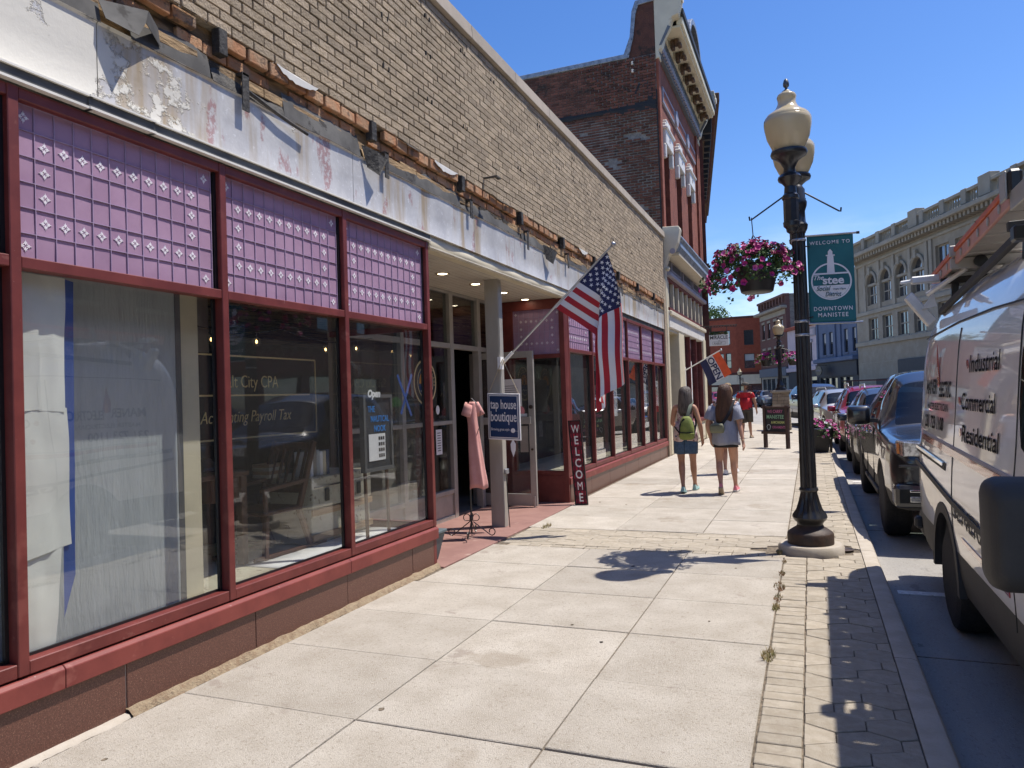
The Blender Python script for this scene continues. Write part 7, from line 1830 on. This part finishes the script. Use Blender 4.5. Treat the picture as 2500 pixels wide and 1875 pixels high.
def cabin(root, y0, y1, w, zf, zb):
    lbox(root,'cabin_floor','cabin',-w,w,y0,y1,zf,zf+.1); lbox(root,'dashboard','cabin',-w,w,y0,y0+.35,zf+.1,zb-.02,.04)
    for x in (-w*.5,w*.5):
        m = MB(); m.box(x-.24,x+.24,y0+.75,y0+1.25,zf+.1,zf+.35); m.box(x-.23,x+.23,y0+1.2,y0+1.36,zf+.3,zb+.12); m.box(x-.12,x+.12,y0+1.24,y0+1.34,zb+.12,zb+.32); loc_part(m,'seat',M['seatcloth'],root,bevel=.04,seg=2)
    m = MB(); m.tube([(w*.5+.18*math.cos(.35*k),y0+.45+.05*math.sin(.35*k),zb-.02+.18*math.sin(.35*k)) for k in range(19)], .014, 6); loc_part(m,'steering_wheel',M['cabin'],root,smooth=40)
def mirror(root, x, y, z, side, mat, w=.24, h=.17, d=.13):
    m = MB(); cx = x+side*(w/2+.06)
    rings = []
    for (t, k) in ((0,.55),(.25,.92),(.6,1),(1,.96)): rings.append([(cx+side*0+a*w/2*k, y-d/2+d*t, z+b*h/2*k) for a,b in ((-1,-.8),(-.8,-1),(.8,-1),(1,-.8),(1,.8),(.8,1),(-.8,1),(-1,.8))])
    m.loft(rings, True); o = loc_part(m, 'wing_mirror', M[mat], root, bevel=.012, seg=2, smooth=40)
    m = MB(); m.bar((x-side*.02,y,z-h*.3),(cx-side*w*.3,y,z-h*.25),.05,.05); a_ = bpy.data.objects.new('mirror_arm', m.mesh('mirror_arm', M['cladding'])); col.objects.link(a_); a_.parent = o
    return o
def door_lines(root, xs, segs, mat='cabin'):
    for (y0,z0,y1,z1,x0,x1) in segs:
        for sgn in (-1,1):
            m = MB(); m.bar((sgn*x0,y0,z0),(sgn*x1,y1,z1),.012,.012); loc_part(m,'door_seam',M[mat],root)
def front_face(root, W, zc, lampz, gz0, gz1, kind, y=-.01):
    for sgn in (-1,1):
        x0 = sgn*W; m = MB()
        m.add([(x0-sgn*.04,y+.22,lampz-.07),(x0-sgn*.10,y+.05,lampz-.08),(x0-sgn*.42,y-.01,lampz-.075),(x0-sgn*.42,y-.01,lampz+.05),(x0-sgn*.10,y+.05,lampz+.075),(x0-sgn*.05,y+.24,lampz+.08),
               (x0-sgn*.30,y+.3,lampz-.07),(x0-sgn*.30,y+.3,lampz+.07)], [(0,1,4,5),(1,2,3,4),(0,5,7,6),(2,6,7,3),(0,6,2,1),(5,4,3,7)])
        hl = loc_part(m,'headlight',M['lampglass'],root,bevel=.01)
        m = MB(); m.box(min(x0-sgn*.05,x0-sgn*.075),max(x0-sgn*.05,x0-sgn*.075),y+.11,y+.19,lampz-.05,lampz+.05); o = bpy.data.objects.new('indicator', m.mesh('indicator', M['amber'])); col.objects.link(o); o.parent = hl
    lbox(root,'grille','cladding',-W+.44,W-.44,y-.03,y+.1,gz0,gz1,.02)
    for k in range(3): z = lerp(gz0,gz1,(k+.7)/3.4); lbox(root,'grille_bar','chrome' if kind == 'chrome' else 'blackpaint',-W+.46,W-.46,y-.045,y-.02,z-.012,z+.012,.006)
    lbox(root,'number_plate','plate',-.15,.15,y-.05,y-.03,gz0-.22,gz0-.10,.004)

def make_suv(name, label, loc, rz, pk, rails=True, rack=False, group='cars parked along the kerb', rimmat='rim', hatch=False, S=1.0):
    root = thing(name, label, 'car', loc, rz, group); L = 4.6
    prof = dict(top=[(0,.78),(.06,.93),(.35,1.02),(.9,1.07),(1.15,1.11),(1.75,1.56),(2.1,1.665),(2.8,1.69),(3.7,1.66),(4.1,1.60),(4.45,1.12),(4.55,1.0),(L,.85)],
                belt=[(0,.70),(.3,.92),(1.0,1.0),(2.0,1.04),(3.6,1.08),(4.2,1.09),(4.5,.98),(L,.8)], wt=[(0,.60),(.35,.72),(1.1,.74),(1.75,.62),(2.2,.62),(4.0,.60),(4.45,.66),(L,.62)],
                wb=[(0,.66),(.15,.80),(.5,.87),(1.5,.90),(4.0,.90),(4.4,.86),(L,.72)], wm=[(0,.68),(.15,.83),(.5,.91),(1.5,.925),(4.0,.925),(4.4,.89),(L,.74)])
    shell(root, L, prof, [(.88,.41),(3.62,.41)], .27, (M[pk], M['carglass'], M['cladding']), (1.17,1.76), [(1.80,2.60),(2.70,3.40),(3.48,3.95)], (4.12,4.42))
    for y in (.88,3.62):
        for sd in (-1,1): wheel(root, sd*.80, y, .36, .22, sd, rimmat, 5)
    cabin(root, 1.2, 4.2, .70, .35, 1.02)
    front_face(root, .80, 0, .84, .50, .78, 'chrome')
    lbox(root,'front_bumper','cladding',-.72,.72,-.05,.12,.27,.46,.03)
    for sd in (-1,1): mirror(root, sd*.88, 1.62, 1.08, sd, pk, .20,.15)
    if rails:
        for sd in (-1,1):
            m = MB(); m.tube([(sd*.58,2.0,1.66),(sd*.58,2.15,1.74),(sd*.57,3.7,1.73),(sd*.56,3.9,1.66)], .018, 7); loc_part(m,'roof_rail',M['galv'],root,smooth=40)
    if rack:
        for y in (2.2,3.4): lbox(root,'roof_bar','black',-.68,.68,y-.03,y+.03,1.80,1.83,.008)
        for x in (-.5,.5):
            for y in (2.2,3.4): lbox(root,'bar_foot','black',x-.03,x+.03,y-.03,y+.03,1.66,1.80,.006)
    door_lines(root, 0, [(1.62,.40,1.66,1.0,.925,.90),(2.65,.32,2.66,1.03,.93,.91),(3.5,.85,3.44,1.06,.925,.91)])
    for sd in (-1,1):
        for y in (2.5,3.3): lbox(root,'door_handle',pk if pk != 'blackpaint' else 'chrome',min(sd*.925,sd*.955),max(sd*.925,sd*.955),y-.10,y+.08,.93,.96,.008)
    root.scale = (S,S,S)
    return root
def make_pickup(name, label, loc, rz, pk, group='cars parked along the kerb', chrome=False):
    root = thing(name, label, 'truck', loc, rz, group); L = 5.85
    prof = dict(top=[(0,.98),(.05,1.10),(.3,1.16),(1.1,1.21),(1.35,1.24),(2.0,1.76),(2.35,1.88),(3.2,1.91),(3.75,1.87),(4.02,1.42),(4.06,1.36),(5.7,1.37),(L,1.34)],
                belt=[(0,.90),(.25,1.06),(1.2,1.15),(2.2,1.20),(3.9,1.24),(4.1,1.30),(5.7,1.30),(L,1.25)], wt=[(0,.78),(.3,.84),(1.2,.84),(2.0,.70),(2.4,.69),(3.75,.67),(4.0,.74),(4.1,.90),(L,.88)],
                wb=[(0,.86),(.15,.95),(.5,.98),(1.5,1.0),(5.6,1.0),(L,.94)], wm=[(0,.88),(.15,.98),(.5,1.01),(1.5,1.02),(5.6,1.02),(L,.96)])
    shell(root, L, prof, [(1.0,.50),(4.65,.50)], .42, (M[pk], M['carglass'], M['cladding']), (1.38,2.02), [(2.08,2.85),(2.95,3.62)], (3.78,4.0))
    for y in (1.0,4.65):
        for sd in (-1,1): wheel(root, sd*.87, y, .41, .27, sd, 'rimdark', 6)
    cabin(root, 1.4, 3.8, .78, .52, 1.18)
    front_face(root, .97, 0, 1.04, .70, .98, 'chrome' if chrome else 'dark', -.02)
    lbox(root,'front_bumper','chrome' if chrome else 'blackpaint',-.98,.98,-.12,.10,.46,.70,.05); lbox(root,'skid_plate','cladding',-.6,.6,-.05,.2,.32,.48,.03)
    for sd in (-1,1):
        lbox(root,'bumper_trim','chrome',sd*.72-.12,sd*.72+.12,-.135,-.11,.62,.645,.006); lbox(root,'fog_lamp','lampglass',sd*.78-.06,sd*.78+.06,-.13,-.1,.52,.58,.01)
        lbox(root,'grille_accent','chrome' if chrome else 'blackpaint',sd*.70-.22,sd*.70+.22,-.05,-.02,.86,.885,.006)
        mirror(root, sd*.97, 1.88, 1.33, sd, pk, .27,.24,.16)
        for y in (2.75,3.55): lbox(root,'door_handle','chrome',min(sd*1.015,sd*1.045),max(sd*1.015,sd*1.045),y-.12,y+.08,1.06,1.095,.008)
        lbox(root,'running_board','cladding',min(sd*.86,sd*1.0),max(sd*.86,sd*1.0),1.7,3.9,.36,.42,.015)
    door_lines(root, 0, [(1.85,.50,1.90,1.18,1.02,1.0),(2.9,.45,2.9,1.20,1.025,1.0),(3.78,.6,3.75,1.22,1.02,1.0),(4.05,.48,4.05,1.3,1.02,1.0)])
    return root
# ---- parked along the kerb, nose towards the shops' end of the street
make_pickup('parked_pickup','glossy black pickup truck parked nose to tail behind the white work van',(1.72,8.42,ZR),0,'blackpaint')
make_suv('parked_car','dark slate car with silver roof rails parked behind the black pickup',(1.63,14.95,ZR),0,'slatepaint',True,False)
make_suv('parked_car','wine red car with a black roof rack parked behind the dark slate car',(1.62,20.5,ZR),R(1),'winepaint',True,True,S=1.03)
make_suv('parked_car','silver car with roof rails parked behind the wine red car',(1.42,26.8,ZR),R(10),'silverpaint',True,False,S=.98)
make_pickup('parked_pickup','dark blue pickup with bright bumper parked past the silver car',(.98,33.6,ZR),R(16),'bluepaintcar',chrome=True)
# ---- far cars beyond the bend
far = [('greypaint','grey car parked beyond the bend beside the brown building, facing the stone pillar',-3.2,74,R(18)),('slatepaint','dark car parked beyond the bend next to the grey one',-5.0,76,R(24)),('bluepaintcar','blue car parked beyond the bend by the orange building',-9.2,73,R(30)),('redpaint','red car parked beyond the bend by the orange building',-7.2,71,R(26)),('whitepaintcar','white car parked beyond the bend before the pale pink building',-.9,66,R(18)),('blackpaint','black car parked beyond the bend by the blue grey building',1.6,58,R(20))]
for (pk,lab,x,y,rz) in far: make_suv('parked_car', lab, (x,y,ZR), rz, pk, False, False, 'cars parked beyond the bend')

# ---- white work van
vn = thing('work_van','white electrician work van with lettered side, red stripe and ladder rack','van',(1.86,1.45,ZR)); VL = 5.95
zz_ = lambda z: z - ZR
hw = 1.04
prof_y = [0,.12,.5,.95,1.3,1.75,2.0,2.5,3.2,3.9,4.6,5.3,5.75,5.88,5.95]
top_ = [(0,.95),(.12,1.15),(.5,1.28),(.95,1.42),(1.3,1.75),(1.75,2.28),(2.0,2.42),(2.5,2.52),(4.6,2.55),(5.4,2.54),(5.75,2.50),(5.88,2.40),(5.95,2.2)]
def van_section(y):
    T = pl(top_, y); n_ = pl([(0,.72),(.12,.86),(.5,.96),(1.0,1.0),(1.75,1.0),(5.6,1.0),(5.82,.985),(5.92,.95),(5.95,.90)], y); k = min(1, (T-1.2)/1.3) if T > 1.2 else 0
    zl = .30
    for a in (1.05,4.42):
        r = .46
        if abs(y-a) < r: zl = max(zl, .34+math.sqrt(r*r-(y-a)**2))
    full = [(0,2.55),(.45,2.535),(.62,2.49),(.78,2.38),(.86,2.27),(.915,2.14),(.95,2.0),(.975,1.75),(1.005,1.35),(1.025,1.18),(1.036,1.0),(1.040,.82),(1.030,.62),(1.030,.48),(1.0,.36)]
    out = []
    for (x, z) in full:
        zz = z if z < .9 else .9+(z-.9)*max(.02,(T-.9))/(2.55-.9)
        xx = x + (1-k)*(min(1.0, .55+.5*x)-x)*.6*(1 if z > 1.2 else 0)
        out.append((xx*n_, max(zz, zl + (.02*(z-.36) if zz < zl else 0))))
    return out
ys = sorted(set(prof_y + [a+d*.46 for a in (1.05,4.42) for d in (-1.06,-1,-.92,-.75,-.45,0,.45,.75,.92,1,1.06)]))
rings = []
for y in ys:
    h = van_section(y); rings.append([(-x,y,z) for x,z in reversed(h)]+[(x,y,z) for x,z in h[1:]])
n = len(rings[0]); c = n//2; vs = [p for r in rings for p in r]; fs = []; ms = []
for i in range(len(ys)-1):
    for j in range(n-1):
        k = min(abs(j-c), abs(j+1-c)); y0, y1 = ys[i], ys[i+1]; mi = 0
        if k <= 4 and .95-1e-4 <= y0 and y1 <= 1.75+1e-4: mi = 1
        if k in (6,7) and 1.75-1e-4 <= y0 and y1 <= 2.5+1e-4: mi = 2
        if k >= 12: mi = 4
        fs.append((i*n+j,i*n+j+1,(i+1)*n+j+1,(i+1)*n+j)); ms.append(mi)
fs += [tuple(range(n)), tuple((len(ys)-1)*n+j for j in reversed(range(n)))]; ms += [0,0]
me = bpy.data.meshes.new('tmp'); me.from_pydata(vs, [], fs)
for _ in range(5): me.materials.append(None)
me.polygons.foreach_set('material_index', ms); bm = bmesh.new(); bm.from_mesh(me); bmesh.ops.recalc_face_normals(bm, faces=bm.faces); cl = bm.edges.layers.float.new('crease_edge')
for e in bm.edges:
    if len(e.link_faces) == 2 and e.link_faces[0].material_index != e.link_faces[1].material_index: e[cl] = .8
    if len(e.link_faces) == 2 and max(len(f.verts) for f in e.link_faces) > 4: e[cl] = .6
bm.to_mesh(me); bm.free(); o = bpy.data.objects.new('tmp', me); col.objects.link(o); o.modifiers.new('s','SUBSURF').levels = 2
dg = bpy.context.evaluated_depsgraph_get(); nm = bpy.data.meshes.new_from_object(o.evaluated_get(dg)); bpy.data.objects.remove(o)
for mi, nn, mt in ((0,'body','vanpaint'),(1,'windscreen','carglass'),(2,'side_window','carglass'),(4,'lower_cladding','cladding')):
    m = MB(); used = {}
    for p in nm.polygons:
        if p.material_index != mi or (mi == 2 and p.center.x > 0): continue
        f = []
        for v in p.vertices:
            if v not in used: used[v] = len(m.v); m.v.append(tuple(nm.vertices[v].co))
            f.append(used[v])
        m.f.append(tuple(f)); m.m.append(0)
    loc_part(m, nn, M[mt], vn, smooth=60, fix=False)
def vs_x(z):   # outer side of the van at height z above the road
    P = [(.48,1.030),(.62,1.030),(.82,1.040),(1.0,1.036),(1.18,1.025),(1.35,1.005),(1.75,.975),(2.0,.95),(2.14,.915),(2.27,.86)]
    return pl(P, z)
def vside(y, z, d=.004): return Vector((-(vs_x(z)+d), y, z))
def vstrip(name, mat, pts, w, d=.005, t=.004):
    """ribbon lying on the van side through (y, z) points, w high"""
    m = MB(); rows = []
    for (y, z) in pts: rows.append([vside(y,z-w/2,d), vside(y,z+w/2,d), vside(y,z+w/2,d-t), vside(y,z-w/2,d-t)])
    m.loft(rows, True); return loc_part(m, name, M[mat], vn)
for a in (1.05,4.42):
    for sd in (-1,1): wheel(vn, sd*.90, a, .355, .23, sd, 'rimdark', 8)
    m = MB(); m.box(-.98,.98,a-.5,a+.5,.5,.98); loc_part(m,'wheel_housing',M['cabin'],vn)
m = MB(); m.box(-.96,.96,.3,5.8,.30,.5); loc_part(m,'underbody',M['cabin'],vn)
for a in (1.05,4.42):
    m = MB(); rings = []
    for k in range(17):
        an = math.pi*k/16; rings.append([(-(1.030+dx),a-(q)*math.cos(an),.34+q*math.sin(an)) for q,dx in ((.455,.012),(.53,.012),(.53,-.03),(.455,-.06))])
    m.loft(rings, True); loc_part(m,'arch_trim',M['cladding'],vn,smooth=40)
lbox(vn,'rear_bumper','cladding',-1.0,1.0,5.80,6.06,.36,.60,.05); lbox(vn,'front_bumper','cladding',-.9,.9,-.08,.25,.30,.65,.06)
m = MB(); m.box(-1.07,-1.0,5.70,5.80,.46,.56); loc_part(m,'tow_step',M['cladding'],vn,bevel=.02)
for sd in (-1,1): lbox(vn,'tail_lamp','tail',min(sd*.70,sd*.84),max(sd*.70,sd*.84),5.93,5.975,1.3,1.9,.015)
# seams, rail, stripe and moulding on the kerb side
vstrip('roof_seam','cladding',[(2.4,2.06),(3.2,2.09),(4.2,2.10),(5.6,2.07)],.010); vstrip('door_track','cladding',[(4.30,1.125),(5.70,1.155)],.05,.004); vstrip('track_cover','chrome',[(4.35,1.140),(5.66,1.170)],.022,.016,.012)
vstrip('red_stripe','tail',[(2.3,1.205),(3.4,1.225),(5.45,1.27)],.045); vstrip('blue_reflective_line','lilacgrey',[(2.3,1.24),(3.4,1.262),(5.45,1.305)],.016)
vstrip('side_moulding','cladding',[(3.05,.885),(4.0,.925),(5.72,1.045)],.035,.012,.012)
for y in (2.52,4.06): 
    m = MB()
    rows = []
    for k in range(15): z = lerp(.55,2.05,k/14); rows.append([vside(y-.005,z,.003),vside(y+.005,z,.003),vside(y+.005,z,-.002),vside(y-.005,z,-.002)])
    m.loft(rows, True); loc_part(m,'door_seam',M['cladding'],vn)
mk('vanletter', (.012,.011,.011), .7, spec=.08); mk('vangrey', (.10,.095,.09), .7, spec=.1)
def vtext(body, y, z, size, mat, width=None, slope=0.0, **k):
    me = text_mesh('lettering', body, M[mat], size, ext=.0, **k); xs = [v.co.x for v in me.vertices]; sc_ = (width/(max(xs)-min(xs))) if width else 1; x0 = min(xs)
    for v in me.vertices:
        yy = y-(v.co.x-x0)*sc_; p = vside(yy, z+v.co.y+slope*(v.co.x-x0)*sc_, .0045); v.co = p
    o = bpy.data.objects.new('lettering', me); col.objects.link(o); o.parent = vn; return o
oy = lambda Y: Y-1.45
for t_, Y, z, w_, s_ in (('Industrial',5.10,1.755,.76,.145),('Commercial',5.30,1.53,.90,.145),('Residential',5.24,1.335,.95,.145)):
    vtext(t_, oy(Y), z, s_, 'vanletter', w_, bold=.002)
    m = MB(); m.prism([(.028*math.cos(k*.42),.028*math.sin(k*.42)) for k in range(15)], vside(oy(Y)+.07,z+.05,.002), (0,1,0), (0,0,1), (-.003,0,0)); loc_part(m,'bullet_dot',M['tail'],vn)
vtext('MANER', oy(6.78), 1.62, .15, 'vanletter', .50, bold=.004); vtext('ELECTRIC', oy(6.18), 1.60, .15, 'vanletter', .48, bold=.004); vtext('MASTER ELECTRICIAN', oy(6.70), 1.50, .07, 'vangrey', .92, bold=.002); vtext('231 723 1100', oy(6.80), 1.36, .13, 'vanletter', .86, bold=.003)
m = MB(); P = [(-.05,-.10),(.02,-.13),(.07,-.05),(.05,.06),(.015,.22),(-.02,.12),(-.06,.03)]; m.prism(P, vside(oy(6.24),1.76,.0035), (0,-1,0), (0,0,1), (-.002,0,0)); loc_part(m,'flame_mark',M['tail'],vn)
m = MB(); m.prism([(p[0]*.5+.015,p[1]*.5-.03) for p in P], vside(oy(6.24),1.76,.007), (0,-1,0), (0,0,1), (-.002,0,0)); loc_part(m,'flame_core',M['amber'],vn)
vtext('GENERATORS', oy(5.50), .845, .15, 'vangrey', 1.75, slope=-.03, bold=.004, shear=.15)
vstrip('red_slash','tail',[(2.6,.70),(3.2,.725),(3.75,.735)],.03)
m = MB(); m.box(-1.055,-1.03,2.0,2.14,1.10,1.14); loc_part(m,'door_handle',M['cladding'],vn,bevel=.01)
m = MB(); m.sphere((-1.04,2.9,.78),.03,10,8,0,(.4,1,1)); loc_part(m,'fuel_cap',M['cladding'],vn,smooth='all')
# big black door mirror
m = MB(); rings = []
for (t,k) in ((0,.72),(.15,.94),(.5,1),(.85,.98),(1,.93)):
    rings.append([(-1.215+a*.12*k, 1.36+.20*t, 1.18+b*.19*k) for a,b in ((-1,-.7),(-.92,-.92),(-.6,-1),(.6,-1),(.95,-.85),(1,-.5),(1,.6),(.92,.92),(.6,1),(-.6,1),(-.92,.92),(-1,.7))])
m.loft(rings, True); mr = loc_part(m,'wing_mirror',M['cladding'],vn,bevel=.02,seg=3,smooth=50)
m = MB(); m.box(-1.31,-1.12,1.556,1.566,1.02,1.34); o = bpy.data.objects.new('mirror_glass', m.mesh('mirror_glass', M['chrome'])); col.objects.link(o); o.parent = mr
m = MB(); m.bar((-.98,1.45,1.10),(-1.14,1.45,1.12),.10,.09); o = bpy.data.objects.new('mirror_arm', m.mesh('mirror_arm', M['cladding'], bevel=.02)); col.objects.link(o); o.parent = mr
# ladder rack on the roof
rkk = thing('ladder_rack','white and aluminium drop-down ladder rack bolted on the van roof','ladder rack',(1.9,5.5,2.25))
mk('rackwhite', (.66,.66,.64), .4, metallic=.2)
def wbar(name, mat, p, q, w, h, par, bev=.004, up=(0,0,1)): m = MB(); m.bar(p,q,w,h,up=up); return m.build(name, M[mat], par, bevel=bev)
bxr = wbar('cross_bar','alu',(.965,6.10,2.50),(2.75,6.10,2.52),.05,.075,rkk); wbar('cross_bar','alu',(.975,6.14,2.415),(2.75,6.14,2.43),.05,.075,rkk)
lettering('Ergorack', M['vangrey'], (1.03,6.072,2.487), (1,0,.01), (0,0,1), rkk, .045, ext=.0005, shear=.2, width=.17)
lettering('877-663-7223', M['vangrey'], (1.27,6.072,2.492), (1,0,.01), (0,0,1), rkk, .036, ext=.0005, width=.19)
wbar('cross_bar','rackwhite',(.80,6.85,2.405),(2.7,6.85,2.45),.07,.06,rkk,.01); wbar('bar_tip','rackwhite',(.72,6.85,2.395),(.82,6.85,2.405),.028,.028,rkk,.008); wbar('drop_arm','rackwhite',(.93,6.80,2.33),(1.75,6.80,2.40),.06,.05,rkk,.01)
m = MB(); m.tube([(.90,6.72,2.27),(1.13,6.45,2.42)], .020, 10); m.build('gas_strut', M['rackwhite'], rkk, smooth=40)
m = MB(); m.add([(.745,6.9,2.26),(.80,6.9,2.31),(.97,6.9,2.08),(.91,6.9,2.02),(.745,6.80,2.26),(.80,6.80,2.31),(.97,6.80,2.08),(.91,6.80,2.02)], [(0,1,2,3),(4,7,6,5),(0,4,5,1),(1,5,6,2),(2,6,7,3),(3,7,4,0)]); m.build('rear_bracket', M['rackwhite'], rkk, bevel=.008)
m = MB(); m.prism([(0,0),(.11,.02),(.09,.13)], (.86,6.78,2.16), (1,0,0), (0,0,1), (0,.02,0)); m.build('gusset', M['rackwhite'], rkk)
m = MB(); m.lathe([(.016,0),(.040,.0),(.043,.012),(.043,.03),(.018,.034)], (0,0,0), 18); o = obj('roller', m.mesh('roller', M['black'], smooth=40), rkk, (1.155,6.11,2.415), (R(90),0,0))
for y in (6.75,4.6,2.9): wbar('rack_foot','black',(1.08,y,2.10),(1.10,y,2.36),.05,.05,rkk); wbar('side_rail','cladding',(1.0,y,2.37),(2.6,y,2.40),.05,.05,rkk)
wbar('long_strut','cladding',(.985,6.7,2.12),(1.02,4.42,2.30),.035,.045,rkk); wbar('edge_rail','alu',(1.0,1.9,2.47),(1.0,4.44,2.47),.04,.10,rkk)
for k in range(9): m = MB(); m.box(1.02,1.5,1.95+.275*k,2.215+.275*k,2.44,2.46); m.build('shadow_slat', M['alu'], rkk)  # unseen slats added to fill out the van's shadow on the pavers
m = MB(); m.box(.98,1.06,4.38,4.47,2.26,2.34); m.build('strut_end', M['black'], rkk, bevel=.01)
# orange fibreglass extension ladder
ld = thing('orange_ladder','orange fibreglass extension ladder with black feet tied on the van rack','ladder',(1.2,5.8,2.45))
mk('ladderorange', (.55,.11,.04), .5, c2=(.46,.09,.035), scale=8); mk('ladderpink', (.55,.30,.25), .55, c2=(.5,.24,.19), scale=12)
za = lambda y: 2.565-.035*(y-4.5)
m = MB(); m.bar((1.0,4.50,za(4.5)),(1.0,7.2,za(7.2)),.022,.034); m.build('rail', M['ladderorange'], ld, bevel=.004); m = MB(); m.bar((1.012,4.54,za(4.5)-.058),(1.012,7.2,za(7.2)-.058),.022,.08); m.build('rail', M['ladderpink'], ld, bevel=.004)
m = MB(); m.bar((1.42,4.50,za(4.5)),(1.42,7.2,za(7.2)),.022,.085); m.build('rail', M['ladderorange'], ld, bevel=.004)
for k in range(9):
    y = 4.75+.28*k; m = MB(); m.box(1.012,1.41,y-.137,y+.137,za(y)-.05,za(y)-.025); m.build('rung', M['alu'], ld, bevel=.008)
    m = MB(); m.lathe([(.001,0),(.026,0),(.026,.006),(.001,.007)], (0,0,0), 14); obj('rung_plate', m.mesh('rung_plate', M['alu']), ld, (1.0,y,za(y)-.058), (0,R(-90),0))
for x in (.995,1.42):
    m = MB(); m.box(x-.025,x+.04,4.40,4.56,za(4.5)-.06,za(4.5)+.065); ft_ = m.build('foot', M['black'], ld, bevel=.015); m = MB(); m.box(x-.038,x-.026,4.42,4.54,za(4.5)-.085,za(4.5)+.06); m.build('foot_plate', M['alu'], ft_, bevel=.004)

# ================================================================== trees beyond the roofs
mk('treeleaf', (.06,.11,.03), .7, c2=(.10,.16,.05), scale=.8, spec=.3); mk('bark', (.10,.075,.05), .9, c2=(.07,.05,.035), scale=6, bump=.4, bscale=20)
def tree(label, x, y, h, r, seed):
    random.seed(seed); t = thing('broadleaf_tree', label, 'tree', (x,y,ZR), 0, 'trees behind the far buildings'); 
    m = MB(); m.tube([(x,y,ZR),(x+.2,y,h*.3),(x,y+.2,h*.6)], [.35,.28,.16], 8); tr = m.build('trunk', M['bark'], t, smooth=40)
    cl = []
    for k in range(9):
        a = rnd(0,6.28); e = Vector((x+r*.7*math.cos(a), y+r*.7*math.sin(a), h*rnd(.55,.9))); m = MB(); m.tube([(x,y,h*rnd(.3,.5)), Vector((x,y,h*.5)).lerp(e,.5), e], [.13,.09,.04], 6); m.build('limb', M['bark'], tr, smooth=40); cl.append((e, r*rnd(.28,.45)))
    for k in range(26): a = rnd(0,6.28); q = r*math.sqrt(random.random()); cl.append((Vector((x+q*math.cos(a), y+q*math.sin(a), h*(.58+.40*random.random()*(1-(q/r)**2*.6)))), r*rnd(.18,.36)))
    m = MB()
    for c_, cr in cl:
        for _ in range(170):
            d = Vector((rnd(-1,1),rnd(-1,1),rnd(-.8,1))); d = d.normalized()*cr*rnd(.55,1.1); p = c_+d; n_ = Vector((rnd(-1,1),rnd(-1,1),rnd(-1,1))).normalized(); u = n_.orthogonal().normalized(); w = n_.cross(u); s = rnd(.14,.28); m.add([p-u*s,p+w*s*.6,p+u*s,p-w*s*.6], [(0,1,2,3)])
    stuff(m.build('crown', M['treeleaf'], t, fix=False))
tree('broad green tree rising behind the orange brick building', -13.0, 118, 14.6, 5.5, 3)
tree('green tree beside the broad tree behind the orange brick building', -20.5, 116, 13.6, 4.8, 5)
